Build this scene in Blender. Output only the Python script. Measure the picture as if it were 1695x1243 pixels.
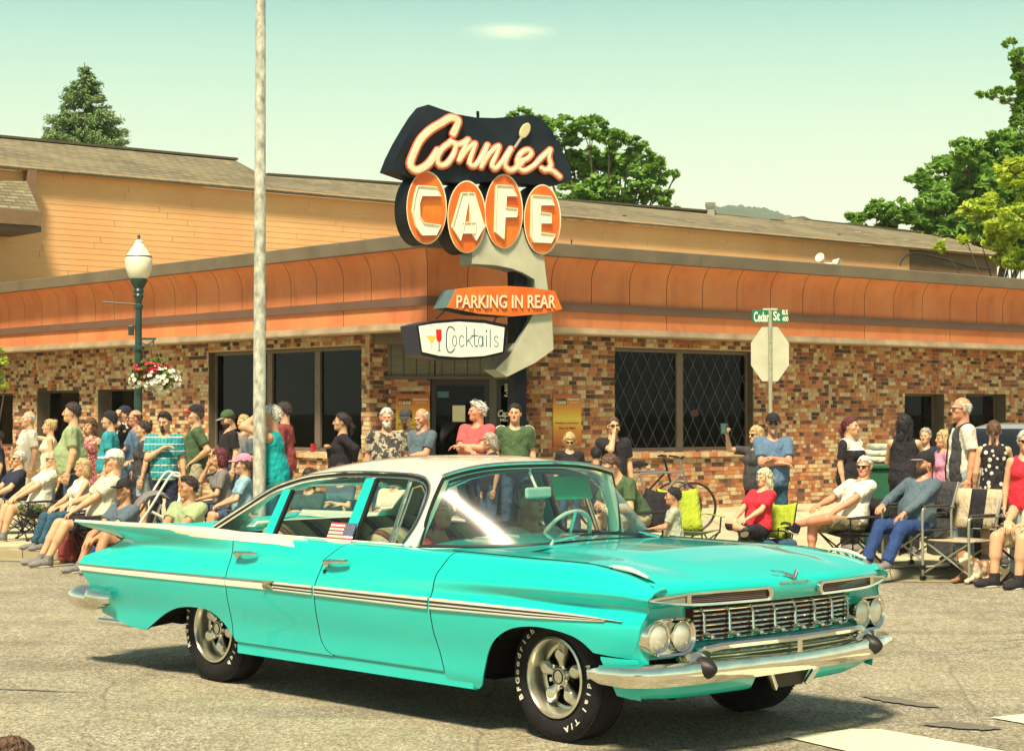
import bpy, bmesh, math, random
import numpy as np
from mathutils import Vector, Matrix
R_ = math.radians
for o in list(bpy.data.objects): bpy.data.objects.remove(o)
scn = bpy.context.scene
COL = scn.collection
random.seed(7); rng = np.random.default_rng(7)

# ------------------------------------------------------------------ camera, world, sun, exposure
FPX, HOR, CZ = 3150.0, 684.0, 1.70          # focal length in pixels of the photograph, horizon row, eye height
PIT = math.atan((HOR-621.5)/FPX)
cam_d = bpy.data.cameras.new('camera'); cam = bpy.data.objects.new('camera', cam_d); COL.objects.link(cam)
cam_d.sensor_width = 36; cam_d.lens = 36*FPX/1695; cam_d.clip_start = 0.1; cam_d.clip_end = 6000
cam.location = (0, 0, CZ); cam.rotation_euler = (math.pi/2+PIT, 0, 0)
scn.camera = cam
SUN_EL, SUN_AZ = 56, -165     # azimuth the light comes from, measured from +Y clockwise seen from above
w = bpy.data.worlds.new('World'); scn.world = w; w.use_nodes = True
nt = w.node_tree; nt.nodes.clear()
def wn(t, **k):
    n = nt.nodes.new(t)
    for a, b in k.items(): setattr(n, a, b)
    return n
wo = wn('ShaderNodeOutputWorld'); bg = wn('ShaderNodeBackground'); bg.inputs[1].default_value = 1.0
sky = wn('ShaderNodeTexSky', sky_type='NISHITA', sun_disc=False, sun_elevation=R_(SUN_EL), sun_rotation=R_(SUN_AZ))
sky.air_density = 1.4; sky.dust_density = 3.0; sky.altitude = 100
sc_ = wn('ShaderNodeVectorMath', operation='SCALE'); sc_.inputs['Scale'].default_value = 0.10
nt.links.new(sky.outputs[0], sc_.inputs[0])
tc = wn('ShaderNodeTexCoord'); sep = wn('ShaderNodeSeparateXYZ'); nt.links.new(tc.outputs['Generated'], sep.inputs[0])
ramp = wn('ShaderNodeValToRGB'); nt.links.new(sep.outputs['Z'], ramp.inputs[0])
cr = ramp.color_ramp
stops = [(0.0, (.80, .82, .62)), (.085, (.78, .83, .61)), (.125, (.66, .77, .56)), (.16, (.53, .71, .53)), (.192, (.39, .63, .50)), (.222, (.24, .49, .44)), (.42, (.15, .21, .22)), (1.0, (.19, .21, .24))]
cr.elements[0].position = stops[0][0]; cr.elements[0].color = stops[0][1]+(1,)
cr.elements[1].position = 1.0; cr.elements[1].color = stops[-1][1]+(1,)
for p_, c_ in stops[1:-1]:
    e = cr.elements.new(p_); e.color = c_+(1,)
mx = wn('ShaderNodeMix', data_type='RGBA'); mx.inputs[0].default_value = .93
nt.links.new(sc_.outputs[0], mx.inputs[6]); nt.links.new(ramp.outputs[0], mx.inputs[7])
# one thin wisp of cloud and very faint banks of haze
cm = wn('ShaderNodeMapping'); cm.inputs['Scale'].default_value = (5, 5, 42); nt.links.new(tc.outputs['Generated'], cm.inputs[0])
cn = wn('ShaderNodeTexNoise'); cn.inputs['Scale'].default_value = 2.2; cn.inputs['Detail'].default_value = 5; nt.links.new(cm.outputs[0], cn.inputs[0])
dist = wn('ShaderNodeVectorMath', operation='DISTANCE'); dm = wn('ShaderNodeMapping')
dm.inputs['Scale'].default_value = (42, 1, 190); nt.links.new(tc.outputs['Generated'], dm.inputs[0])
def sky_dir(px, py):
    v = Vector(((px-847.5)/FPX, 1, (621.5-py)/FPX)); v = Matrix.Rotation(PIT, 3, 'X') @ v; return v.normalized()
d0 = sky_dir(842, 55); dist.inputs[1].default_value = (d0.x*42, d0.y, d0.z*190); nt.links.new(dm.outputs[0], dist.inputs[0])
mr = wn('ShaderNodeMapRange'); mr.inputs[1].default_value = 0.15; mr.inputs[2].default_value = 1.15; mr.inputs[3].default_value = .75; mr.inputs[4].default_value = 0
nt.links.new(dist.outputs['Value'], mr.inputs[0])
cmul = wn('ShaderNodeMath', operation='MULTIPLY'); cmr = wn('ShaderNodeMapRange'); cmr.inputs[1].default_value = .3; cmr.inputs[2].default_value = .62
nt.links.new(cn.outputs[0], cmr.inputs[0]); nt.links.new(mr.outputs[0], cmul.inputs[0]); nt.links.new(cmr.outputs[0], cmul.inputs[1])
cmx = wn('ShaderNodeMix', data_type='RGBA'); cmx.inputs[7].default_value = (.95, .93, .62, 1)
nt.links.new(cmul.outputs[0], cmx.inputs[0]); nt.links.new(mx.outputs[2], cmx.inputs[6])
nt.links.new(cmx.outputs[2], bg.inputs[0]); nt.links.new(bg.outputs[0], wo.inputs[0])
sl = bpy.data.lights.new('sun', 'SUN'); sun = bpy.data.objects.new('sun', sl); COL.objects.link(sun)
sl.energy = 5.0; sl.angle = R_(10); sl.color = (1.0, .84, .60)
sdir = Vector((math.sin(R_(SUN_AZ))*math.cos(R_(SUN_EL)), math.cos(R_(SUN_AZ))*math.cos(R_(SUN_EL)), math.sin(R_(SUN_EL))))
sun.rotation_euler = sdir.to_track_quat('Z', 'Y').to_euler(); sun.location = (0, 0, 30)
vs = scn.view_settings; scn.display_settings.display_device = 'sRGB'; vs.view_transform = 'Standard'; vs.look = 'None'
vs.exposure = 0.56; vs.gamma = 1; vs.use_curve_mapping = False
try:
    scn.cycles.max_bounces = 8; scn.cycles.transparent_max_bounces = 16; scn.cycles.caustics_reflective = False; scn.cycles.caustics_refractive = False
    scn.cycles.sample_clamp_indirect = 6
except Exception: pass

# ------------------------------------------------------------------ geometry of the place
def ray(px, py):
    a = (px-847.5)/FPX; b = (621.5-py)/FPX
    return np.array([a, math.cos(PIT)-b*math.sin(PIT), math.sin(PIT)+b*math.cos(PIT)])
def at_depth(px, py, Y):
    d = ray(px, py); t = Y/d[1]; return Vector((d[0]*t, Y, CZ+d[2]*t))
def at_z(px, py, z):
    d = ray(px, py); t = (z-CZ)/d[2]; return Vector((d[0]*t, d[1]*t, z))
def road_z(y): return 0.0 if y < 14 else (-0.05*(y-14)/6 if y < 20 else -0.05)
def walk_z(y): return 0.08 if y < 24 else (0.08+0.02*(y-24)/8 if y < 32 else 0.10)
def kerb_y(x):
    pts = [(-30, 29), (-12, 24.0), (-6.2, 23.1), (-4.9, 22.6), (0, 21.4), (3.0, 20.4), (4, 20.1), (5.5, 20.2), (8, 21.4), (30, 34)]
    for (a, b), (c, d) in zip(pts, pts[1:]):
        if x <= c: return b+(d-b)*max(0, (x-a)/(c-a))
    return pts[-1][1]
def ground_z(x, y): return walk_z(y) if y > kerb_y(x) else road_z(y)
UD = Vector((.764, .645, 0)).normalized(); UN = Vector((.645, -.764, 0)).normalized()      # right facade: along, outward
WD = Vector((-.645, .764, 0)).normalized(); WN = Vector((-.764, -.645, 0)).normalized()    # left facade
class Wall:                                   # a vertical plane: local x along it, z up, n outward
    def __init__(s, o, d, n): s.o, s.d, s.n = Vector((o[0], o[1], 0)), d, n
    def pt(s, u, z, off=0.0): return s.o+s.d*u+s.n*off+Vector((0, 0, z))
    def px(s, px, py, off=0.0):               # where a line of sight meets the plane
        r = Vector(ray(px, py)); c = Vector((0, 0, CZ)); o = s.o+s.n*off
        t = (o-c).dot(s.n)/r.dot(s.n); p = c+r*t; return (p-o).dot(s.d), p.z
RW = Wall((3.41, 32.3), UD, UN)               # brick plane of the right facade
FC = Vector((-1.222, 27.60, 0))               # lower fascia corner
lw0 = FC - WN*.6
LW = Wall((lw0.x, lw0.y), WD, WN)

# ------------------------------------------------------------------ materials
MATS = {}
def new_mat(name):
    m = bpy.data.materials.new(name); m.use_nodes = True; t = m.node_tree
    return m, t, t.nodes['Principled BSDF']
def link(t, a, b): t.links.new(a, b)
def nd(t, ty, ins=None, **k):
    n = t.nodes.new(ty)
    for a, b in k.items(): setattr(n, a, b)
    for a, b in (ins or {}).items():
        if isinstance(b, bpy.types.NodeSocket): t.links.new(b, n.inputs[a])
        else: n.inputs[a].default_value = b
    return n
def mixc(t, f, a, b, bt='MIX'):
    n = t.nodes.new('ShaderNodeMix'); n.data_type = 'RGBA'; n.blend_type = bt
    for i, v in ((0, f), (6, a), (7, b)):
        if isinstance(v, bpy.types.NodeSocket): t.links.new(v, n.inputs[i])
        else: n.inputs[i].default_value = v if i == 0 or len(v) == 4 else tuple(v)+(1,)
    return n.outputs[2]
def ramp_(t, fac, stops):
    n = t.nodes.new('ShaderNodeValToRGB'); t.links.new(fac, n.inputs[0]); c = n.color_ramp
    while len(c.elements) < len(stops): c.elements.new(.5)
    for e, (p, v) in zip(c.elements, stops):
        e.position = p; e.color = (v, v, v, 1) if not isinstance(v, (tuple, list)) else tuple(v)+(1,)
    return n.outputs[0]
def noise_(t, scale, detail=3, rough=.55, coord='Object', vec=None, sc=None):
    if vec is None: vec = nd(t, 'ShaderNodeTexCoord').outputs[coord]
    if sc is not None: vec = nd(t, 'ShaderNodeMapping', {0: vec, 'Scale': sc}).outputs[0]
    return nd(t, 'ShaderNodeTexNoise', {'Vector': vec, 'Scale': scale, 'Detail': detail, 'Roughness': rough}).outputs[0]
def bump_(t, h, s, d=.02, bsdf=None):
    b = nd(t, 'ShaderNodeBump', {'Height': h, 'Strength': s, 'Distance': d})
    if bsdf: t.links.new(b.outputs[0], bsdf.inputs['Normal'])
    return b.outputs[0]
def mat(name, col, rough=.6, metal=0.0, var=.12, vs_=6.0, bump=0.0, bs=60.0, coat=0.0, spec=None, coord='Object', sc=None, emit=None):
    key = (name,)
    if key in MATS: return MATS[key]
    m, t, b = new_mat(name)
    n = noise_(t, vs_, 4, coord=coord, sc=sc)
    lo = tuple(c*(1-var) for c in col); hi = tuple(min(1, c*(1+var)) for c in col)
    f = ramp_(t, n, [(.3, 0.0), (.7, 1.0)])
    link(t, mixc(t, f, lo, hi), b.inputs['Base Color'])
    b.inputs['Roughness'].default_value = rough; b.inputs['Metallic'].default_value = metal
    if coat: b.inputs['Coat Weight'].default_value = coat; b.inputs['Coat Roughness'].default_value = .04
    if spec is not None: b.inputs['Specular IOR Level'].default_value = spec
    if bump: bump_(t, noise_(t, bs, 3, coord=coord, sc=sc), bump, .01, b)
    if emit: b.inputs['Emission Color'].default_value = tuple(emit[0])+(1,); b.inputs['Emission Strength'].default_value = emit[1]
    MATS[key] = m; return m

# ------------------------------------------------------------------ object helpers
def tag(o, label=None, cat=None, group=None, kind=None):
    if label: o['label'] = label
    if cat: o['category'] = cat
    if group: o['group'] = group
    if kind: o['kind'] = kind
    return o
def empty(name, loc=(0, 0, 0), rz=0, label=None, cat=None, group=None, kind=None, s=1):
    o = bpy.data.objects.new(name, None); COL.objects.link(o); o.location = loc; o.rotation_euler = (0, 0, rz); o.scale = (s, s, s)
    o.empty_display_size = .1
    return tag(o, label, cat, group, kind)
class MB:
    def __init__(s): s.v = []; s.f = []; s.m = []; s.col = None
    def add(s, vs, fs, m=0):
        k = len(s.v); s.v.extend([tuple(v) for v in vs]); s.f.extend([tuple(i+k for i in f) for f in fs]); s.m.extend([m]*len(fs)); return s
    def box(s, c, h, M=None, m=0, rz=0):
        M = M or Matrix.Rotation(rz, 3, 'Z'); c = Vector(c)
        vs = [c+M@Vector((x*h[0], y*h[1], z*h[2])) for x in (-1, 1) for y in (-1, 1) for z in (-1, 1)]
        return s.add(vs, [(0, 1, 3, 2), (4, 6, 7, 5), (0, 4, 5, 1), (2, 3, 7, 6), (0, 2, 6, 4), (1, 5, 7, 3)], m)
    def bar(s, a, b, wd, th, up=(0, 0, 1), m=0):
        a, b = Vector(a), Vector(b); d = b-a; L = d.length; d.normalize(); up = Vector(up)
        x = d.cross(up)
        if x.length < 1e-4: x = d.cross(Vector((1, 0, 0)))
        x.normalize(); y = x.cross(d); M = Matrix((x, y, d)).transposed()
        return s.box((a+b)/2, (wd/2, th/2, L/2), M, m)
    def tube(s, pts, r, n=8, m=0, cap=True, sx=1.0):
        pts = [Vector(p) for p in pts]; rs = r if isinstance(r, (list, tuple)) else [r]*len(pts); rings = []
        T = (pts[1]-pts[0]).normalized(); ref = Vector((0, 0, 1)) if abs(T.z) < .9 else Vector((1, 0, 0))
        X = T.cross(ref).normalized()
        for i, p in enumerate(pts):
            a = pts[max(0, i-1)]; b = pts[min(len(pts)-1, i+1)]; T = (b-a).normalized()
            X = (X-T*X.dot(T)).normalized(); Y = T.cross(X)
            rings.append([p+(X*math.cos(2*math.pi*j/n)*sx+Y*math.sin(2*math.pi*j/n))*rs[i] for j in range(n)])
        vs = [v for r_ in rings for v in r_]; fs = []
        for i in range(len(pts)-1):
            for j in range(n):
                k = (j+1) % n; fs.append((i*n+j, i*n+k, (i+1)*n+k, (i+1)*n+j))
        if cap: fs.append(tuple(range(n))[::-1]); fs.append(tuple((len(pts)-1)*n+j for j in range(n)))
        return s.add(vs, fs, m)
    def lathe(s, prof, c=(0, 0, 0), n=24, m=0, axis='Z'):
        vs = []; fs = []
        for (r, z) in prof:
            for j in range(n):
                a = 2*math.pi*j/n; p = Vector((r*math.cos(a), r*math.sin(a), z))
                if axis == 'Y': p = Vector((p.x, p.z, p.y))
                if axis == 'X': p = Vector((p.z, p.x, p.y))
                vs.append(p+Vector(c))
        for i in range(len(prof)-1):
            for j in range(n):
                k = (j+1) % n; q = (i*n+j, i*n+k, (i+1)*n+k, (i+1)*n+j)
                fs.append(q if axis != 'Y' else q[::-1])
        return s.add(vs, fs, m)
    def grid(s, P, m=0, close=False, flip=False):      # P: rows of points
        nr, nc = len(P), len(P[0]); vs = [v for r in P for v in r]; fs = []
        for i in range(nr-1):
            for j in range(nc-1 if not close else nc):
                k = (j+1) % nc; q = (i*nc+j, i*nc+k, (i+1)*nc+k, (i+1)*nc+j); fs.append(q[::-1] if flip else q)
        return s.add(vs, fs, m)
    def prism(s, poly, f, d, m=0, ms=None):            # poly of (u,z); f(u,z,off)->point; front at off 0, back at -d
        n = len(poly); vs = [f(u, z, 0) for u, z in poly]+[f(u, z, -d) for u, z in poly]
        k = len(s.v); s.add(vs, [tuple(range(n)), tuple(range(n, 2*n))[::-1]], m)
        fs = [(i, i+n, (i+1) % n+n, (i+1) % n) for i in range(n)]
        s.f.extend([tuple(a+k for a in q) for q in fs]); s.m.extend([m if ms is None else ms]*n); return s
    def mesh(s, name, mats):
        me = bpy.data.meshes.new(name); me.from_pydata([tuple(v) for v in s.v], [], s.f)
        for m_ in (mats if isinstance(mats, (list, tuple)) else [mats]): me.materials.append(m_)
        if any(s.m): me.polygons.foreach_set('material_index', s.m)
        return me
    def build(s, name, mats, parent=None, smooth=False, bevel=0, fix=True, solid=0, **tg):
        me = s.mesh(name, mats)
        if fix:
            bm = bmesh.new(); bm.from_mesh(me)
            bmesh.ops.recalc_face_normals(bm, faces=bm.faces); bm.to_mesh(me); bm.free()
        return put(name, me, parent, smooth, bevel, solid, **tg)
def put(name, me, parent=None, smooth=False, bevel=0, solid=0, loc=None, **tg):
    o = bpy.data.objects.new(name, me); COL.objects.link(o)
    if parent: o.parent = parent
    if loc is not None: o.location = loc
    if smooth:
        me.polygons.foreach_set('use_smooth', [True]*len(me.polygons))
        if smooth != 'all':
            try: me.set_sharp_from_angle(angle=R_(38))
            except Exception: pass
    if solid:
        md = o.modifiers.new('solid', 'SOLIDIFY'); md.thickness = abs(solid); md.offset = -1 if solid > 0 else 1
    if bevel:
        md = o.modifiers.new('bevel', 'BEVEL'); md.width = bevel; md.segments = 2; md.limit_method = 'ANGLE'; md.angle_limit = R_(40)
    tag(o, **{k: v for k, v in tg.items() if k in ('label', 'cat', 'group', 'kind')})
    return o
def copy_tree(o, parent=None):
    c = o.copy(); COL.objects.link(c); c.parent = parent
    for ch in list(o.children): copy_tree(ch, c)
    return c
def smoothpath(pts, n=6, closed=False):
    P = [Vector(p) for p in pts]; out = []; N = len(P)
    rng_ = range(N if closed else N-1)
    for i in rng_:
        g = (lambda k: P[k % N]) if closed else (lambda k: P[min(max(k, 0), N-1)])
        p0, p1, p2, p3 = g(i-1), g(i), g(i+1), g(i+2)
        for j in range(n):
            t = j/n
            out.append(.5*((2*p1)+(p2-p0)*t+(2*p0-5*p1+4*p2-p3)*t*t+(3*p1-p0-3*p2+p3)*t**3))
    if not closed: out.append(P[-1])
    return out
def text_mesh(txt, size, extrude=.002, spacing=1.0, shear=0, bold=0.0, xs=1.0):
    cu = bpy.data.curves.new('t', 'FONT'); cu.body = txt; cu.size = size; cu.extrude = extrude; cu.space_character = spacing; cu.shear = shear
    cu.offset = bold; cu.align_x = 'CENTER'; cu.align_y = 'CENTER'; cu.resolution_u = 3
    o = bpy.data.objects.new('t', cu); COL.objects.link(o); dg = bpy.context.evaluated_depsgraph_get(); dg.update()
    me = bpy.data.meshes.new_from_object(o.evaluated_get(dg)); bpy.data.objects.remove(o)
    V = [Vector((v.co.x*xs, v.co.y, v.co.z)) for v in me.vertices]; F = [tuple(p.vertices) for p in me.polygons]
    bpy.data.meshes.remove(me); return V, F

def islands(V, F):
    p = list(range(len(V)))
    def fd(i):
        while p[i] != i: p[i] = p[p[i]]; i = p[i]
        return i
    for f in F:
        for a in f[1:]: p[fd(a)] = fd(f[0])
    G = {}
    for f in F: G.setdefault(fd(f[0]), []).append(f)
    out = []
    for fs in G.values():
        ids = sorted({i for f in fs for i in f}); mp = {i: k for k, i in enumerate(ids)}; out.append(([V[i] for i in ids], [tuple(mp[i] for i in f) for f in fs]))
    return out

# ------------------------------------------------------------------ signed distance fields -> smooth meshes
class Field:
    def __init__(s, lo, hi, h, big=.25):
        s.lo = np.array(lo, float); s.h = h; s.n = np.maximum(4, np.ceil((np.array(hi)-s.lo)/h).astype(int)+1)
        s.F = np.full(tuple(s.n), big); s.ax = [s.lo[i]+h*np.arange(s.n[i]) for i in range(3)]
    def add(s, fn, lo, hi, k=.0, op='u'):
        pad = k+2*s.h+.01
        a = np.clip(np.floor((np.array(lo)-pad-s.lo)/s.h).astype(int), 0, s.n); b = np.clip(np.ceil((np.array(hi)+pad-s.lo)/s.h).astype(int)+1, 0, s.n)
        if (b <= a).any(): return s
        sl = tuple(slice(a[i], b[i]) for i in range(3))
        X = s.ax[0][a[0]:b[0]][:, None, None]; Y = s.ax[1][a[1]:b[1]][None, :, None]; Z = s.ax[2][a[2]:b[2]][None, None, :]
        d = fn(X, Y, Z); A = s.F[sl]
        if op == 'u':
            if k > 0: hh = np.maximum(k-np.abs(A-d), 0)/k; s.F[sl] = np.minimum(A, d)-hh*hh*k*.25
            else: s.F[sl] = np.minimum(A, d)
        else:
            d = -d
            if k > 0: hh = np.maximum(k-np.abs(A-d), 0)/k; s.F[sl] = np.maximum(A, d)+hh*hh*k*.25
            else: s.F[sl] = np.maximum(A, d)
        return s
    def cone(s, a, b, ra, rb, k=.03, cut0=False, cut1=False, op='u', sq=None):
        a = np.array(a, float); b = np.array(b, float); ba = b-a; L2 = max(ba.dot(ba), 1e-9); L = math.sqrt(L2)
        def fn(X, Y, Z):
            x, y, z = X-a[0], Y-a[1], Z-a[2]; u = (x*ba[0]+y*ba[1]+z*ba[2])/L2; t = np.clip(u, 0, 1)
            d = np.sqrt((x-t*ba[0])**2+(y-t*ba[1])**2+(z-t*ba[2])**2)-(ra+(rb-ra)*t)
            if cut1: d = np.maximum(d, (u-1)*L)
            if cut0: d = np.maximum(d, -u*L)
            return d
        m = max(ra, rb); return s.add(fn, np.minimum(a, b)-m, np.maximum(a, b)+m, k, op)
    def ell(s, c, r, k=.04, Rm=None, op='u'):
        c = np.array(c, float); r = np.array(r, float); Q = np.eye(3) if Rm is None else np.array(Rm)
        def fn(X, Y, Z):
            x, y, z = X-c[0], Y-c[1], Z-c[2]
            p = [x*Q[0, i]+y*Q[1, i]+z*Q[2, i] for i in range(3)]
            k0 = np.sqrt(sum((p[i]/r[i])**2 for i in range(3)))+1e-9; k1 = np.sqrt(sum((p[i]/r[i]**2)**2 for i in range(3)))+1e-9
            return k0*(k0-1)/k1
        m = max(r); return s.add(fn, c-m, c+m, k, op)
    def rbox(s, c, hf, r, k=0, Rm=None, op='u'):
        c = np.array(c, float); Q = np.eye(3) if Rm is None else np.array(Rm)
        def fn(X, Y, Z):
            x, y, z = X-c[0], Y-c[1], Z-c[2]
            q = [np.abs(x*Q[0, i]+y*Q[1, i]+z*Q[2, i])-(hf[i]-r) for i in range(3)]
            return np.sqrt(sum(np.maximum(a_, 0)**2 for a_ in q))+np.minimum(np.maximum(np.maximum(q[0], q[1]), q[2]), 0)-r
        m = max(hf)*1.8; return s.add(fn, c-m, c+m, k, op)
    def cut(s, n, c):                                   # keep n.p <= c
        X = s.ax[0][:, None, None]; Y = s.ax[1][None, :, None]; Z = s.ax[2][None, None, :]
        s.F = np.maximum(s.F, n[0]*X+n[1]*Y+n[2]*Z-c); return s
    def wob(s, amp, fr, ph=0.0):
        X = s.ax[0][:, None, None]; Y = s.ax[1][None, :, None]; Z = s.ax[2][None, None, :]
        s.F = s.F+amp*(np.sin(X*fr+ph+2*np.sin(Z*fr*.6+ph))*np.sin(Y*fr*.8+1.7*ph)*.6+np.sin(Z*fr*1.3+ph*2.1+1.5*np.sin(X*fr*.9))*.5); return s
    def mesh(s):
        F = s.F; F = F.copy(); n = F.shape
        F[0] = F[-1] = .1; F[:, 0] = F[:, -1] = .1; F[:, :, 0] = F[:, :, -1] = .1
        S = F < 0; cs = tuple(k-1 for k in n); acc = np.zeros(cs+(3,)); cnt = np.zeros(cs); faces = []
        eds = []
        for ax in range(3):
            A = [slice(None)]*3; B = [slice(None)]*3; A[ax] = slice(0, -1); B[ax] = slice(1, None); A, B = tuple(A), tuple(B)
            I = np.argwhere(S[A] != S[B])
            o1, o2 = [i for i in range(3) if i != ax]
            I = I[(I[:, o1] > 0) & (I[:, o2] > 0) & (I[:, o1] < n[o1]-1) & (I[:, o2] < n[o2]-1)]
            if len(I) == 0: eds.append(None); continue
            J = I.copy(); J[:, ax] += 1; fa = F[tuple(I.T)]; fb = F[tuple(J.T)]; t = fa/(fa-fb)
            P = I.astype(float); P[:, ax] += t
            for d1 in (0, 1):
                for d2 in (0, 1):
                    C = I.copy(); C[:, o1] -= d1; C[:, o2] -= d2
                    fl = np.ravel_multi_index(tuple(C.T), cs)
                    for q in range(3): np.add.at(acc.reshape(-1, 3)[:, q], fl, P[:, q])
                    np.add.at(cnt.reshape(-1), fl, 1)
            eds.append((I, fa < 0, o1, o2))
        idx = -np.ones(cs, int); m = cnt > 0; idx[m] = np.arange(m.sum())
        V = acc[m]/cnt[m][:, None]*s.h+s.lo
        for ax in range(3):
            if eds[ax] is None: continue
            I, inside, o1, o2 = eds[ax]
            def c(d1, d2):
                C = I.copy(); C[:, o1] -= d1; C[:, o2] -= d2; return idx[tuple(C.T)]
            q = np.stack([c(1, 1), c(0, 1), c(0, 0), c(1, 0)], 1)
            fl = inside if ax != 1 else ~inside
            q[~fl] = q[~fl][:, ::-1]; faces.append(q)
        Fc = np.concatenate(faces) if faces else np.zeros((0, 4), int)
        return V, Fc
def np_mesh(name, V, Fc, mats, smooth=True, mi=None):
    me = bpy.data.meshes.new(name); me.vertices.add(len(V)); me.vertices.foreach_set('co', np.asarray(V, dtype=np.float32).ravel())
    nf = len(Fc); k = Fc.shape[1] if nf else 4
    me.loops.add(nf*k); me.loops.foreach_set('vertex_index', Fc.astype(np.int32).ravel())
    me.polygons.add(nf); me.polygons.foreach_set('loop_start', np.arange(0, nf*k, k, dtype=np.int32))
    try: me.polygons.foreach_set('loop_total', np.full(nf, k, dtype=np.int32))
    except Exception: pass
    if smooth: me.polygons.foreach_set('use_smooth', np.ones(nf, bool))
    if mi is not None: me.polygons.foreach_set('material_index', np.asarray(mi, dtype=np.int32))
    for m_ in (mats if isinstance(mats, (list, tuple)) else [mats]): me.materials.append(m_)
    me.update(); return me
# ------------------------------------------------------------------ ground, road, pavement
def m_asphalt():
    m, t, b = new_mat('asphalt'); g = nd(t, 'ShaderNodeTexCoord').outputs['Object']
    big = noise_(t, .35, 5, vec=g); mid = noise_(t, 3.2, 5, .65, vec=g, sc=(1, .45, 1)); fine = noise_(t, 42, 3, .7, vec=g, sc=(1, .55, 1)); fine2 = noise_(t, 120, 2, .6, vec=g)
    f = nd(t, 'ShaderNodeMath', {0: nd(t, 'ShaderNodeMath', {0: fine, 1: fine2}, operation='ADD').outputs[0], 1: .5}, operation='MULTIPLY').outputs[0]
    c = mixc(t, ramp_(t, f, [(.40, 0.0), (.60, 1.0)]), (.075, .070, .055), (.66, .61, .43))
    gr2 = noise_(t, 17, 3, .6, vec=g, sc=(1, .5, 1)); c = mixc(t, ramp_(t, gr2, [(.40, .42), (.56, 0.0)]), c, (.10, .092, .07))
    c = mixc(t, ramp_(t, mid, [(.35, .45), (.6, 0.0)]), c, (.13, .11, .05))
    c = mixc(t, ramp_(t, big, [(.4, .0), (.75, .5)]), c, (.46, .41, .25))
    trk = noise_(t, .9, 3, .5, vec=g, sc=(.35, 1.6, 1)); c = mixc(t, ramp_(t, trk, [(.52, 0.0), (.66, .42)]), c, (.11, .10, .08))
    sp = nd(t, 'ShaderNodeTexVoronoi', {'Vector': g, 'Scale': 85.0}).outputs[1]; spb = nd(t, 'ShaderNodeSeparateXYZ', {0: sp}).outputs[0]; c = mixc(t, ramp_(t, spb, [(.80, 0.0), (.88, .35)]), c, (.80, .74, .55)); c = mixc(t, ramp_(t, spb, [(.12, .38), (.2, 0.0)]), c, (.05, .045, .04))
    v = nd(t, 'ShaderNodeTexVoronoi', {'Vector': nd(t, 'ShaderNodeMapping', {0: nd(t, 'ShaderNodeMixRGB', {0: .12, 1: g, 2: nd(t, 'ShaderNodeTexNoise', {'Vector': g, 'Scale': 1.1}).outputs[1]}).outputs[0], 'Scale': (.33, .21, 1)}).outputs[0], 'Scale': 1.0}, feature='DISTANCE_TO_EDGE').outputs[0]
    crk = ramp_(t, v, [(.0, .35), (.004, .0)])
    c = mixc(t, crk, c, (.03, .028, .03)); link(t, c, b.inputs['Base Color'])
    b.inputs['Roughness'].default_value = .85; bump_(t, f, .55, .02, b); return m
asphalt = m_asphalt()
def sheet(name, ys, xs_fn, zfn, m, nx=24, kind='structure'):
    mb = MB(); P = []
    for y in ys:
        x0, x1 = xs_fn(y); P.append([(x0+(x1-x0)*j/nx, y, zfn(y)) for j in range(nx+1)])
    mb.grid(P); o = mb.build(name, m); tag(o, kind=kind); return o
sheet('road', [-40, -5, 4, 8, 11, 14, 17, 20, 24, 40], lambda y: (-70, 70), road_z, asphalt)
gm = mat('far_ground_earth', (.12, .11, .06), .95, vs_=.05)
mb = MB(); mb.grid([[(-3000, -3000, -.6), (3000, -3000, -.6)], [(-3000, 4000, -.6), (3000, 4000, -.6)]]); mb.build('ground', gm, kind='structure')
def m_conc():
    m, t, b = new_mat('pavement_concrete'); g = nd(t, 'ShaderNodeTexCoord').outputs['Object']
    n = noise_(t, .9, 6, .6, vec=g); f = noise_(t, 50, 3, vec=g)
    c = mixc(t, ramp_(t, n, [(.35, 0.0), (.65, 1.0)]), (.47, .43, .27), (.68, .62, .40))
    c = mixc(t, ramp_(t, f, [(.4, .22), (.62, 0.0)]), c, (.28, .25, .15)); link(t, c, b.inputs['Base Color']); b.inputs['Roughness'].default_value = .85
    bump_(t, f, .15, .01, b); return m
conc = m_conc(); kerbm = mat('kerb_concrete', (.36, .32, .19), .9, vs_=5, bump=.3); rampm = mat('ramp_concrete', (.30, .27, .19), .9, vs_=3, bump=.2)
# pavement: slabs with recessed joints, behind the kerb line
mb = MB(); xs = [-30+1.5*i for i in range(41)]; G = .006
rows = [0.16, 1.6, 3.1, 4.6, 6.1, 7.6, 9.1, 12, 18, 30]
joint = MB()
P = [[(x, kerb_y(x)+r_, walk_z(kerb_y(x)+r_)-.012) for x in xs] for r_ in [.0]+rows]; joint.grid(P); joint.build('pavement_bed', mat('joint_grit', (.12, .10, .06), .95), kind='structure')
pv = empty('pavement', kind='structure')
for a, b in zip(rows[:-1], rows[1:]):
    for x0, x1 in zip(xs[:-1], xs[1:]):
        if x0 < -12 or x1 > 14: continue
        q = MB(); c = [(x0+G, kerb_y(x0)+a+G), (x1-G, kerb_y(x1)+a+G), (x1-G, kerb_y(x1)+b-G), (x0+G, kerb_y(x0)+b-G)]
        q.add([(x, y, walk_z(y)+.002*math.sin(x*7+y)) for x, y in c]+[(x, y, walk_z(y)-.02) for x, y in c], [(0, 1, 2, 3), (0, 4, 5, 1), (1, 5, 6, 2), (2, 6, 7, 3), (3, 7, 4, 0)])
        q.build('paving_slab', conc, pv, fix=False)
kb = empty('kerb', kind='structure')
xk = [-14+.9*i for i in range(32)]
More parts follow.
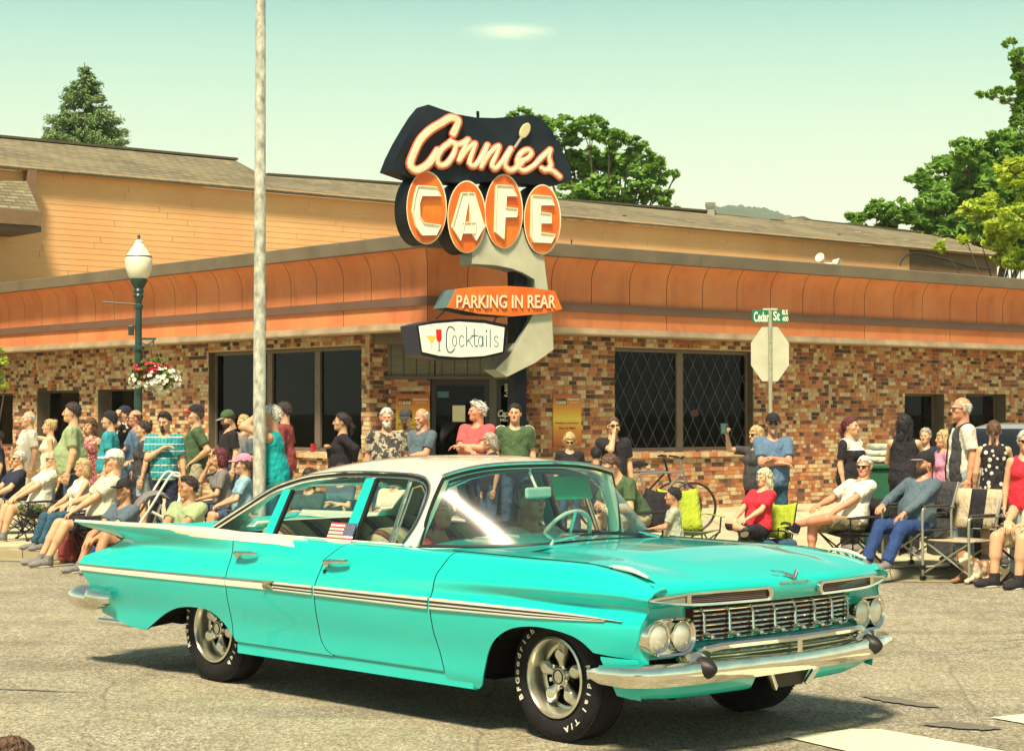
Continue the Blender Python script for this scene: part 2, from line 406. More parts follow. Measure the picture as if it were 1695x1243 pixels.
for x0, x1 in zip(xk[:-1], xk[1:]):
    q = MB(); A = Vector((x0+.004, kerb_y(x0), 0)); B = Vector((x1-.004, kerb_y(x1), 0)); wz = walk_z(kerb_y(x0)); n = Vector((0, 1, 0))
    m_ = 1 if 3.0 < x0 < 4.6 else 0
    prof = [(0, -.30), (0, wz-.03-.08*m_), (.03, wz-.002-.09*m_), (.155, wz), (.155, -.3)]
    q.grid([[p+n*o+Vector((0, 0, z)) for o, z in prof] for p in (A, B)]); q.build('kerbstone', rampm if m_ else kerbm, kb)
gut = MB(); gut.grid([[(x, kerb_y(x)-o, road_z(kerb_y(x)-o)+.006) for x in xs] for o in (0.0, .45)]); gut.build('gutter', mat('gutter_concrete', (.34, .30, .18), .9, vs_=4, bump=.3), kind='structure')
# painted crossing bars and dark patches, each a thin sheet on the road
paint = mat('road_paint', (.80, .76, .52), .7, var=.10, vs_=14, bump=.3, bs=90)
def flat(name, pts, m, dz, kind='structure', rag=0):
    ps = [at_z(x, y, 0.0) for x, y in pts]
    if rag:
        q = []; r_ = random.Random(3)
        for a, b in zip(ps, ps[1:]+ps[:1]):
            for k in range(8): v = a.lerp(b, k/8); q.append(v+Vector((r_.uniform(-rag, rag), r_.uniform(-rag, rag), 0)))
        ps = q
    mb = MB(); mb.add([(p.x, p.y, dz) for p in ps], [tuple(range(len(ps)))]); return mb.build(name, m, kind=kind)
flat('crossing_stripe', [(1299, 1221), (1410, 1208), (1460, 1209), (1760, 1262), (1700, 1330), (1600, 1290)], paint, .008, rag=.005)
flat('crossing_stripe', [(1640, 1189), (1695, 1183), (1800, 1190), (1790, 1215), (1695, 1199)], paint, .008, rag=.005)
tar = mat('tar_patch', (.17, .16, .125), .85, vs_=20, bump=.5)
flat('tar_patch', [(1520, 1200), (1560, 1196), (1600, 1198), (1665, 1207), (1625, 1210), (1570, 1206)], tar, .009, rag=.012)
flat('tar_patch', [(1420, 1152), (1480, 1155), (1560, 1172), (1520, 1171), (1460, 1162)], tar, .009, rag=.015)
for (a, b, c, d, wd) in [(-5, 12.5, -2.2, 11.4, .05), (3, 14, 6, 15.5, .02)]:
    q = MB(); r_ = random.Random(int(a*10)); L = []
    for i in range(30):
        t = i/29; x = a+(c-a)*t; y = b+(d-b)*t+.06*math.sin(7*t+a)+r_.uniform(-.02, .02); L.append((x, y, wd*(.3+r_.random())*math.sin(math.pi*min(1, t+.05))))
    q.grid([[(x, y-ww/2, road_z(y)+.007) for x, y, ww in L], [(x, y+ww/2, road_z(y)+.007) for x, y, ww in L]]); q.build('crack_seal', tar, kind='structure')

# ------------------------------------------------------------------ the cafe building
cafe = empty('cafe_building', (0, 0, 0), label='low brick corner cafe with curved orange fascia and dark windows', cat='building')
BC = [('cream', (.62, .50, .29)), ('tan', (.50, .33, .18)), ('orange', (.50, .20, .08)), ('red', (.36, .13, .065)), ('brown', (.19, .085, .055)), ('dark', (.075, .045, .04)), ('pale', (.58, .40, .23))]
bmats = [mat('brick_'+n, c, .88, var=.22, vs_=9, bump=.35, bs=40, coord='Object') for n, c in BC]
mortar = mat('mortar', (.50, .40, .23), .95, vs_=12, bump=.4)
dark_trim = mat('bronze_trim', (.11, .085, .062), .6, vs_=3); door_trim = mat('door_bronze', (.035, .03, .03), .5)
soff = mat('soffit_board', (.16, .12, .09), .8)
def schlick(t, f0, k=1.0):
    lw = nd(t, 'ShaderNodeLayerWeight', {0: .5}); p = nd(t, 'ShaderNodeMath', {0: lw.outputs['Facing'], 1: 5.0}, operation='POWER').outputs[0]
    return nd(t, 'ShaderNodeMath', {0: nd(t, 'ShaderNodeMath', {0: p, 1: k}, operation='MULTIPLY').outputs[0], 1: f0}, operation='ADD').outputs[0]
def m_glass(name='window_glass', tint=(.13, .11, .18), rgh=.02):
    m = bpy.data.materials.new(name); m.use_nodes = True; t = m.node_tree; t.nodes.clear()
    o = t.nodes.new('ShaderNodeOutputMaterial'); tr = nd(t, 'ShaderNodeBsdfTransparent', {0: tuple(tint)+(1,)}); gl = nd(t, 'ShaderNodeBsdfGlossy', {0: (.9, .95, 1, 1), 1: rgh})
    fr = schlick(t, .045 if 'car' in name else .012, .8); mx_ = nd(t, 'ShaderNodeMixShader', {0: fr, 1: tr.outputs[0], 2: gl.outputs[0]}); link(t, mx_.outputs[0], o.inputs[0]); return m
wglass = m_glass()

def slab(w, u0, u1, z0, z1, holes, f, th, parent, name='wall', m=None):
    us = sorted(set([u0, u1]+[min(max(h[i], u0), u1) for h in holes for i in (0, 1)])); mb = MB()
    for a, b in zip(us[:-1], us[1:]):
        if b-a < 1e-3: continue
        c = (a+b)/2; cuts = sorted([(h[2], h[3]) for h in holes if h[0] < c < h[1]]); z = z0
        for p, q in cuts+[(z1, z1)]:
            if p > z+1e-3:
                mb.prism([(a, z), (b, z), (b, p), (a, p)], lambda u, zz, o: w.pt(u, zz, f+o), th)
            z = max(z, q)
    return mb.build(name, m or mortar, parent)
brick_all = []
def bricks(w, u0, u1, z0, z1, holes, rs, pal=None):
    r_ = random.Random(rs); k = 0; H = .071; z = z0; out = []
    pal = pal or [.11, .15, .23, .21, .15, .07, .08]
    while z < z1-.03:
        h = min(H-.011, z1-z); u = u0-r_.random()*.15; soldier = False
        while u < u1:
            L = r_.choice([.2, .2, .1, .1, .1, .15]); a, b = max(u, u0), min(u+L-.010, u1); u += L
            zc = z+h/2; bad = False
            for (p, q, c, d) in holes:
                if c-.001 < zc < d+.001:
                    if a < p < b: b = min(b, p)
                    elif a < q < b: a = max(a, q)
                    elif a >= p and b <= q: bad = True
            if bad or b-a < .03: continue
            ci = r_.choices(range(7), pal)[0]; out.append((w, a, b, z+r_.uniform(-.001, .001), h, .004+r_.random()*.012, ci))
        z += H
    return out
def zpx(w, px, py, off=0): return w.px(px, py, off)[1]
def upx(w, px, py=660, off=0): return w.px(px, py, off)[0]
ZS = FC.y and 2.98                                     # soffit height
# right facade
u_r0 = upx(RW, 895); u_r1 = upx(RW, 1760)
big_z0, big_z1 = zpx(RW, 1100, 747), zpx(RW, 1020, 575)
Rh = [(upx(RW, 1017), upx(RW, 1247), big_z0, big_z1)]
for a, b in ((1497, 1563), (1598, 1665)): Rh.append((upx(RW, a), upx(RW, b), 1.0, zpx(RW, a, 651)))
u_l0 = upx(LW, 612); u_l1 = upx(LW, -60)
lz0, lz1 = zpx(LW, 470, 746), zpx(LW, 590, 572)
Lh = [(upx(LW, 599), upx(LW, 345), lz0, lz1)]
for a, b, y in ((225, 162, 642), (132, 61, 645), (22, -35, 651)): Lh.append((upx(LW, a), upx(LW, b), 1.0, zpx(LW, a, y)))
ENT = Wall((LW.pt(u_l0, 0).x, LW.pt(u_l0, 0).y), Vector((1, 0, 0)), Vector((0, -1, 0)))
eb = RW.pt(u_r0, 0); ed = (eb-ENT.o); ed.z = 0; EL = ed.length; ENT.d = ed.normalized(); ENT.n = Vector((ENT.d.y, -ENT.d.x, 0))
ENT.o = ENT.o-ENT.n*.25
Eh_u = upx(ENT, 712); et = zpx(ENT, 760, 628)
slab(RW, u_r0, u_r1, -.2, ZS, Rh, 0, .30, cafe); slab(LW, u_l0, u_l1, -.2, ZS, Lh, 0, .30, cafe)
slab(ENT, 0, Eh_u, -.2, et, [], 0, .2, cafe)
for w_, u_ in ((RW, u_r0), (LW, u_l0)):               # returns of the two piers beside the entrance
    pass
RET = [Wall((LW.pt(u_l0, 0, 0).x, LW.pt(u_l0, 0, 0).y), -LW.n, -LW.d), Wall((RW.pt(u_r0, 0, 0).x, RW.pt(u_r0, 0, 0).y), -RW.n, -RW.d)]
AB = bricks(RET[0], 0, .42, -.05, ZS, [], 4, [.05, .16, .2, .25, .2, .08, .06])+bricks(RET[1], 0, .42, -.05, ZS, [], 6, [.05, .16, .2, .25, .2, .08, .06])+bricks(RW, u_r0, u_r1, -.05, ZS, Rh, 1)+bricks(LW, u_l0, u_l1, -.05, ZS, Lh, 2, [.24, .22, .16, .08, .13, .10, .14])+bricks(ENT, 0, Eh_u, .0, et, [], 3, [.06, .16, .18, .25, .2, .1, .05])
def bsize(b):
    p = b[0].pt((b[1]+b[2])/2, b[3]); s = (b[2]-b[1])/p.y
    px = 847.5+FPX*p.x/p.y
    if b[3] < 1.55 or px < 0 or px > 1695: s -= 1
    return -s
AB.sort(key=bsize)
bm_cache = {}
brick_wall = empty('brickwork', parent_ := (0, 0, 0)); brick_wall.parent = cafe
for b in AB[:300]:
    w_, a, c, z, h, pr_, ci = b; key = (round(c-a, 2), round(h, 3), ci)
    if key not in bm_cache:
        q = MB(); q.box((0, 0, 0), ((c-a)/2, .015, h/2)); bm_cache[key] = q.mesh('brick', bmats[ci])
    o = put('brick', bm_cache[key], brick_wall); p = w_.pt((a+c)/2, z+h/2, pr_-.015); o.location = p; o.rotation_euler = (0, 0, math.atan2(w_.d.y, w_.d.x)+r_uni if (r_uni := random.uniform(-.004, .004)) else 0)
mb = MB()
for w_, a, c, z, h, pr_, ci in AB[300:]:
    P = [w_.pt(a, z, pr_), w_.pt(c, z, pr_), w_.pt(c, z+h, pr_), w_.pt(a, z+h, pr_), w_.pt(a, z, -.005), w_.pt(c, z, -.005), w_.pt(c, z+h, -.005), w_.pt(a, z+h, -.005)]
    mb.add(P, [(0, 1, 2, 3), (0, 4, 5, 1), (3, 2, 6, 7), (0, 3, 7, 4), (1, 5, 6, 2)], ci)
mb.build('brick', bmats, cafe, kind='stuff')
# windows
jm = mat('jamb_dark', (.10, .085, .065), .8)
def window(w, h, nm=[], lattice=False, fr=.06, rec=.12, name='window', m=None):
    u0, u1, z0, z1 = h; m = m or dark_trim
    wi = empty(name); wi.parent = cafe
    f = lambda u, z, o: w.pt(u, z, -rec+o)
    def bar_(a, b, c, d, nm_='frame', off=0, th=.05):
        q = MB(); q.prism([(a, c), (b, c), (b, d), (a, d)], lambda u, z, o: f(u, z, o+off), th); q.build(nm_, m, wi)
    bar_(u0, u1, z1-fr, z1); bar_(u0, u1, z0, z0+fr); bar_(u0, u0+fr, z0+fr, z1-fr); bar_(u1-fr, u1, z0+fr, z1-fr)
    for x in nm: bar_(x-.075, x+.075, z0+fr, z1-fr, 'mullion', .01, .07)
    for a_, b_, c_, d_ in ((u0, u0+.012, z0, z1), (u1-.012, u1, z0, z1), (u0+.012, u1-.012, z1-.012, z1)):
        q = MB(); q.prism([(a_, c_), (b_, c_), (b_, d_), (a_, d_)], lambda u, z, o: w.pt(u, z, -.004+o), rec-.01); q.build('jamb', jm, wi)
    xs_ = [u0+fr]+[v for x in nm for v in (x-.075, x+.075)]+[u1-fr]
    for i in range(0, len(xs_), 2):
        q = MB(); a, b = xs_[i], xs_[i+1]; q.prism([(a, z0+fr), (b, z0+fr), (b, z1-fr), (a, z1-fr)], lambda u, z, o: f(u, z, o-.03), .006); q.build('pane', wglass, wi)
        if lattice:
            q = MB(); W_, H_ = b-a, z1-z0-2*fr; st = .27; k = 0
            import itertools
            for sgn in (1, -1):
                c = -H_*1.0
                n0 = -20
                for n0 in range(-14, 30):
                    # line x = n0*st + sgn*(y*0.62)
                    pts = []
                    for y in (0, H_): pts.append((n0*st+sgn*y*.58, y))
                    (xa, ya), (xb, yb) = pts
                    ts = [0, 1]
                    if xb != xa:
                        t0, t1 = sorted([(0-xa)/(xb-xa), (W_-xa)/(xb-xa)]); t0 = max(t0, 0); t1 = min(t1, 1)
                        if t1-t0 < .02: continue
                        A_ = (xa+(xb-xa)*t0, ya+(yb-ya)*t0); B_ = (xa+(xb-xa)*t1, ya+(yb-ya)*t1)
                        q.bar(f(a+A_[0], z0+fr+A_[1], -.02), f(a+B_[0], z0+fr+B_[1], -.02), .008, .006, w.n)
            q.build('leading', mat('lead_came', (.10, .11, .16), .5, metal=.3), wi)
    return wi
window(RW, Rh[0], [upx(RW, 1133)], True, name='window', m=mat('window_frame_brown', (.16, .12, .09), .6))
window(LW, Lh[0], [upx(LW, 516), upx(LW, 437)], name='window', m=mat('window_frame_brown', (.16, .12, .09), .6))
for h in Rh[1:]: window(RW, h, rec=.24, fr=.05)
for h in Lh[1:]: window(LW, h, rec=.24, fr=.05)
for w_, h in ((RW, Rh[0]), (LW, Lh[0])):               # rowlock sills
    sl_ = empty('sill'); sl_.parent = cafe; u = h[0]-.05
    r_ = random.Random(5)
    while u < h[1]+.02:
        q = MB(); q.prism([(u, h[2]-.10), (u+.19, h[2]-.10), (u+.19, h[2]-.015), (u, h[2]-.015)], lambda a, z, o: w_.pt(a, z, .06+o), .2); q.build('sill_brick', r_.choice([bmats[6], bmats[0], bmats[1], bmats[2]]), sl_); u += .2
# dark rooms behind the glass
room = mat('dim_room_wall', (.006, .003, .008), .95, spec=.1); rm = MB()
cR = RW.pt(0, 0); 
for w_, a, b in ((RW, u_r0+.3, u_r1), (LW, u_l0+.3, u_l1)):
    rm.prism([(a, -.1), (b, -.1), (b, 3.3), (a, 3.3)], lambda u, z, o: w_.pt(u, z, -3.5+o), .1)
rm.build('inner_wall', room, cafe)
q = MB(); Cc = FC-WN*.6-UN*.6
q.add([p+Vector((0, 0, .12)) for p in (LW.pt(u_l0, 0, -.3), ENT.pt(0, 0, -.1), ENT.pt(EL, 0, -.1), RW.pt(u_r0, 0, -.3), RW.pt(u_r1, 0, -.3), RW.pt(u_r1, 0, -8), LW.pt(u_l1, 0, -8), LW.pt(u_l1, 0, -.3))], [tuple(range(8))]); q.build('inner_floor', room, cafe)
# entrance: transom panel, doors, posters
pw = mat('painted_panel', (.17, .16, .125), .7, vs_=2, bump=.15, bs=30, sc=(1, 1, 12))
tz0, tz1 = et, ZS
for a, b in ((612, 720), (720, 897)):
    q = MB(); q.prism([(upx(ENT, a)+.01, tz0+.06), (upx(ENT, b)-.01, tz0+.06), (upx(ENT, b)-.01, tz1), (upx(ENT, a)+.01, tz1)], lambda u, z, o: ENT.pt(u, z, .05+o), .05); q.build('transom_panel', pw, cafe)
q = MB(); q.prism([(-.02, tz0), (EL, tz0), (EL, tz0+.055), (-.02, tz0+.055)], lambda u, z, o: ENT.pt(u, z, .09+o), .1); q.build('transom_ledge', dark_trim, cafe)
for k in range(14):
    u = .12+k*.2; q = MB(); q.prism([(u, tz0+.06), (u+.012, tz0+.06), (u+.012, tz1), (u, tz1)], lambda a, z, o: ENT.pt(a, z, .056+o), .006); q.build('panel_groove', door_trim, cafe)
dz0 = .12
def door(a, b, nm):
    d = empty(nm); d.parent = cafe; F_ = lambda u, z, o: ENT.pt(u, z, -.06+o)
    ua, ub = upx(ENT, a), upx(ENT, b)
    for r in ((ua, ub, et-.09, et), (ua, ub, dz0, dz0+.22), (ua, ua+.07, dz0+.22, et-.09), (ub-.07, ub, dz0+.22, et-.09)):
        q = MB(); q.prism([(r[0], r[2]), (r[1], r[2]), (r[1], r[3]), (r[0], r[3])], F_, .05); q.build('frame', door_trim, d)
    q = MB(); q.prism([(ua+.07, dz0+.22), (ub-.07, dz0+.22), (ub-.07, et-.09), (ua+.07, et-.09)], lambda u, z, o: F_(u, z, o-.02), .008); q.build('pane', wglass, d)
    return d, F_
d1, F1 = door(714, 810, 'door'); d2, F2 = door(822, 894, 'door')
q = MB(); q.prism([(upx(ENT, 810), 0), (upx(ENT, 822), 0), (upx(ENT, 822), et), (upx(ENT, 810), et)], lambda u, z, o: ENT.pt(u, z, -.03+o), .1); q.build('door_post', mat('door_post_grey', (.10, .10, .08), .5), cafe)
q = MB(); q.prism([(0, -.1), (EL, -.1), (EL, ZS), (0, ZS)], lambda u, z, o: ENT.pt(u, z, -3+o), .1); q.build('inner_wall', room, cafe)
hq = MB(); hq.tube([ENT.pt(upx(ENT, 800), 1.0, .0), ENT.pt(upx(ENT, 800), 1.0, .06), ENT.pt(upx(ENT, 800), 1.35, .06), ENT.pt(upx(ENT, 800), 1.35, .0)], .012); hq.build('handle', mat('brushed_steel', (.5, .5, .48), .3, .9), d1)
def stext(w, txt, px0, px1, pyc, hpx, m, parent, name='lettering', off=.01, bold=0, shear=0, ext=.002, **kw):
    ua, z = w.px(px0, pyc, off); ub, _ = w.px(px1, pyc, off); u, zc = w.px((px0+px1)/2, pyc, off)
    V, F = text_mesh(txt, 1.0, .0, bold=bold, shear=shear)
    if not V: return
    x0, x1 = min(v.x for v in V), max(v.x for v in V); y0, y1 = min(v.y for v in V), max(v.y for v in V)
    H = hpx/FPX*w.pt(u, 0, off).y; W_ = abs(ub-ua); q = MB(); s_ = 1 if ub > ua else -1
    q.add([w.pt(u+s_*(v.x-(x0+x1)/2)/(x1-x0)*W_, zc+(v.y-(y0+y1)/2)/(y1-y0)*H, off) for v in V], F)
    o = q.build(name, m, parent, fix=False, **kw); o.modifiers.new('s', 'SOLIDIFY').thickness = max(ext, .002); return o
white = mat('white_vinyl', (.8, .78, .62), .5, var=.04)
ntc = MB(); nu0, nz0 = ENT.px(749, 698); nu1, nz1 = ENT.px(770, 671)
ntc.prism([(nu0, nz0), (nu1, nz0), (nu1, nz1), (nu0, nz1)], lambda u, z, o: F1(u, z, o+.004), .003)
o = ntc.build('paper_notice', mat('paper_white', (.78, .74, .52), .8, var=.03)); tag(o, 'white paper notice taped to the dark cafe door', 'notice')
ntc = MB(); a_, b_ = ENT.px(724, 658); c_, d_ = ENT.px(743, 648)
ntc.prism([(a_, b_), (c_, b_), (c_, d_), (a_, d_)], lambda u, z, o: F1(u, z, o+.004), .003)
o = ntc.build('door_sticker', mat('blue_sticker', (.05, .16, .20), .5)); tag(o, 'small blue sticker on the upper left of the cafe door', 'sticker')
stext(ENT, '3', 835, 846, 651, 11, white, d2, off=-.02, bold=.02); stext(ENT, 'Cappuccino', 824, 876, 686, 15, white, d2, off=-.02, bold=.02, shear=.3); stext(ENT, 'Mocha  Latte', 828, 872, 695, 5, white, d2, off=-.02, bold=.02)
stb = MB(); stb.box(ENT.pt(upx(ENT, 841), zpx(ENT, 841, 640), .0), (.055, .03, .05)); stb.build('door_closer', mat('olive_box', (.25, .27, .16), .5), d2, bevel=.008)
def m_poster():
    m, t, b = new_mat('poster_print'); g = nd(t, 'ShaderNodeTexCoord').outputs['Generated']; s_ = nd(t, 'ShaderNodeSeparateXYZ', {0: g})
    c = nd(t, 'ShaderNodeValToRGB', {0: s_.outputs['Z']}); e = c.color_ramp.elements; e[0].color = (.45, .08, .02, 1); e[0].position = 0; e[1].color = (.40, .10, .03, 1); e[1].position = 1
    for p_, k in ((.3, (.75, .30, .03, 1)), (.52, (.80, .62, .06, 1)), (.72, (.75, .30, .03, 1))): x = c.color_ramp.elements.new(p_); x.color = k
    link(t, c.outputs[0], b.inputs['Base Color']); b.inputs['Roughness'].default_value = .4; return m
pm = m_poster(); blk = mat('black_print', (.02, .015, .02), .5); redp = mat('dark_red_print', (.35, .03, .02), .5)
def poster(w, x0, x1, y0, y1, lab):
    a, z0_ = w.px(x0, y1, .03); b, z1_ = w.px(x1, y0, .03); q = MB(); q.prism([(min(a, b), z0_), (max(a, b), z0_), (max(a, b), z1_), (min(a, b), z1_)], lambda u, z, o: w.pt(u, z, .03+o), .02)
    r = empty('wall_poster', w.pt((a+b)/2, z0_, .03)); tag(r, lab, 'poster'); r.rotation_euler = (0, 0, 0)
    o = q.build('board', pm); o.parent = r; o.matrix_parent_inverse = Matrix.Translation(-r.location)
    H = y1-y0; W_ = x1-x0; out = []
    for txt, f0, f1, fy, fh, mm, bo in (('Connies', .08, .45, .10, .05, blk, .04), ('CAFE', .06, .48, .17, .08, blk, .09), ('CAFE', .08, .46, .17, .06, white, .03), ('Restaurant', .52, .95, .10, .04, white, .03), ('& Lounge', .6, .9, .16, .03, white, .02), ('Breakfast Lunch Dinner', .08, .92, .56, .035, redp, .02), ('7am to 8pm', .2, .8, .66, .06, redp, .03)):
        ob = stext(w, txt, x0+f0*W_, x0+f1*W_, y0+fy*H, fh*H, mm, None, off=.032+(.001 if mm is not blk else 0), bold=bo, ext=.001)
        ob.parent = r; ob.matrix_parent_inverse = Matrix.Translation(-r.location)
poster(ENT, 655, 711, 652, 742, 'orange cafe poster on the shaded brick left of the entrance door')
poster(RW, 916, 962, 652, 738, 'orange cafe poster on the brick pier right of the entrance door')
# fascia: cove panels, strip, lower panels, trims
def m_cove():
    m, t, b = new_mat('fascia_orange'); n = noise_(t, 1.3, 5, .6); f = noise_(t, 55, 3, .7)
    c = mixc(t, ramp_(t, n, [(.35, 0.0), (.7, 1.0)]), (.68, .205, .075), (.80, .30, .115)); c = mixc(t, ramp_(t, f, [(.42, .25), (.6, 0.0)]), c, (.55, .17, .06))
    st = noise_(t, 4, 4, .7, sc=(1, 1, .12)); c = mixc(t, ramp_(t, st, [(.52, .0), (.75, .35)]), c, (.30, .10, .05))
    link(t, c, b.inputs['Base Color']); b.inputs['Roughness'].default_value = .75; bump_(t, f, .25, .01, b); return m
covem = m_cove(); capm = mat('cap_flashing', (.16, .13, .085), .6, var=.2, vs_=1.5, bump=.2, bs=18); stripm = mat('strip_brown', (.155, .085, .06), .65, var=.1, vs_=2); trimm = mat('lower_trim', (.34, .26, .165), .7, var=.25, vs_=2.5, bump=.2, bs=25)
z_ct, z_cb = zpx(RW, 927, 404, .95), zpx(RW, 927, 424, .95)
z_st, z_sb = zpx(RW, 930, 501, .62), zpx(RW, 930, 515, .62)
z_tt, z_tb = zpx(RW, 930, 541, .62), zpx(RW, 930, 553, .62)
ZC = z_tb
prof_cove = [(.60, z_st)]+[(.60, z_st+(z_cb-z_st)*.45)]+[(.60+.30*(1-math.cos(a)), z_st+(z_cb-z_st)*(.45+.62*math.sin(a))) for a in [math.pi/2*k/8 for k in range(1, 9)]]
cR0 = (Cc-RW.o).dot(UD); cL0 = (Cc-LW.o).dot(WD)
def run(w, c0, ua, ub, prof, name, m, atcorner=False, smooth=False, gap=.006, **kw):
    q = MB(); rows = []
    for o_, z in prof:
        a = (c0-o_) if atcorner else ua
        rows.append([w.pt(a+(0 if atcorner else gap), z, o_), w.pt(ub-gap, z, o_)])
    q.grid(rows); ob = q.build(name, m, cafe, smooth=smooth, fix=False, **kw)
    ob.data.materials.append(jm); md = ob.modifiers.new('s', 'SOLIDIFY'); md.thickness = .012; md.material_offset_rim = 1; ob.modifiers.new('e', 'EDGE_SPLIT').split_angle = R_(50); return ob
for w_, c0, pj, far in ((RW, cR0, [949, 1010, 1067, 1127, 1183, 1237, 1292, 1345, 1397, 1446, 1495, 1542, 1590, 1636, 1680], 1760), (LW, cL0, [690, 675, 630, 583, 537, 494, 455, 415, 372, 338, 300, 266, 233, 200, 168, 137, 107, 79, 50, 22], -60)):
    us = [upx(w_, p, 480, .6) for p in pj]; st_ = abs(us[5]-us[6]); end = upx(w_, far, 480, .6)
    st_ = float(np.mean(np.abs(np.diff(us[1:]))))
    ks = []; u = c0-.6+st_*.9
    while u < end: ks.append(u); u += st_
    edges = ks+[end]
    run(w_, c0, 0, edges[0], prof_cove, 'cove_panel', covem, True, True)
    for a, b in zip(edges[:-1], edges[1:]): run(w_, c0, a, b, prof_cove, 'cove_panel', covem, False, True)
    lo = [(.60, z_tt), (.60, z_sb)]
    run(w_, c0, 0, edges[2], lo, 'lower_panel', covem, True)
    for i in range(2, len(edges)-1, 3): run(w_, c0, edges[i], edges[min(i+3, len(edges)-1)], lo, 'lower_panel', covem)
    # strip, bottom trim and cap as solid mouldings, in lengths
    for nm_, m_, pr_ in (('strip', stripm, [(.59, z_sb), (.65, z_sb), (.65, z_st), (.59, z_st)]), ('bottom_trim', trimm, [(.30, z_tb), (.64, z_tb), (.645, z_tb+.02), (.615, z_tt), (.30, z_tt)]), ('cap', capm, [(-.5, z_cb), (.955, z_cb), (.955, z_ct), (.90, z_ct+.02), (-.5, z_ct+.02)])):
        L_ = [c0]+[c0+3.6*k+1.1 for k in range(0, 9) if c0+3.6*k+1.1 < end]+[end]
        for i, (a, b) in enumerate(zip(L_[:-1], L_[1:])):
            q = MB(); rows = [[w_.pt((c0-o_ if i == 0 else a+.002), z, o_), w_.pt(b-.002, z, o_)] for o_, z in pr_]; rows.append(rows[0]); q.grid(rows); q.build(nm_, m_, cafe)
    q = MB(); q.grid([[w_.pt(c0-.62, z_tb+.03, .62), w_.pt(end, z_tb+.03, .62)], [w_.pt(c0+.3, z_tb+.03, -.3), w_.pt(end, z_tb+.03, -.3)]]); q.build('soffit', soff, cafe)
    q = MB(); q.grid([[w_.pt(c0, z, -.15), w_.pt(end, z, -.15)] for z in (ZS-.2, z_cb+.05)]); q.build('parapet_core', soff, cafe, solid=.1)
    q = MB(); q.grid([[w_.pt(c0, z_cb+.02, .92), w_.pt(end, z_cb+.02, .92)], [w_.pt(c0, z_cb+.02, -.2), w_.pt(end, z_cb+.02, -.2)]]); q.build('cap_soffit', soff, cafe)
q = MB(); zr = z_cb+.03
q.add([Cc+UD*.0+Vector((0, 0, zr)), Cc+UD*26+Vector((0, 0, zr)), Cc+UD*26+WD*26+Vector((0, 0, zr)), Cc+WD*26+Vector((0, 0, zr))], [(0, 1, 2, 3)]); q.build('roof', mat('roof_membrane', (.3, .28, .2), .9), cafe)
q = MB()                                               # soffit over the entrance recess
q.add([p+Vector((0, 0, z_tb+.035)) for p in (Cc+UN*.3+WN*.3, RW.pt(u_r0+.3, 0, .3), RW.pt(u_r0+.3, 0, -1), Cc-UN*2.2-WN*2.2, LW.pt(u_l0+.3, 0, -1), LW.pt(u_l0+.3, 0, .3))], [(0, 1, 2, 3, 4, 5)]); q.build('soffit', soff, cafe)
# hanging lamp seen through the leaded window
lp = RW.pt(*RW.px(1151, 684), 0)+0*UN; lp = lp-UN*1.2+Vector((.0, 0, 0)); p0 = at_depth(1150, 684, lp.y)
lam = empty('window_lamp', p0, label='small glowing pendant lamp behind the leaded window', cat='lamp')
q = MB(); q.lathe([(.0, .06), (.05, .05), (.075, 0), (.05, -.05), (0, -.06)], n=12); q.build('shade', mat('lit_shade', (.8, .5, .15), .5, emit=((1, .50, .10), 3.0)), lam, smooth=True)
q = MB(); q.tube([(0, 0, .06), (0, 0, .9)], .008); q.build('cord', door_trim, lam)
cup = MB(); pc = at_depth(518, 750, LW.pt(upx(LW, 518), 0, .0).y-.02); cz = lz0-.012
cup.lathe([(0, 0), (.035, 0), (.045, .14), (.04, .14), (.032, .01), (0, .01)], n=14); o = cup.build('drink_cup', mat('red_plastic', (.5, .01, .03), .3), smooth=True); o.location = (pc.x, pc.y+.02, cz); tag(o, 'red plastic cup left on the brick window sill', 'cup')

# ------------------------------------------------------------------ the hall behind: siding wall and shingle roof
hall = empty('siding_hall', label='large hall with orange lap siding and shingled roof behind the cafe', cat='building')
BW = Wall((-11, 41), UD, UN)
def m_siding():
    m, t, b = new_mat('siding_paint'); n = noise_(t, .5, 5); g = noise_(t, 3, 5, .7, sc=(1, 1, 14)); inf = nd(t, 'ShaderNodeObjectInfo').outputs['Random']
    c = mixc(t, ramp_(t, n, [(.3, 0.0), (.7, 1.0)]), (.86, .44, .19), (.92, .56, .26)); c = mixc(t, ramp_(t, g, [(.45, .3), (.62, 0.0)]), c, (.66, .36, .12))
    c = mixc(t, nd(t, 'ShaderNodeMath', {0: inf, 1: .22}, operation='MULTIPLY').outputs[0], c, (.72, .40, .13)); link(t, c, b.inputs['Base Color']); b.inputs['Roughness'].default_value = .7; return m
sid = m_siding(); sid2 = mat('siding_brown', (.25, .15, .07), .8, vs_=3, bump=.2)
zt_ = zpx(BW, 60, 286); e1 = upx(BW, 1505, 420); e2 = upx(BW, 1650, 420); e0 = -5
bt = (zt_-3.0)/30; r_ = random.Random(11)
for k in range(30):
    z = 3.0+bt*k; u = e0-r_.random()*4
    while u < e2:
        L = 4.9; a, b = max(u, e0), min(u+L, e2); u += L
        for aa, bb, mm in ((a, min(b, e1), sid), (max(a, e1), b, sid2)):
            if bb-aa < .1: continue
            q = MB(); f = lambda o_, zz, x: BW.pt(x, zz, o_); x0, x1 = aa+.004, bb-.004
            q.add([f(.013, z, x0), f(.013, z, x1), f(.008, z+bt, x1), f(.008, z+bt, x0), f(-.0, z, x0), f(0, z, x1)], [(0, 1, 2, 3), (4, 5, 1, 0)]); q.build('siding_board', mm, hall, fix=False)
q = MB(); q.prism([(e0, -.5), (e2, -.5), (e2, zt_), (e0, zt_)], lambda u, z, o: BW.pt(u, z, -.01+o), .2); q.build('wall', sid2, hall)
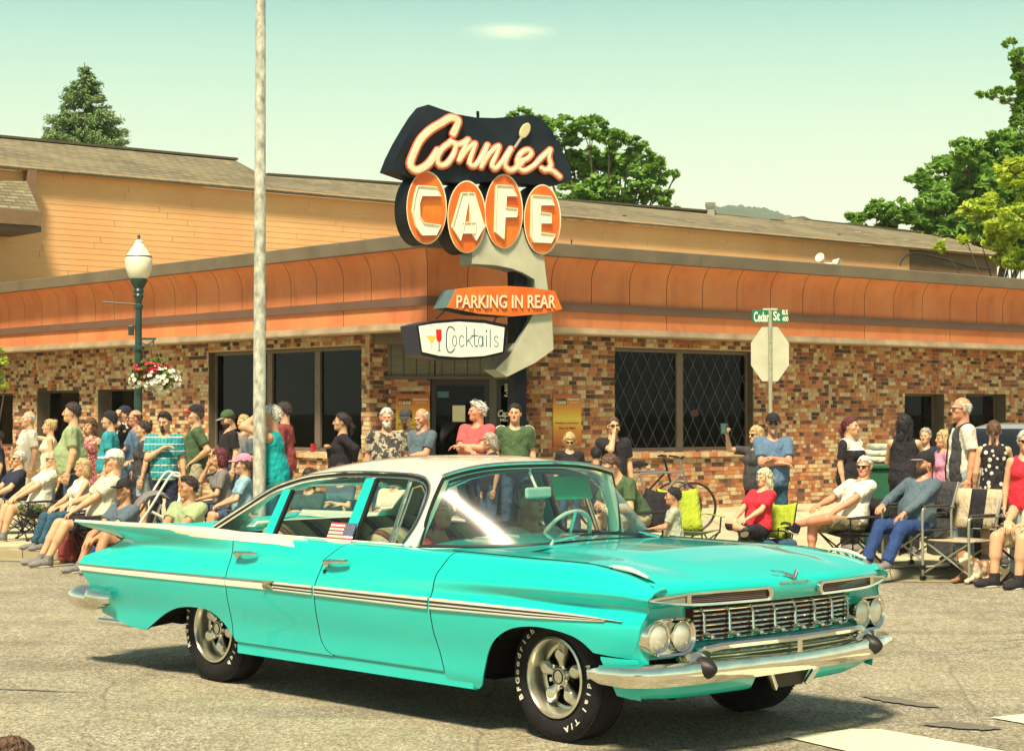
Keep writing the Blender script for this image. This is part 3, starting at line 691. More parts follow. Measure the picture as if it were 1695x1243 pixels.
q = MB(); q.prism([(0, -.5), (12, -.5), (12, zt_), (0, zt_)], lambda u, z, o: BW.pt(e2+o, z, -u), .2); q.build('wall', sid2, hall)
q = MB(); q.prism([(e0, zt_), (e2+.1, zt_), (e2+.1, zt_+.10), (e0, zt_+.10)], lambda u, z, o: BW.pt(u, z, .10+o), .06); q.build('eave_board', sid, hall)
def m_shingle():
    m, t, b = new_mat('roof_shingles'); g = nd(t, 'ShaderNodeTexCoord').outputs['Object']
    v = nd(t, 'ShaderNodeMapping', {0: g, 'Rotation': (0, 0, -math.atan2(UD.y, UD.x))}).outputs[0]
    s_ = nd(t, 'ShaderNodeSeparateXYZ', {0: v}); cb = nd(t, 'ShaderNodeCombineXYZ', {0: s_.outputs[0], 1: s_.outputs[2]})
    br = nd(t, 'ShaderNodeTexBrick', {'Vector': cb.outputs[0], 'Color1': (.30, .265, .15, 1), 'Color2': (.15, .13, .08, 1), 'Mortar': (.07, .055, .04, 1), 'Scale': 1.0, 'Mortar Size': .012, 'Brick Width': .28, 'Row Height': .085, 'Bias': -.1})
    n = noise_(t, 9, 4, .7, vec=g); c = mixc(t, ramp_(t, n, [(.35, .6), (.6, 0.0)]), br.outputs[0], (.13, .11, .065)); n2 = noise_(t, .5, 3, vec=g); c = mixc(t, ramp_(t, n2, [(.4, 0.0), (.7, .4)]), c, (.33, .29, .16))
    link(t, c, b.inputs['Base Color']); b.inputs['Roughness'].default_value = .9; bump_(t, br.outputs[1], .6, .03, b); return m
shg = m_shingle()
def roofpoly(pts, name='roof_slope', m=None, th=.06):
    q = MB(); q.add(pts, [tuple(range(len(pts)))]); o = q.build(name, m or shg, hall, fix=False); md = o.modifiers.new('s', 'SOLIDIFY'); md.thickness = th; return o
def bpx(px, py, off): u, z = BW.px(px, py, off); return BW.pt(u, z, off)
ez = zt_+.05
E_ = lambda px, off=.25: BW.pt(upx(BW, px, 300, off), ez, off)
ov = 4.5
r1l, r1r = bpx(-90, 220, -ov-.6), bpx(390, 266, -ov-.6); r2l, r2r = bpx(440, 291, -ov), bpx(1180, 352, -ov); r3 = bpx(1300, 362, -ov); r4 = bpx(1548, 389, -ov)
r2l2 = bpx(436, 291, -ov+.3)
roofpoly([E_(-90), E_(455), r2l2, r1r, r1l]); roofpoly([r1r, r2l2, BW.pt(upx(BW, 436, 290, -ov+.3), r2l2.z, -14), BW.pt(upx(BW, 390, 266, -5), r1r.z, -14)])
zz2 = (r2l.z+r3.z)/2
def rz(px, py): 
    p = bpx(px, py, -ov); return p
roofpoly([E_(455), E_(1655), r4, rz(1300, 360), rz(1280, 364), rz(1180, 352), rz(660, 306), r2l2])
roofpoly([r4, E_(1655), BW.pt(upx(BW, 1655, 420, .2), ez, -12)])
roofpoly([bpx(1275, 363, -ov+.2), bpx(1362, 371, -ov+.2), bpx(1330, 358, -ov-3)], 'roof_gable', dark_trim)
for pts in (((-90, 220), (390, 266), -ov-.6), ((440, 291), (660, 306), -ov), ((920, 332), (1180, 352), -ov), ((1330, 366), (1548, 389), -ov)):
    (a, b), (c, d), of = pts; q = MB(); q.bar(bpx(a, b, of)+Vector((0, 0, .03)), bpx(c, d, of)+Vector((0, 0, .03)), .25, .06); q.build('ridge_cap', mat('ridge_dark', (.10, .09, .06), .9), hall)
# left end: the roof comes down over a projecting bay
G0 = bpx(-90, 345, 1.6); G1 = bpx(66, 352, 1.6); roofpoly([G0+Vector((0, 0, .02)), G1+Vector((0, 0, .02)), bpx(44, 300, .3), bpx(-90, 300, .3)])
q = MB(); q.prism([(upx(BW, -90, 350, 1.6), G1.z-.28), (upx(BW, 66, 352, 1.6), G1.z-.28), (upx(BW, 66, 352, 1.6)+.08, G1.z+.02), (upx(BW, -90, 350, 1.6), G1.z+.02)], lambda u, z, o: BW.pt(u, z, 1.62+o), .12); q.build('gutter', mat('gutter_brown', (.24, .15, .085), .6), hall)
q = MB(); q.prism([(upx(BW, -90, 350, 1.2), G1.z-.40), (upx(BW, 58, 352, 1.2), G1.z-.40), (upx(BW, 58, 352, 1.2), G1.z-.28), (upx(BW, -90, 350, 1.2), G1.z-.28)], lambda u, z, o: BW.pt(u, z, 1.5+o), 1.5); q.build('soffit', soff, hall)
q = MB(); q.prism([(upx(BW, 38, 300), zpx(BW, 40, 336)), (upx(BW, 49, 300), zpx(BW, 40, 336)), (upx(BW, 49, 300), zpx(BW, 40, 284)), (upx(BW, 38, 300), zpx(BW, 40, 284))], lambda u, z, o: BW.pt(u, z, .35+o), .4); q.build('rake_board', mat('gutter_brown', (.24, .15, .085), .6), hall)
def pipe(px, y0, y1, rpx, lab, off=-2.0, m=None):
    a = bpx(px, y1, off); b = bpx(px, y0, off); r_p = rpx/FPX*a.y
    o = MB(); o.lathe([(0, 0), (r_p*1.5, 0), (r_p*1.1, .04), (r_p, .08), (r_p, b.z-a.z-.05), (r_p*1.3, b.z-a.z-.05), (r_p*1.3, b.z-a.z), (0, b.z-a.z)], n=10); ob = o.build('vent_pipe', m or door_trim); ob.location = a; tag(ob, lab, 'vent pipe')
pipe(1033, 357, 372, 3, 'black vent pipe on the shingle roof nearest the cafe sign', -1.6); pipe(1388, 388, 400, 3, 'black vent pipe on the far right of the shingle roof', -1.6)
pipe(946, 397, 404, 1.0, 'thin black spike rising above the parapet cap', 1.5)
a = bpx(1176, 360, -4.4); ch = empty('chimney_vent', a, label='square metal chimney vent with louvred top on the ridge', cat='chimney')
zz = bpx(1176, 338, -4.4).z-a.z; cm_ = mat('galvanised', (.42, .42, .33), .5, .5)
q = MB(); q.box((0, 0, zz*.35), (.12, .12, zz*.35)); q.build('shaft', cm_, ch)
for k in range(4): q = MB(); q.box((0, 0, zz*.72+k*.05), (.15, .15, .012)); q.build('louvre', cm_, ch)
q = MB(); q.box((0, 0, zz*.95), (.16, .16, .02)); q.build('cap', cm_, ch)
cab = MB(); A = [bpx(x, y, .25) for x, y in ((1490, 440), (1494, 430), (1505, 421), (1522, 420), (1560, 428), (1600, 440), (1640, 447))]; cab.tube(smoothpath(A, 5), .03, 6); o = cab.build('roof_cable', door_trim, smooth=True); tag(o, 'thick black cable looping up over the far end of the hall wall', 'cable')
cab = MB(); A = [bpx(x, y, .25) for x, y in ((1512, 425), (1540, 432), (1570, 441), (1590, 447))]; cab.tube(smoothpath(A, 5), .02, 6); o = cab.build('roof_cable', door_trim, smooth=True); tag(o, 'thinner black cable sagging beneath the thick looping one', 'cable')
fl = empty('flood_light', at_depth(1366, 432, RW.pt(upx(RW, 1366, 430, .4), 0, .4).y), label='small white floodlight on the parapet above the right facade', cat='light')
q = MB(); q.lathe([(.0, 0), (.05, 0), (.09, .10), (.085, .11), (0, .09)], n=14); o = q.build('head', white, fl, smooth=True); o.rotation_euler = (R_(70), 0, R_(-40)); o.location = (-.05, 0, .02)
q = MB(); q.lathe([(.0, 0), (.05, 0), (.09, .10), (.085, .11), (0, .09)], n=14); o = q.build('head', white, fl, smooth=True); o.rotation_euler = (R_(100), 0, R_(60)); o.location = (.14, 0, -.03)
q = MB(); q.box((0.04, 0, -.08), (.09, .03, .05)); q.build('bracket', white, fl)
# ------------------------------------------------------------------ the cafe sign
SD = Vector((math.cos(R_(30)), math.sin(R_(30)), 0)); SN = Vector((math.sin(R_(30)), -math.cos(R_(30)), 0))
so = at_depth(850, 500, 26.9); SP = Wall((so.x, so.y), SD, SN)
sign = empty('cafe_sign', SP.pt(0, walk_z(26.9), -.3), label='tall vintage cafe sign with dark script board and four orange ovals', cat='sign')
def sbuild(q, name, m, parent=None, **k):
    o = q.build(name, m, None, **k); o.parent = parent or sign; o.matrix_parent_inverse = Matrix.Translation(-sign.location); return o
za = lambda X, Y: (620+X/4.779, 170+Y/4.779)
zc_ = lambda X, Y: (600+X/2.59, 160+Y/2.59)
zd = lambda X, Y: (660+X/5.65, 460+Y/5.65)
def SPp(pts, tr, off=0.0): return [SP.px(*tr(*p), off) for p in pts]
def sface(off): return lambda u, z, o: SP.pt(u, z, off+o)
navy = mat('sign_navy', (.012, .020, .030), .45, var=.5, vs_=1.8, bump=.1, bs=8, spec=.25); black = mat('sign_black', (.006, .008, .014), .55, spec=.2)
org = None
def m_org():
    m, t, b = new_mat('sign_orange'); n = noise_(t, 2.2, 3); c = mixc(t, ramp_(t, n, [(.35, 0.0), (.65, 1.0)]), (.82, .13, .012), (.86, .22, .02)); link(t, c, b.inputs['Base Color']); b.inputs['Roughness'].default_value = .35; return m
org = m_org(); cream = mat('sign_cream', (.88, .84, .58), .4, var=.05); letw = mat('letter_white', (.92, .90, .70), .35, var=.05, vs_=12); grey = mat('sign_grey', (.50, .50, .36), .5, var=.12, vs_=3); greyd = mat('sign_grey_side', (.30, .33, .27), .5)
salmon = mat('neon_salmon', (.80, .17, .08), .3); peach = mat('script_cream', (.92, .72, .46), .3, var=.08, vs_=14)
def cabinet(pts, tr, name, m, ms, off=0, d=.36, smoothn=0, parent=None, closed=True, bevel=.006):
    P = SPp(pts, tr, off)
    if smoothn: P = [(v.x, v.y) for v in smoothpath([(a, b, 0) for a, b in P], smoothn, True)]
    q = MB(); q.prism(P, sface(off), d, 0, 1); return sbuild(q, name, [m, ms], parent, bevel=bevel)
cabinet([(425, 15), (540, 55), (650, 92), (800, 118), (950, 123), (1100, 112), (1250, 97), (1320, 125), (1400, 220), (1470, 340), (1530, 480), (1568, 608), (1440, 655), (1250, 650), (1000, 620), (700, 640), (500, 620), (300, 595), (130, 535), (170, 430), (230, 310), (300, 190), (360, 95)], za, 'script_board', navy, black)
def ell_pts(c, rx, ry, n=40): return [(c[0]+rx*math.cos(2*math.pi*k/n), c[1]+ry*math.sin(2*math.pi*k/n)) for k in range(n)]
EL4 = [((412, 832), 158, 288), ((730, 905), 152, 286), ((1023, 862), 150, 294), ((1328, 925), 145, 276)]
for i, (c, rx, ry) in enumerate(EL4):
    ov_ = cabinet(ell_pts(c, rx+2, ry+2), za, 'oval_panel', cream, black, off=.004*(i % 2)+.004, d=.37, bevel=0)
    q = MB(); P = SPp(ell_pts(c, rx-8, ry-9), za, .016+.003*(i % 2)); q.prism(P, sface(.016+.003*(i % 2)), .012); sbuild(q, 'oval_face', org, ov_).matrix_parent_inverse = Matrix()
def letter(polys, name, off=.055, th=.045):
    q = MB()
    for i, p in enumerate(polys): q.prism(SPp(p, za, off), sface(off+.002*i), th, 0, 0)
    o = sbuild(q, name, [letw], bevel=.004); q = MB()
    for p in polys[:1 if len(polys) == 1 else 9]:
        P = SPp(p, za, off); cx = sum(a for a, b in P)/len(P); cz_ = sum(b for a, b in P)/len(P)
        q.tube([SP.pt(u, z, off+.012) for u, z in P+[P[0]]], .009, 6)
    sbuild(q, 'neon_tube', cream, o, smooth=True).matrix_parent_inverse = Matrix()
    q = MB()
    for i, p in enumerate(polys): q.prism([(a+.022, b-.02) for a, b in SPp(p, za, .03)], sface(.024+.0015*i), .006)
    sbuild(q, 'letter_edge', salmon, o).matrix_parent_inverse = Matrix()
letter([[(340, 660), (490, 672), (525, 740), (372, 738), (352, 800), (355, 900), (388, 955), (522, 972), (485, 1048), (375, 1050), (328, 980), (300, 860), (318, 740)]], 'letter')
letter([[(690, 715), (742, 715), (735, 800), (700, 1000), (678, 1092), (613, 985)], [(738, 715), (787, 715), (865, 980), (800, 1092), (770, 1035)], [(690, 950), (800, 950), (795, 1035), (690, 1035)]], 'letter')
letter([[(963, 655), (1085, 660), (1125, 742), (1040, 740), (1036, 830), (1128, 842), (1122, 905), (1030, 908), (1020, 1082), (953, 1025)]], 'letter')
letter([[(1245, 735), (1395, 745), (1420, 812), (1312, 812), (1308, 870), (1392, 880), (1397, 955), (1312, 955), (1312, 1030), (1427, 1045), (1395, 1110), (1255, 1105), (1238, 1060)]], 'letter')
strokes = [([(622, 250), (648, 190), (655, 145), (600, 125), (530, 165), (440, 220), (362, 300), (312, 400), (282, 490), (312, 535), (365, 530), (435, 480), (500, 385)], 27),
    ([(600, 320), (535, 370), (495, 445), (512, 498), (568, 490), (618, 425), (640, 350), (605, 312), (650, 335), (700, 325), (737, 300)], 21),
    ([(737, 300), (695, 390), (668, 462)], 19), ([(668, 462), (730, 375), (792, 330), (765, 420), (750, 485), (785, 505), (830, 460), (892, 342)], 20), ([(892, 342), (862, 430), (842, 512)], 19),
    ([(842, 512), (910, 405), (980, 350), (955, 430), (928, 495), (952, 525), (1010, 470), (1078, 372)], 20), ([(1078, 372), (1045, 440), (1030, 500), (1070, 540), (1130, 515), (1175, 465)], 20),
    ([(1130, 465), (1200, 450), (1238, 408), (1212, 378), (1165, 400), (1130, 460), (1145, 525), (1190, 540), (1260, 500), (1320, 440), (1388, 378)], 20),
    ([(1388, 378), (1378, 440), (1393, 505), (1350, 540), (1318, 520)], 19), ([(1340, 535), (1400, 540), (1462, 590)], 20)]
def script(sts, tr, name, m, off, th, grow=0.0, h=.011, sc=1.0, k=.004):
    pts = []
    for p, r_p in sts:
        P = [SP.px(*tr(*a), off) for a in p]; P = smoothpath([(a, 0, b) for a, b in P], 3) if len(P) > 2 else [Vector((a, 0, b)) for a, b in P]; pts.append((P, r_p*sc+grow))
    A = np.array([list(v) for P, _ in pts for v in P]); lo = A.min(0)-.1; hi = A.max(0)+.1; lo[1] = -th-.03; hi[1] = th+.03
    f = Field(lo, hi, h, .1)
    for P, r_ in pts:
        for a, b in zip(P[:-1], P[1:]): f.cone(a, b, r_, r_, k=0)
    Yv = f.ax[1][None, :, None]; f.F = np.maximum(f.F, np.abs(Yv)-th); V, Fc = f.mesh()
    W3 = np.array([list(SP.pt(0, 0, off))])+V[:, :1]*np.array([list(SP.d)])+V[:, 2:]*np.array([[0, 0, 1.]])-V[:, 1:2]*np.array([list(SP.n)])
    me = np_mesh(name, W3, Fc, m, True); o = put(name, me); 
    try: me.set_sharp_from_angle(angle=R_(50))
    except Exception: pass
    return o
PXM = so.y/FPX/4.779
def adopt(o, p=None): o.parent = p or sign; o.matrix_parent_inverse = Matrix() if p else Matrix.Translation(-sign.location); return o
# one script word, its bright channel over a salmon rim
o1 = adopt(script(strokes, za, 'script_word', salmon, .045, .035, .022, sc=PXM)); o2 = adopt(script(strokes, za, 'script_face', peach, .075, .03, 0.0, sc=PXM), o1)
q = MB(); q.tube([SP.pt(*SP.px(*za(1108, 360), .05), .05), SP.pt(*SP.px(*za(1168, 270), .05), .05)], .022, 8); sbuild(q, 'toothpick', mat('pick_grey', (.35, .36, .28), .5))
P = SPp([(1195+42*math.cos(a)*.8+26*math.sin(a), 222-60*math.sin(a)+14*math.cos(a)) for a in [2*math.pi*k/20 for k in range(20)]], za, .07)
q = MB(); q.prism(P, sface(.07), .05); ol = sbuild(q, 'olive', mat('olive_cream', (.62, .55, .30), .4), bevel=.012)
q = MB(); q.tube([SP.pt(*SP.px(*za(818, 118), -.1), -.1), SP.pt(*SP.px(*za(816, 70), -.1), -.1)], .022, 8); sbuild(q, 'finial', black)
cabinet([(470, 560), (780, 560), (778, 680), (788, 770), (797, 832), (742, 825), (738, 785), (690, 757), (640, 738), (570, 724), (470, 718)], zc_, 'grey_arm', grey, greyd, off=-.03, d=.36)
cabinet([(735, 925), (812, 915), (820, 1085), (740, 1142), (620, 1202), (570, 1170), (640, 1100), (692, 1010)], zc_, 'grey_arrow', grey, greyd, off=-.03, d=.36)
pk = cabinet([(400, 825), (480, 816), (620, 812), (720, 818), (826, 834), (858, 912), (780, 931), (640, 943), (500, 932), (362, 905)], zc_, 'parking_panel', org, mat('sign_teal_side', (.10, .17, .17), .5), off=.03, d=.42)
def sgtext(txt, box, tr, m, off, bold, parent, ext=.012, slope=True):
    (x0, y0, x1, y1) = box; V, F = text_mesh(txt, 1.0, 0, bold=bold, spacing=1.02); ax0, ax1 = min(v.x for v in V), max(v.x for v in V); ay0, ay1 = min(v.y for v in V), max(v.y for v in V)
    c00 = SP.px(*tr(x0, y1), off); c10 = SP.px(*tr(x1, y1), off); c01 = SP.px(*tr(x0, y0), off); c11 = SP.px(*tr(x1, y0), off); q = MB()
    P = []
    for v in V:
        s, t = (v.x-ax0)/(ax1-ax0), (v.y-ay0)/(ay1-ay0)
        u = (c00[0]*(1-s)+c10[0]*s)*(1-t)+(c01[0]*(1-s)+c11[0]*s)*t; z = (c00[1]*(1-s)+c10[1]*s)*(1-t)+(c01[1]*(1-s)+c11[1]*s)*t; P.append(SP.pt(u, z, off))
    
    for v_, f_ in islands(P, F): q = MB(); q.add(v_, f_); o = q.build('letter', m, None, fix=False); md = o.modifiers.new('s', 'SOLIDIFY'); md.thickness = ext; md.offset = 0; adopt(o, parent)
sgtext('PARKING IN REAR', (540, 158, 1466, 286), zd, salmon, .040, .035, pk); sgtext('PARKING IN REAR', (540, 160, 1466, 284), zd, peach, .052, .012, pk)
ck = cabinet([(165, 442), (330, 402), (560, 382), (800, 392), (1025, 440), (1010, 560), (985, 712), (780, 755), (560, 768), (350, 752), (212, 722)], zd, 'cocktail_cabinet', black, mat('sign_navy_side', (.02, .025, .06), .4), off=.10, d=.50)
q = MB(); q.prism(SPp([(187, 452), (330, 428), (560, 410), (800, 425), (990, 464), (972, 690), (800, 730), (580, 742), (380, 728), (222, 692)], zd, .108), sface(.108), .01); adopt(q.build('cocktail_face', mat('sign_white', (.95, .95, .80), .3, var=.03)), ck)
teal = mat('cocktail_teal', (.02, .12, .20), .5)
def ellst(cx, cy, rx, ry): return [(cx+rx*math.cos(a), cy+ry*math.sin(a)) for a in [2*math.pi*k/12 for k in range(13)]]
cst = [([(520, 495), (508, 467), (472, 458), (450, 498), (446, 570), (446, 640), (460, 688), (495, 695), (520, 662)], 6), (ellst(522, 590, 20, 48), 4), ([(608, 560), (592, 540), (572, 552), (566, 590), (572, 630), (592, 642), (610, 622)], 4),
    ([(635, 460), (635, 640)], 5), ([(690, 545), (642, 592)], 4), ([(650, 582), (690, 642)], 4), ([(705, 475), (707, 560), (710, 620), (725, 640), (737, 632)], 5), ([(680, 540), (742, 540)], 4), (ellst(765, 592, 19, 48), 4), ([(788, 540), (788, 642)], 5),
    ([(820, 540), (820, 642)], 5), ([(820, 495), (820, 500)], 8), ([(855, 485), (855, 645)], 5), ([(930, 562), (915, 545), (897, 557), (900, 585), (925, 607), (930, 630), (910, 644), (890, 628)], 4)]
adopt(script(cst, zd, 'script_lettering', teal, .109, .006, 0, h=.0055, sc=so.y/FPX/5.65, k=0), ck)
for pts, mm in (([(252, 540), (362, 540), (316, 602), (300, 602)], mat('drink_yellow', (.85, .60, .10), .5)), ([(304, 600), (312, 600), (312, 668), (304, 668)], mat('drink_yellow', (.85, .60, .10), .5)), ([(350, 482), (400, 482), (402, 560), (395, 590), (378, 602), (360, 590), (352, 555)], mat('drink_red', (.65, .01, .02), .5)), ([(374, 602), (381, 602), (381, 680), (374, 680)], teal), ([(365, 677), (392, 677), (392, 682), (365, 682)], teal)):
    q = MB(); q.prism(SPp(pts, zd, .112), sface(.112+.002*(mm is teal)), .004); adopt(q.build('glass_emblem', mm), ck)
q = MB(); pl = SP.pt(SP.px(857, 600, -.2)[0], 0, -.22); q.box((pl.x, pl.y, 2.3), (.10, .10, 2.42), rz=R_(30)); sbuild(q, 'post', black)
q = MB(); q.box((pl.x, pl.y, .01), (.2, .2, .02), rz=R_(30)); sbuild(q, 'base_plate', black)
for (a, b) in (((735, 515), (722, 528)), ((822, 525), (815, 537))):
    q = MB(); q.tube([SP.pt(*SP.px(*a, .0), 0), SP.pt(*SP.px(*b, .0), 0)], .012, 6); sbuild(q, 'hanger', black)

# ------------------------------------------------------------------ trees and hill
def m_leaf(name, c1, c2, tr=.38):
    m = bpy.data.materials.new(name); m.use_nodes = True; t = m.node_tree; b = t.nodes['Principled BSDF']; o = t.nodes['Material Output']
    inf = nd(t, 'ShaderNodeAttribute', attribute_name='tone').outputs['Fac']; c = mixc(t, inf, c1, c2); link(t, c, b.inputs['Base Color']); b.inputs['Roughness'].default_value = .55
    tl = nd(t, 'ShaderNodeBsdfTranslucent', {0: c}); ms = nd(t, 'ShaderNodeMixShader', {0: tr, 1: b.outputs[0], 2: tl.outputs[0]}); link(t, ms.outputs[0], o.inputs[0]); return m
def leaves(clumps, n, size, m, name, parent, seed, flat=.55, asp=.5):
    g = np.random.default_rng(seed); V = []; T = []
    tot = sum(c[1]**2 for c in clumps)
    for c, r, *rest in clumps:
        k = int(n*r*r/tot); d = g.normal(size=(k, 3)); d /= np.linalg.norm(d, axis=1)[:, None]; rad = r*g.random(k)**.42
        # sub-twigs: gather leaves about random centres for a clumpy outline
        sub = g.normal(size=(max(4, k//38), 3)); sub /= np.linalg.norm(sub, axis=1)[:, None]; sub *= (r*g.random(len(sub))**.35)[:, None]*np.array([1, 1, .8])
        ctr = sub[g.integers(0, len(sub), k)]+d*(r*.20*g.random(k)**.6)[:, None]*np.array([1.3, 1.3, .55])
        P = np.array(c)[None]+ctr; s = size*(.6+.8*g.random(k)); a = g.normal(size=(k, 3)); a[:, 2] *= flat; a /= np.linalg.norm(a, axis=1)[:, None]
        nrm = g.normal(size=(k, 3))*.6+np.array([0, 0, 1.]); b = np.cross(a, nrm); b /= np.linalg.norm(b, axis=1)[:, None]
        q = np.stack([P-a*s[:, None]*.5, P+b*s[:, None]*asp*.5, P+a*s[:, None]*.5, P-b*s[:, None]*asp*.5], 1); V.append(q.reshape(-1, 3))
        tone = g.random(k)*.65+(rest[0] if rest else .2); T.append(np.repeat(tone, 4))
    V = np.concatenate(V); T = np.clip(np.concatenate(T), 0, 1).astype(np.float32); Fc = np.arange(len(V)).reshape(-1, 4)
    me = np_mesh(name, V, Fc, m, False); at = me.attributes.new('tone', 'FLOAT', 'POINT'); at.data.foreach_set('value', T); return put(name, me, parent)
bark = mat('bark', (.11, .075, .05), .9, var=.3, vs_=6, bump=.5, bs=14)
def tree(base, clumps, n, size, m, lab, seed, name='broadleaf_tree', r0=.25, group=None, boughs=None):
    t_ = empty(name, base, label=lab, cat='tree', group=group); B = Vector(base); top = sum((Vector(c[0]) for c in clumps), Vector())/len(clumps); q = MB(); r_ = random.Random(seed)
    fork = Vector((B.x*.4+top.x*.6, B.y*.4+top.y*.6, B.z+(min(c[0][2]-c[1] for c in clumps)-B.z)*.7)); q.tube(smoothpath([B, B.lerp(fork, .5)+Vector((.1, 0, 0)), fork], 4), [r0*(1-.05*i) for i in range(9)], 8)
    for bl in (boughs or []):
        L = smoothpath([at_depth(x_, y_, B.y) for x_, y_ in bl], 4); q.tube(L, [.045*(1-.8*i/(len(L)-1)) for i in range(len(L))], 6)
    for c in ([] if boughs else clumps):
        e = Vector(c[0]); md = fork.lerp(e, .5)+Vector((0, 0, -.1*(e-fork).length)); L = smoothpath([fork, md, e], 4); q.tube(L, [r0*.42*(1-.85*i/(len(L)-1)) for i in range(len(L))], 6)
        for k in range(5):
            d = Vector((r_.uniform(-1, 1), r_.uniform(-1, 1), r_.uniform(-.4, 1))).normalized()*c[1]*.85; q.tube([e.lerp(md, .3*r_.random()), e+d*.5+Vector((0, 0, -.1)), e+d], [r0*.09, r0*.06, .008], 4)
    o = q.build('trunk', bark, None, smooth='all', fix=False); adopt2(o, t_); o = leaves([(tuple(c[0]), *c[1:]) for c in clumps], n, size, m, 'crown', None, seed); adopt2(o, t_); return t_
def adopt2(o, p): o.parent = p; o.matrix_parent_inverse = Matrix.Translation(-p.location); return o
def clump(lst, Y, seed, dd=1.5):
    r_ = random.Random(seed); out = []
    for px, py, rp, *tn in lst:
        y = Y+r_.uniform(-dd, dd); p = at_depth(px, py, y); out.append((p, rp/FPX*y, *(tn or [.2])))
    return out
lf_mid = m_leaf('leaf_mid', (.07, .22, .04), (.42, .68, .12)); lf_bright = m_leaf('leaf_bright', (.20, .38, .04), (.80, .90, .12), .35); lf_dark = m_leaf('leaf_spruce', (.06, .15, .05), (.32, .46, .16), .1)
C = clump([(885, 215, 32), (860, 200, 24), (930, 220, 36), (975, 215, 30), (1010, 225, 28), (1045, 240, 26), (1030, 275, 34), (990, 270, 40), (950, 280, 40), (1075, 265, 24), (1095, 290, 20), (1060, 300, 34), (1000, 320, 36), (950, 330, 36), (1085, 325, 26), (1110, 342, 16), (900, 260, 36), (1040, 345, 30), (1118, 290, 8)], 74, 4)
tree((at_depth(985, 500, 74).x, 74, 0), C, 20000, .28, lf_mid, 'leafy tree rising behind the cafe sign and the hall roof', 5)
C = clump([(1420, 365, 24), (1460, 352, 28), (1505, 350, 32), (1550, 360, 32), (1590, 375, 36), (1530, 300, 28), (1570, 285, 34), (1600, 255, 34), (1645, 250, 38), (1690, 240, 40), (1555, 330, 26), (1620, 310, 44), (1680, 320, 50), (1640, 360, 46), (1700, 390, 50), (1560, 385, 24), (1640, 410, 30), (1740, 300, 60), (1475, 375, 18), (1640, 290, 50), (1600, 330, 45), (1680, 400, 46), (1560, 325, 34), (1700, 260, 40), (1520, 375, 24)], 70, 9)
tree((at_depth(1690, 500, 70).x, 70, 0), C, 46000, .30, lf_mid, 'big spreading green tree at the far right behind the hall', 6)
C = clump([(1680, 95, 12), (1695, 130, 14), (1672, 152, 10), (1640, 156, 9), (1620, 157, 6), (1690, 180, 16), (1676, 68, 9), (1662, 75, 6), (1695, 165, 14), (1690, 110, 16), (1655, 152, 9), (1685, 200, 14), (1700, 150, 18), (1628, 157, 8), (1665, 165, 9), (1688, 85, 8), (1682, 128, 8)], 52, 9, 1)
tree((at_depth(1760, 500, 52).x, 52, 0), C, 9500, .15, lf_mid, 'tall tree whose thin upper boughs enter at the right edge', 8, r0=.12, boughs=[[(1760, 420), (1730, 300), (1705, 180), (1690, 110), (1672, 64)], [(1725, 270), (1695, 200), (1660, 165), (1612, 156)], [(1708, 190), (1690, 178), (1668, 160)], [(1698, 140), (1685, 95)], [(1740, 330), (1700, 240), (1680, 205)]])
C = clump([(1680, 285, 30, .35), (1640, 340, 26, .35), (1610, 350, 24, .3), (1670, 370, 36, .35), (1690, 430, 26, .35), (1650, 395, 26, .3), (1560, 408, 10, .3), (1600, 400, 14, .3), (1665, 420, 22, .35), (1720, 340, 40, .35)], 56, 12, 1)
tree((at_depth(1730, 500, 57).x, 57, 0), C, 13000, .25, lf_bright, 'yellow green tree in full sun at the right edge beside the hall', 9, r0=.10)
C = clump([(2, 600, 12, .3), (-8, 625, 16, .3), (8, 640, 8, .3), (-2, 580, 8, .3)], 26.5, 3, .2)
sh = tree((at_depth(-14, 700, 26.5).x, 26.5, walk_z(26.5)), C, 1600, .07, lf_bright, 'small bright street tree just entering at the left edge', 10, name='street_tree', r0=.05)
# spruce
sb = at_depth(145, 500, 80); st_ = empty('spruce_tree', (sb.x, 80, 0), label='tall dark spruce standing behind the shingle roof on the left', cat='tree')
tip = at_depth(140, 104, 80); q = MB(); H = tip.z; q.tube([(0, 0, 0), (0, 0, H*.6), (tip.x-sb.x, 0, H)], [.3, .16, .02], 8); q.build('trunk', bark, st_, smooth='all')
g = np.random.default_rng(21); V = []; T = []; bq = MB()
for i in range(400):
    f = g.random()**.75; z = H-.1-f*7.5; L = .12+.52*(H-z)*(.75+.5*g.random()); L = min(L, 3.1); a = g.random()*6.283; d = np.array([math.cos(a), math.sin(a), 0.]); n_ = int(40+L*95); s = g.random(n_)**.7
    P = np.array([(tip.x-sb.x)*z/H, 0, z])+d*(L*s)[:, None]+np.array([0, 0, 1.])*((.10*s-.32*s*s+.24*s**3)*L)[:, None]+g.normal(size=(n_, 3))*np.array([.055, .055, .06])*(.5+L*.5)
    dirn = d*.7+g.normal(size=(n_, 3))*.5; dirn[:, 2] -= .25; dirn /= np.linalg.norm(dirn, axis=1)[:, None]; nb = np.cross(dirn, g.normal(size=(n_, 3))); nb /= np.linalg.norm(nb, axis=1)[:, None]; sz = .11+.10*g.random(n_)
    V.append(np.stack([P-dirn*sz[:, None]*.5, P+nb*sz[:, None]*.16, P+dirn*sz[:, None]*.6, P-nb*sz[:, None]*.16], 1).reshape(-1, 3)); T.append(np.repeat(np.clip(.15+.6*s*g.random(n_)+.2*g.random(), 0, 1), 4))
    bq.tube([(0, 0, z), tuple(np.array([0, 0, z])+d*L*.6+np.array([0, 0, -.02*L])), tuple(np.array([0, 0, z])+d*L*.95+np.array([0, 0, .0]))], [.035, .02, .008], 4)
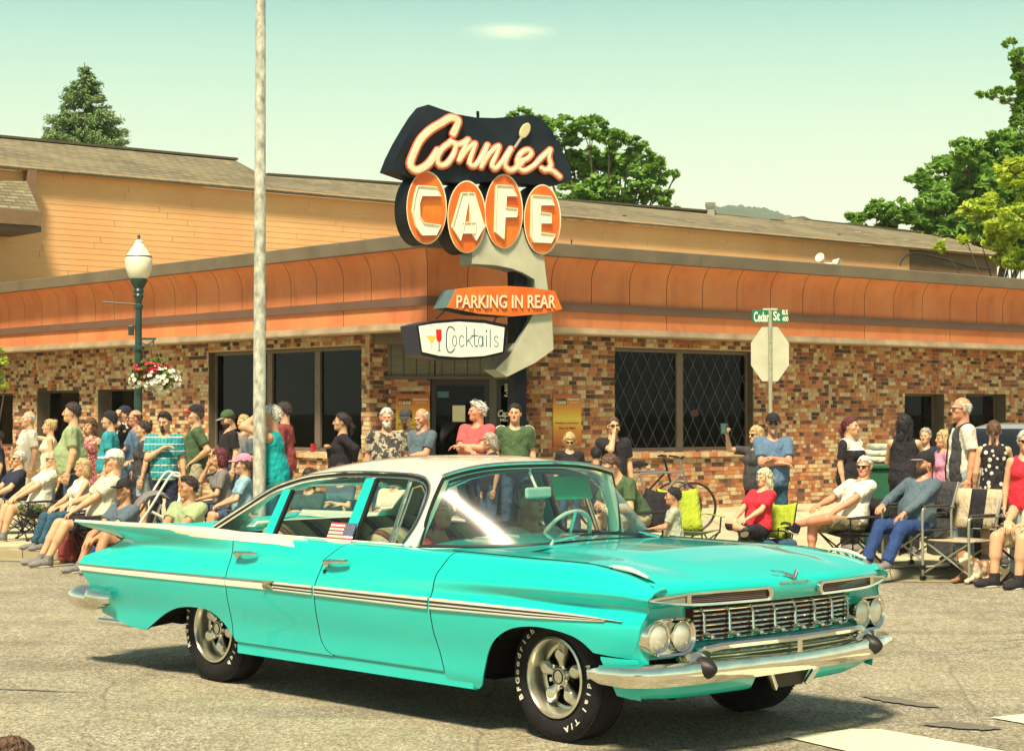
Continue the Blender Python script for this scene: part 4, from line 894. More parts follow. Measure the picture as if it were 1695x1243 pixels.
bq.build('branch', bark, st_, fix=False, kind='stuff'); V = np.concatenate(V); me = np_mesh('crown', V, np.arange(len(V)).reshape(-1, 4), lf_dark, False); me.attributes.new('tone', 'FLOAT', 'POINT').data.foreach_set('value', np.concatenate(T).astype(np.float32)); put('crown', me, st_)
# far wooded hill
hm = MB(); hd = 1500; P = []
prof = [(1060, 400), (1120, 372), (1160, 352), (1185, 343), (1215, 340), (1245, 343), (1275, 347), (1300, 356), (1330, 366), (1370, 385), (1430, 410)]
r_ = random.Random(2)
for dy, k in ((-500, .0), (-250, .5), (-100, .85), (0, 1.0), (150, .9), (500, .4)):
    row = []
    for x, y in smoothpath([(a, b, 0) for a, b in prof], 8)[:]and [(v.x, v.y) for v in smoothpath([(a, b, 0) for a, b in prof], 8)]:
        p = at_depth(x, y, hd); row.append((p.x, hd+dy, p.z*k+r_.uniform(-1, 1)*1.1*(k > .6)))
    P.append(row)
hm.grid(P); o = hm.build('wooded_hill', mat('hill_forest', (.05, .09, .05), .95, var=.4, vs_=.05, coord='Object'), smooth='all', kind='structure')

# ------------------------------------------------------------------ street furniture
galv = mat('galvanised_pole', (.50, .51, .42), .55, .1, var=.5, vs_=16, sc=(1, 1, .5), bump=.2, bs=60)
pb = at_z(429, 905, -.05); pd = 21.2; px_ = at_depth(429.5, 700, pd).x; gz = ground_z(px_, pd+.5)
px_ = at_depth(429.5, 700, pd+.5).x; po = empty('utility_pole', (px_, pd+.5, gz), label='tall mottled galvanised steel pole rising past the top edge', cat='pole')
q = MB(); q.lathe([(.075, 0), (.072, 2), (.054, 7.6)], n=20); q.build('shaft', galv, po, smooth=True)
q = MB(); q.lathe([(0, 0), (.17, 0), (.17, .03), (.1, .05), (.09, .12)], n=20); q.build('base_flange', galv, po, smooth=True)
# lamp post
ld = 27.0; lx = at_depth(229, 600, ld).x; lg = ground_z(lx, ld+.4); k_ = (ld+.4)/FPX
Lz = lambda py: at_depth(229, py, ld+.4).z-lg
lx = at_depth(229, 600, ld+.4).x
lampo = empty('street_lamp', (lx, ld+.4, lg), label='dark green street lamp with frosted acorn globe and flower basket arm', cat='street lamp')
gpm = mat('lamp_post_green', (.018, .055, .045), .35, var=.2)
q = MB(); q.lathe([(0, 0), (.2, 0), (.2, .12), (.15, .2), (.13, .5), (.16, .55), (.09, .62), (.065, .8), (.055, Lz(580)), (.085, Lz(579)), (.085, Lz(574)), (.05, Lz(572)), (.048, Lz(512)), (.062, Lz(510)), (.062, Lz(505)), (.045, Lz(503)), (.055, Lz(495)), (.075, Lz(490)), (.06, Lz(486)), (.08, Lz(482)), (.065, Lz(478)), (.125, Lz(466)), (.125, Lz(462))], n=20); q.build('post', gpm, lampo, smooth=True)
gr = 21.5*k_
q = MB(); q.lathe([(.09, Lz(464)), (gr*.78, Lz(458)), (gr, Lz(445)), (gr*1.05, Lz(432)), (gr*.98, Lz(424)), (gr*.85, Lz(421)), (gr*.6, Lz(412)), (gr*.38, Lz(406)), (gr*.30, Lz(402)), (gr*.34, Lz(400)), (gr*.16, Lz(397)), (0, Lz(396))], n=24)
q.build('globe', mat('frosted_globe', (.90, .87, .66), .35, var=.03), lampo, smooth=True)
q = MB(); q.lathe([(gr*1.0, Lz(426)), (gr*1.03, Lz(425)), (gr*1.0, Lz(424))], n=24); q.build('globe_band', gpm, lampo, smooth=True)
q = MB(); q.lathe([(.0, Lz(398)), (.03, Lz(397)), (.015, Lz(394)), (.028, Lz(392)), (0, Lz(387))], n=10); q.build('finial', gpm, lampo, smooth=True)
q = MB(); q.tube([(0, 0, Lz(504)), (-59*k_, 0, Lz(500))], .013, 8); q.build('banner_arm', mat('rod_bronze', (.12, .08, .05), .5), lampo)
q = MB(); q.box((-12*k_, 0, Lz(547)), (.035, .05, .07)); q.build('outlet_box', gpm, lampo, bevel=.008)
q = MB(); q.bar((0, 0, Lz(561)), (29*k_, 0, Lz(561)), .03, .03); q.tube([(4*k_, 0, Lz(566)), (14*k_, 0, Lz(572)), (26*k_, 0, Lz(563))], .008, 6); q.build('basket_arm', gpm, lampo)
bx_ = lx+25*k_; bz = at_depth(253, 618, ld+.4).z
bas = empty('flower_basket', (bx_, ld+.4, bz), label='hanging basket of white and red petunias on the lamp post arm', cat='flower basket')
q = MB(); q.lathe([(0, -.16), (.14, -.12), (.2, 0), (.19, .02)], n=16); q.build('basket', mat('coir', (.12, .07, .04), .9), bas, smooth=True)
ztop = at_depth(253, 563, ld+.4).z-bz; q = MB()
for s_ in (-1, 1): q.tube([(s_*.17, 0, .0), (0, 0, ztop)], .006, 4)
q.tube([(0, .17, 0), (0, 0, ztop)], .006, 4); q.build('chain', mat('chain_wire', (.35, .3, .2), .5, .5), bas)
g = np.random.default_rng(5)
def blooms(cs, n, sz, m, nm):
    q = MB()
    for i in range(n):
        d = g.normal(size=3); d /= np.linalg.norm(d); c = np.array(cs[0])+d*np.array(cs[1])*(.85+.25*g.random()); u_ = Vector(d).cross(Vector(g.normal(size=3))).normalized(); v_ = Vector(d).cross(u_); r_ = sz*(.7+.6*g.random()); c = Vector(c)
        q.add([c-Vector(d)*.01]+[c+(u_*math.cos(t)+v_*math.sin(t))*r_+Vector(d)*.012 for t in [k*1.2566 for k in range(5)]], [(0, k, k % 5+1) for k in range(1, 6)])
    return q.build(nm, m, bas, fix=False, kind='stuff')
leaves([((0, 0, 0), .26, .1), ((.12, 0, -.12), .22, .1), ((-.14, 0, -.06), .2, .1), ((-.02, 0, .08), .2, .1), ((.2, 0, .0), .18, .1)], 2200, .055, lf_mid, 'foliage', bas, 33)['kind'] = 'stuff'
pw_ = mat('petal_white', (.85, .82, .68), .6, var=.05); pr_ = mat('petal_red', (.62, .02, .05), .5, var=.2)
blooms(((.10, 0, -.10), (.30, .24, .19)), 150, .034, pw_, 'white_petal'); blooms(((-.2, 0, -.10), (.14, .18, .12)), 34, .034, pw_, 'white_petal'); blooms(((-.05, 0, .07), (.26, .2, .08)), 70, .034, pr_, 'red_petal'); blooms(((-.18, 0, .0), (.1, .15, .09)), 24, .034, pr_, 'red_petal')
for o in bas.children:
    if o.name.startswith(('white_petal', 'red_petal')): o.name = 'petal'
# stop sign seen from behind, street name blades
sd = 29.6; sx = at_depth(1275, 600, sd).x; sgz = ground_z(sx, sd); ss = empty('stop_sign', (sx, sd, sgz), label='back of an octagonal stop sign with street name blade on top', cat='sign'); ks = sd/FPX
zz_ = lambda py: at_depth(1275, py, sd).z-sgz
alu = mat('bare_aluminium', (.62, .62, .46), .45, .3, var=.08, vs_=5)
q = MB(); q.tube([(0, 0, 0), (0, 0, zz_(512))], .030, 8); q.build('post', mat('sign_post', (.40, .42, .30), .5, .3, vs_=12), ss, smooth=True)
cz_ = (zz_(541)+zz_(631))/2; hh = (zz_(541)-zz_(631))/2; ww = 31.5*ks; q = MB(); oc = [(-.41, 1), (.41, 1), (1, .41), (1, -.41), (.41, -1), (-.41, -1), (-1, -.41), (-1, .41)]
q.prism([(a*ww, cz_+b*hh) for a, b in oc], lambda u, z, o: Vector((u, .035-o, z)), .004); q.build('plate', alu, ss)
for dz in (-.2, .2): q = MB(); q.lathe([(0, -.045), (.012, -.045), (.012, -.03), (0, -.03)], c=(0, 0, 0), n=8, axis='Y'); o = q.build('bolt', alu, ss); o.location = (0, 0, cz_+dz)
q = MB(); q.box((0, 0, zz_(524)), (30*ks, .006, 10.5*ks)); bl = q.build('street_name_blade', mat('sign_green', (.01, .17, .085), .4, var=.05), ss, bevel=.004)
bl.rotation_euler = (0, 0, 0)
def stx(txt, x0, x1, y0, y1, m, par, dy=-.0075, bold=.02, xs=1):
    V, F = text_mesh(txt, 1.0, 0, bold=bold); a0, a1 = min(v.x for v in V), max(v.x for v in V); b0, b1 = min(v.y for v in V), max(v.y for v in V); 
    for v_, f_ in islands([((x0+(v.x-a0)/(a1-a0)*(x1-x0)-1275)*ks, dy, zz_(y1+(v.y-b0)/(b1-b0)*(y0-y1))) for v in V], F): q = MB(); q.add(v_, f_); o = q.build('letter', m, par, fix=False); o.modifiers.new('s', 'SOLIDIFY').thickness = .002
wsn = mat('sign_white_letter', (.88, .88, .7), .4, var=.02)
stx('Cedar', 1248, 1273, 516, 533, wsn, bl); stx('St', 1280, 1291, 515, 531, wsn, bl); stx('BLK', 1295, 1305, 513, 521, wsn, bl); stx('400', 1295, 1305, 524, 532, wsn, bl)
q = MB(); q.box((0, 0, zz_(512)), (12*ks, .012, 1.6*ks)); q.build('blade_bracket', alu, ss)
# ------------------------------------------------------------------ the turquoise saloon
YAW = R_(-46.3)
car = empty('classic_car', (.83, 10.45, 0), YAW, label='turquoise late fifties four door saloon with cream roof and batwing fins', cat='car')
def m_paint(name, c):
    m, t, b = new_mat(name); n = noise_(t, 1.2, 3); link(t, mixc(t, n, tuple(x*.93 for x in c), tuple(min(1, x*1.05) for x in c)), b.inputs['Base Color']); b.inputs['Roughness'].default_value = .32
    b.inputs['Coat Weight'].default_value = 1.0; b.inputs['Coat Roughness'].default_value = .03; b.inputs['Coat IOR'].default_value = 1.5; f = noise_(t, 3.0, 2)
    nb = nd(t, 'ShaderNodeBump', {'Height': f, 'Strength': .02, 'Distance': .05}).outputs[0]; link(t, nb, b.inputs['Coat Normal']); return m
tq = m_paint('turquoise_paint', (.0, .60, .54)); roofp = m_paint('cream_roof_paint', (.86, .80, .60))
def m_chrome():
    m, t, b = new_mat('chrome'); n = noise_(t, 7, 4, .6); link(t, mixc(t, ramp_(t, n, [(.35, 0.0), (.7, 1.0)]), (.78, .74, .62), (.92, .90, .80)), b.inputs['Base Color']); b.inputs['Metallic'].default_value = 1; b.inputs['Roughness'].default_value = .09
    bump_(t, noise_(t, 5, 2), .10, .05, b); return m
chrome = m_chrome(); rubber = mat('black_rubber', (.010, .009, .010), .5, var=.2); tyrem = mat('tyre_rubber', (.016, .015, .018), .8, spec=.25, var=.25, vs_=20, bump=.2); darkin = mat('wheel_well_dark', (.006, .005, .006), .95, spec=.1); seam = mat('shut_line_dark', (.004, .03, .025), .8)
alum = mat('cast_alloy', (.72, .70, .58), .25, .8, var=.15, vs_=10); trimw = mat('cream_trim', (.88, .84, .66), .35, var=.04, coat=.5)
cglass = m_glass('car_glass', (.86, .94, .90), .01); 
def m_ws():
    m = bpy.data.materials.new('windscreen_glass'); m.use_nodes = True; t = m.node_tree; t.nodes.clear(); o = t.nodes.new('ShaderNodeOutputMaterial'); tr = nd(t, 'ShaderNodeBsdfTransparent', {0: (.86, .95, .92, 1)}); gl = nd(t, 'ShaderNodeBsdfGlossy', {0: (1, 1, 1, 1), 1: .24})
    fr = schlick(t, .075, .85); mx_ = nd(t, 'ShaderNodeMixShader', {0: fr, 1: tr.outputs[0], 2: gl.outputs[0]}); link(t, mx_.outputs[0], o.inputs[0]); return m
wsg = m_ws()
ST = [-4.40, -4.0, -3.4, -2.9, -2.4, -1.8, -.8, -.2, .3, .6, .78]
TB = [  # rows: (y,z) for P1..P9 at each station (P0 follows the sill or wheel arch)
 [(.955, .42), (.985, .55), (1.0, .665), (.97, .74), (.89, .80), (.87, .86), (.965, .935), (.975, .962), (.86, .935)],
 [(.96, .42), (1.0, .55), (1.02, .665), (.995, .74), (.935, .80), (.92, .86), (.985, .93), (.985, .968), (.84, .935)],
 [(.975, .42), (1.01, .55), (1.03, .665), (1.005, .74), (.96, .80), (.945, .86), (.985, .935), (.978, .975), (.84, .945)],
 [(.98, .42), (1.012, .55), (1.03, .665), (1.015, .74), (.985, .80), (.968, .86), (.978, .93), (.955, .972), (.86, .96)],
 [(.98, .42), (1.012, .55), (1.03, .665), (1.02, .74), (1.0, .80), (.985, .86), (.962, .925), (.935, .952), (.86, .957)],
 [(.98, .42), (1.012, .55), (1.03, .665), (1.02, .74), (1.002, .80), (.985, .86), (.96, .92), (.93, .948), (.86, .955)],
 [(.98, .42), (1.01, .55), (1.026, .665), (1.008, .74), (1.0, .80), (.975, .86), (.95, .915), (.925, .942), (.88, .952)],
 [(.98, .42), (1.008, .55), (1.02, .665), (.978, .745), (1.002, .80), (.975, .86), (.95, .91), (.925, .936), (.88, .946)],
 [(.975, .42), (1.0, .55), (1.005, .665), (.948, .745), (.998, .802), (.965, .86), (.94, .905), (.915, .930), (.88, .940)],
 [(.975, .42), (1.0, .55), (1.002, .665), (.955, .745), (.998, .804), (.97, .848), (.945, .878), (.92, .897), (.88, .907)],
 [(.955, .42), (.975, .55), (.98, .665), (.945, .745), (.985, .790), (.965, .824), (.94, .836), (.915, .844), (.87, .850)]]
TBa = np.array(TB)
def arch(x, pts): return np.interp(x, [p[0] for p in pts], [p[1] for p in pts], left=-1, right=-1)
def smooth_arch(pts): L = smoothpath([(a, b, 0) for a, b in pts], 6); return [(v.x, v.y) for v in L]
AR = smooth_arch([(-3.66, .285), (-3.52, .36), (-3.38, .425), (-3.22, .47), (-3.05, .485), (-2.88, .475), (-2.75, .41), (-2.66, .33), (-2.60, .235)]); AF = smooth_arch([(-.50, .24), (-.44, .33), (-.38, .43), (-.28, .525), (-.15, .588), (0.0, .612), (.15, .608), (.28, .588), (.38, .555), (.46, .515)])
def zlow(x):
    b = np.interp(x, [-4.4, -4.0, -3.66, -2.6, -.5, .46, .78], [.36, .30, .285, .235, .24, .515, .50]); return max(b, arch(x, AR), arch(x, AF))
def prof_at(x):
    n = len(ST); i = min(max(np.searchsorted(ST, x)-1, 0), n-2); t = (x-ST[i])/(ST[i+1]-ST[i]); t = min(max(t, 0), 1)
    p = [TBa[min(max(k, 0), n-1)] for k in (i-1, i, i+1, i+2)]
    return .5*((2*p[1])+(p[2]-p[0])*t+(2*p[0]-5*p[1]+4*p[2]-p[3])*t*t+(3*p[1]-p[0]-3*p[2]+p[3])*t**3)
def xshift(x, z):
    if x < -3.65:
        xr = np.interp(z, [.30, .53, .68, .73, .80, .86, .90, .935, .97], [-4.15, -4.29, -4.42, -4.39, -4.20, -4.06, -4.22, -4.42, -4.53]); return -3.65+(x+3.65)*(xr+3.65)/-.75
    if x > .3:
        xf = np.interp(z, [.45, .52, .6, .75, .81, .85, .89, .93], [.64, .66, .71, .75, .79, .80, .74, .66]); return .3+(x-.3)*(xf-.3)/.48
    return x
PT = [0]
def curve_pts(x, per=5):
    P = prof_at(x); c = [(P[0][0]-.012, .30)]+[tuple(v) for v in P]; L = smoothpath([(a, b, 0) for a, b in c], per); L = [(v.x, v.y) for v in L]; return L
def side_row(x, zl=None, zh=None, per=5, inner=True):
    L = curve_pts(x, per); zl = zlow(x) if zl is None else zl
    # resample: rows keep the same count; everything below zl is folded up onto it
    out = []; zmax = max(z for y, z in L)
    ys = [y for y, z in L]; zs = [z for y, z in L]; k0 = 3*per            # up to P2-P3 stretch the lower rows
    zref = zs[k0]
    if zl < zref-.03:
        for j in range(k0):
            z = zl+(zref-zl)*j/k0; y = float(np.interp(z, zs[:k0+1], ys[:k0+1])) if z > zs[0] else ys[0]-(zs[0]-z)*.35; out.append((y, z))
        out += list(zip(ys[k0:], zs[k0:]))
    else:
        for j in range(k0): out.append((float(np.interp(zl, zs[:30], ys[:30])), zl+(max(zref, zl+.02)-zl)*j/k0))
        out += [(y, max(z, zl+.02)) for y, z in zip(ys[k0:], zs[k0:])]
    return out
def side_y(x, z):
    L = curve_pts(x); zs = [p[1] for p in L]; k = int(np.argmax(zs)); return float(np.interp(z, zs[:k+1], [p[0] for p in L][:k+1]))
def clampz(row, z0, z1):                                # keep a z window of a profile row
    out = []
    for y, z in row: out.append((y, z))
    return out
def panel(name, xa, xb, nx, zmin=None, ztop=None, side=-1, m=None, parent=None, top=True, solid=.018):
    """body side skin between the edges xa(z) and xb(z)"""
    xs0, xs1 = xa(.6), xb(.6); rows = []
    for i in range(nx+1):
        u = i/nx; x0 = xs0+(xs1-xs0)*u; zl = max(zlow(x0), zmin or -1); R0 = side_row(x0, zl); r = []
        for y, z in R0:
            x = xa(z)+(xb(z)-xa(z))*u; r.append((xshift(x, z), side*y, z))
        rows.append(r)
    q = MB(); q.grid(rows, flip=side < 0); o = q.build(name, m or tq, parent or car, smooth=True, fix=False, solid=0)
    o.data.materials.append(seam); md = o.modifiers.new('skin', 'SOLIDIFY'); md.thickness = solid; md.offset = -1; md.material_offset_rim = 1; md.material_offset = 1
    if name == 'front_fender': md.material_offset_rim = 0; md.thickness = .008
    es = o.modifiers.new('split', 'EDGE_SPLIT'); es.split_angle = R_(60); return o
GAP = .004
fd_r = lambda z: float(np.interp(z, [.24, .30, .33, .37, .41, .70, .86, .95], [-1.60, -1.66, -1.735, -1.775, -1.79, -1.78, -1.735, -1.60]))
fd_f = lambda z: float(np.interp(z, [.25, .51, .71, .84, .96], [-.70, -.765, -.775, -.755, -.68]))
rdr = lambda z: -2.66
for side in (-1, 1):
    panel('quarter_panel', lambda z: -4.4, lambda z: rdr(z)-GAP, 46, side=side)
    rd = panel('rear_door', lambda z: rdr(z)+GAP, lambda z: fd_r(z)-GAP, 22, zmin=.305, side=side)
    fd = panel('front_door', lambda z: fd_r(z)+GAP, lambda z: fd_f(z)-GAP, 22, zmin=.312, side=side)
    panel('front_fender', lambda z: fd_f(z)+GAP, lambda z: .78, 44, side=side)
    for d, hx in ((rd, -2.48), (fd, -1.60)):
        h = MB(); yy = lambda z: side*(side_y(hx, z))
        h.tube([(hx-.10, yy(.845)+side*.0, .845), (hx-.09, yy(.845)+side*.035, .848), (hx, yy(.85)+side*.042, .853), (hx+.09, yy(.85)+side*.035, .858), (hx+.115, yy(.85)+side*.028, .858)], [.014, .016, .014, .012, .009], 8); h.lathe([(0, 0), (.02, 0), (.018, .02), (0, .024)], c=(hx-.09, yy(.835) if side > 0 else yy(.835)-.022, .835), n=12, axis='Y')
        h.build('handle', chrome, d, smooth=True)
    h = MB(); h.lathe([(0, -.008), (.012, -.008), (.012, .004), (0, .004)], c=(-1.71, side*side_y(-1.7, .79), .79), n=10, axis='Y'); h.build('key_lock', rubber, fd)
    # sill
    rows = []
    for i in range(31):
        x = -2.635+(2.635-.50)*i/30; r = []
        for z in (.225, .235, .25, .28, .298, .302, .30): r.append((x, side*(side_y(x, max(z, .3))-.012+(-.03 if z < .23 else 0)-(.018 if z > .3 else 0)), z))
        rows.append(r)
    q = MB(); q.grid(rows, flip=side < 0); o = q.build('rocker_panel', tq, car, smooth=True, fix=False); o.modifiers.new('s', 'SOLIDIFY').thickness = .015; o.modifiers.new('split', 'EDGE_SPLIT').split_angle = R_(60)
    # inner dark skin closes the shut lines
    rows = [[(x, side*(side_y(x, max(z, .3))-.035), z) for z in (.26, .4, .55, .7, .85, .92)] for x in np.linspace(-2.55, -.52, 20)]; q = MB(); q.grid(rows); q.build('inner_skin', darkin, car, fix=False)
# wheel wells and underbody
q = MB(); q.box((-1.55, 0, .30), (1.05, .80, .03)); q.box((-3.9, 0, .36), (.42, .8, .03)); q.box((-3.05, 0, .45), (.5, .60, .17)); q.box((0, 0, .50), (.62, .58, .14)); q.box((.55, 0, .38), (.12, .6, .06)); q.build('underbody', darkin, car)
for cx, AR_ in ((0.0, AF), (-3.06, AR)):
    for side in (-1, 1):
        rows = [[(x, side*(.955 if y > .9 else y), max(z+.012, .3) if y > .9 else z+.05) for y in (.95, .60)] for x, z in AR_]; q = MB(); q.grid(rows); q.build('wheel_well', darkin, car, fix=False)
        q = MB(); q.box((cx-.02, side*.59, .48), (.62, .01, .22)); q.build('wheel_well', darkin, car)
# rear panel, deck, hood
rr = side_row(-4.4); rows = []
for j in range(13):
    s_ = 1-2*j/12; rows.append([(xshift(-4.4, z)-(.10*(1-s_*s_) if z < .8 else .02), y*s_, z if z < .9 else z-.05*(1-abs(s_))**.6) for y, z in rr])
q = MB(); q.grid(rows); q.build('rear_panel', tq, car, smooth=True)
def deckz(x, s_, ze): return ze-.10*(1-abs(s_)**1.6)*min(1, (-3.0-x)/.8+.15)
rows = []
for x in np.linspace(-4.4, -3.05, 18):
    y9, z9 = prof_at(x)[8]; rows.append([(xshift(x, z9), y9*(1-2*j/16), deckz(x, 1-2*j/16, z9)) for j in range(17)])
q = MB(); q.grid(rows); q.build('trunk_lid', tq, car, smooth=True)
def hoodz(x, y):
    edge = float(np.interp(x, [-.8, .3, .6, .78, .9], [.952, .940, .907, .864, .846])); crown = float(np.interp(x, [-.8, .3, .7, .9], [.045, .045, .035, .012])); s_ = min(1, abs(y)/.88)
    val = .016*math.exp(-((abs(y)-.60)/.10)**2)*(1 if x < .6 else max(0, 1-(x-.6)/.25)); return edge+crown*(1-s_**2.2)-val
def lipx(y): return .885-.135*(abs(y)/.95)**2.4
def wsbase(y): return -.45-.64*(abs(y)/.82)**4.2
rows = []
for i in range(31):
    u = i/30; r = []
    for j in range(33):
        y = .872*(1-2*j/32); x0 = wsbase(y*.9)+.10 if abs(y) < .80 else -.78+.0; x0 = min(x0, -.35); x0 = max(x0, -.78); x1 = lipx(y)-.02; x = x0+(x1-x0)*u**.9; z = hoodz(x, y)
        if u > .93: z -= .012*((u-.93)/.07)**2
        r.append((x, y, z))
    rows.append(r)
q = MB(); q.grid(rows); hood = q.build('hood', tq, car, smooth=True); 
for side in (-1, 1): q = MB(); q.grid([[(min(x, lipx(y_)-.03), side*y_, float(hoodz(x, .87))-.014-.006*(y_ > .9)) for x in np.linspace(-.78, .80, 24)] for y_ in (.80, .875, .925)]); q.build('fender_ledge', tq, car, smooth=True)
q = MB()                                                # cowl under the windscreen
rows = [[(x, y, .945+(.05*(1-(abs(y)/.88)**2))-.006) for y in np.linspace(-.90, .90, 25)] for x in (-1.15, -.9, -.6, -.34)]; q.grid(rows); q.build('cowl', tq, car, smooth=True)
lampx = lambda y: .758-.035*(max(0, abs(y)-.62)/.35)**2
# front panel: from hood lip down to the bumper
FP = [(.862, -.025), (.848, .0), (.832, .012), (.814, .016), (.785, .010), (.76, -.004), (.745, -.030), (.735, -.105), (.60, -.110), (.50, -.06)]
rows = []
for z, dx in FP:
    r = []
    for j in range(41):
        s_ = 1-2*j/40; yy = .925*s_; crown = hoodz(lipx(yy)-.02, yy)-.012-.850; zz = z+crown*(1 if z > .84 else (z-.72)/.12 if z > .72 else 0); k_ = min(1, max(0, (.70-abs(yy))/.05)); xp = lampx(yy) if z <= .745 else lipx(yy)+dx; r.append(((lipx(yy)+dx)*(1 if z > .75 else k_)+(0 if z > .75 else xp*(1-k_)), yy, zz))
    rows.append(r)
q = MB(); q.grid(rows); q.build('front_panel', tq, car, smooth=True)
for side in (-1, 1):                                    # outer corners of the nose
    L = curve_pts(.78); rows = []
    for y, z in L:
        if z < .47 or y < .83: continue
        xs_ = xshift(.78, z); ye_ = min(y, .925); ze_ = min(z, .850); x1 = lipx(ye_)+float(np.interp(ze_, [.5, .735, .745, .765, .80, .835, .85], [-.016, -.010, -.006, -.004, .01, .016, .002])); x1 = lampx(.925) if z < .748 else x1; rows.append([(xs_+(x1-xs_)*t**.8, side*(y+(ye_-y)*t), z+(ze_-z)*t**1.5) for t in (0, .3, .6, 1.0)])
    q = MB(); q.grid(rows, flip=side < 0); q.build('nose_corner', tq, car, smooth=True)
# ---- eyebrow vents, lamps, grille
def facex(y, dx=0): return lipx(y)+dx
def pill(y0, y1, z0, z1, zs=0.0, n=10, po=0.0):          # outline in (y,z), pointed at the outer end y1
    h = (z1-z0)/2; zc = (z0+z1)/2; s = 1 if y1 > y0 else -1; out = []
    for k in range(n+1): a = math.pi/2+math.pi*k/n; out.append((y0+s*(h*.9+math.cos(a)*h*.9), zc+math.sin(a)*h))
    L = abs(y1-y0)
    for k in range(1, n+1): t = k/n; out.append((y0+s*(h*.9+(L-h*.9)*t), zc-h*(1-max(0, (t-.55)/.45)**2)+zs*t))
    for k in range(n-1, 0, -1): t = k/n; out.append((y0+s*(h*.9+(L-h*.9)*t), zc+h*(1-max(0, (t-.55)/.45)**2)+zs*t))
    return out
ventdark = mat('vent_dark', (.06, .018, .022), .7); amber = mat('lamp_lens_grey', (.22, .23, .18), .15, var=.3, coat=1)
for side in (-1, 1):
    out = [(y, z) for y, z in pill(side*.19, side*.99, .752, .828)]; inn = [(y, z) for y, z in pill(side*.22, side*.945, .768, .813)]
    n = len(out); V = []
    for y, z in out: V.append((facex(y, .014), y, z))
    for y, z in out: V.append((facex(y, .034), y*1.0, z+(.004 if z < .81 else -.004)))
    for y, z in inn: V.append((facex(y, .032), y, z))
    for y, z in inn: V.append((facex(y, .008), y, z))
    q = MB(); q.add(V, [(a*n+i, a*n+(i+1) % n, (a+1)*n+(i+1) % n, (a+1)*n+i) for a in range(3) for i in range(n)]); vr = q.build('brow_surround', chrome, car, smooth=True)
    q = MB(); q.add([(facex(y, .018), y, z) for y, z in inn], [tuple(range(n))]); q.build('vent_opening', ventdark, vr)
    for k in range(4):
        z = .776+k*.009; q = MB(); q.tube([(facex(side*y, .022), side*y, z) for y in np.linspace(.24, .73, 8)], .0022, 4); q.build('slat', mat('dim_chrome', (.30, .22, .2), .4, .6), vr)
    q = MB(); A = [(y, z) for y, z in inn if abs(y) > .735]; A = [(side*.77, .812), (side*.83, .807), (side*.90, .797), (side*.935, .7905), (side*.90, .784), (side*.83, .775), (side*.77, .770)]; q.add([(facex(y, .028), y, z) for y, z in A], [tuple(range(len(A)))]); q.build('marker_lens', amber, vr)
    q = MB(); q.box((facex(.745, .026), side*.752, .7905), (.006, .014, .021)); q.build('marker_divider', chrome, vr)
grb = MB(); grb.grid([[(facex(y, -.10), y, z) for y in np.linspace(-.66, .66, 15)] for z in (.735, .555)]); grb.build('grille_backing', mat('grille_dark', (.10, .018, .018), .8), car)
gr_ = empty('grille'); gr_.parent = car
for k in range(7):
    z = .722-.0245*k; q = MB(); q.tube([(facex(y, -.062), y, z) for y in np.linspace(-.64, .64, 17)], .0065, 8); q.build('grille_bar', chrome, gr_, smooth=True)
for k in range(8):
    y = -.59+.1686*k; q = MB(); q.tube([(facex(y, -.066), y, .730), (facex(y, -.046), y, .70), (facex(y, -.044), y, .62), (facex(y, -.03), y, .585)], [.006, .007, .008, .012], 8); q.build('grille_post', chrome, gr_, smooth=True)
    q = MB(); q.lathe([(0, 0), (.017, 0), (.021, .02), (.012, .045), (.013, .055), (.004, .066), (0, .067)], n=12, axis='X'); o = q.build('grille_bullet', chrome, gr_, smooth=True); o.location = (facex(y, -.045), y, .598)
clearg = m_glass('car_clear_lens', (.97, .97, .93), .01)
lensm = None
def m_lens():
    m, t, b = new_mat('headlamp_glass'); b.inputs['Base Color'].default_value = (.86, .84, .70, 1); b.inputs['Metallic'].default_value = .45; b.inputs['Roughness'].default_value = .16; b.inputs['Coat Weight'].default_value = 1
    w_ = nd(t, 'ShaderNodeTexWave', {'Scale': 14.0}, bands_direction='Y'); bump_(t, w_.outputs[1], .3, .01, b); return m
lensm = m_lens()
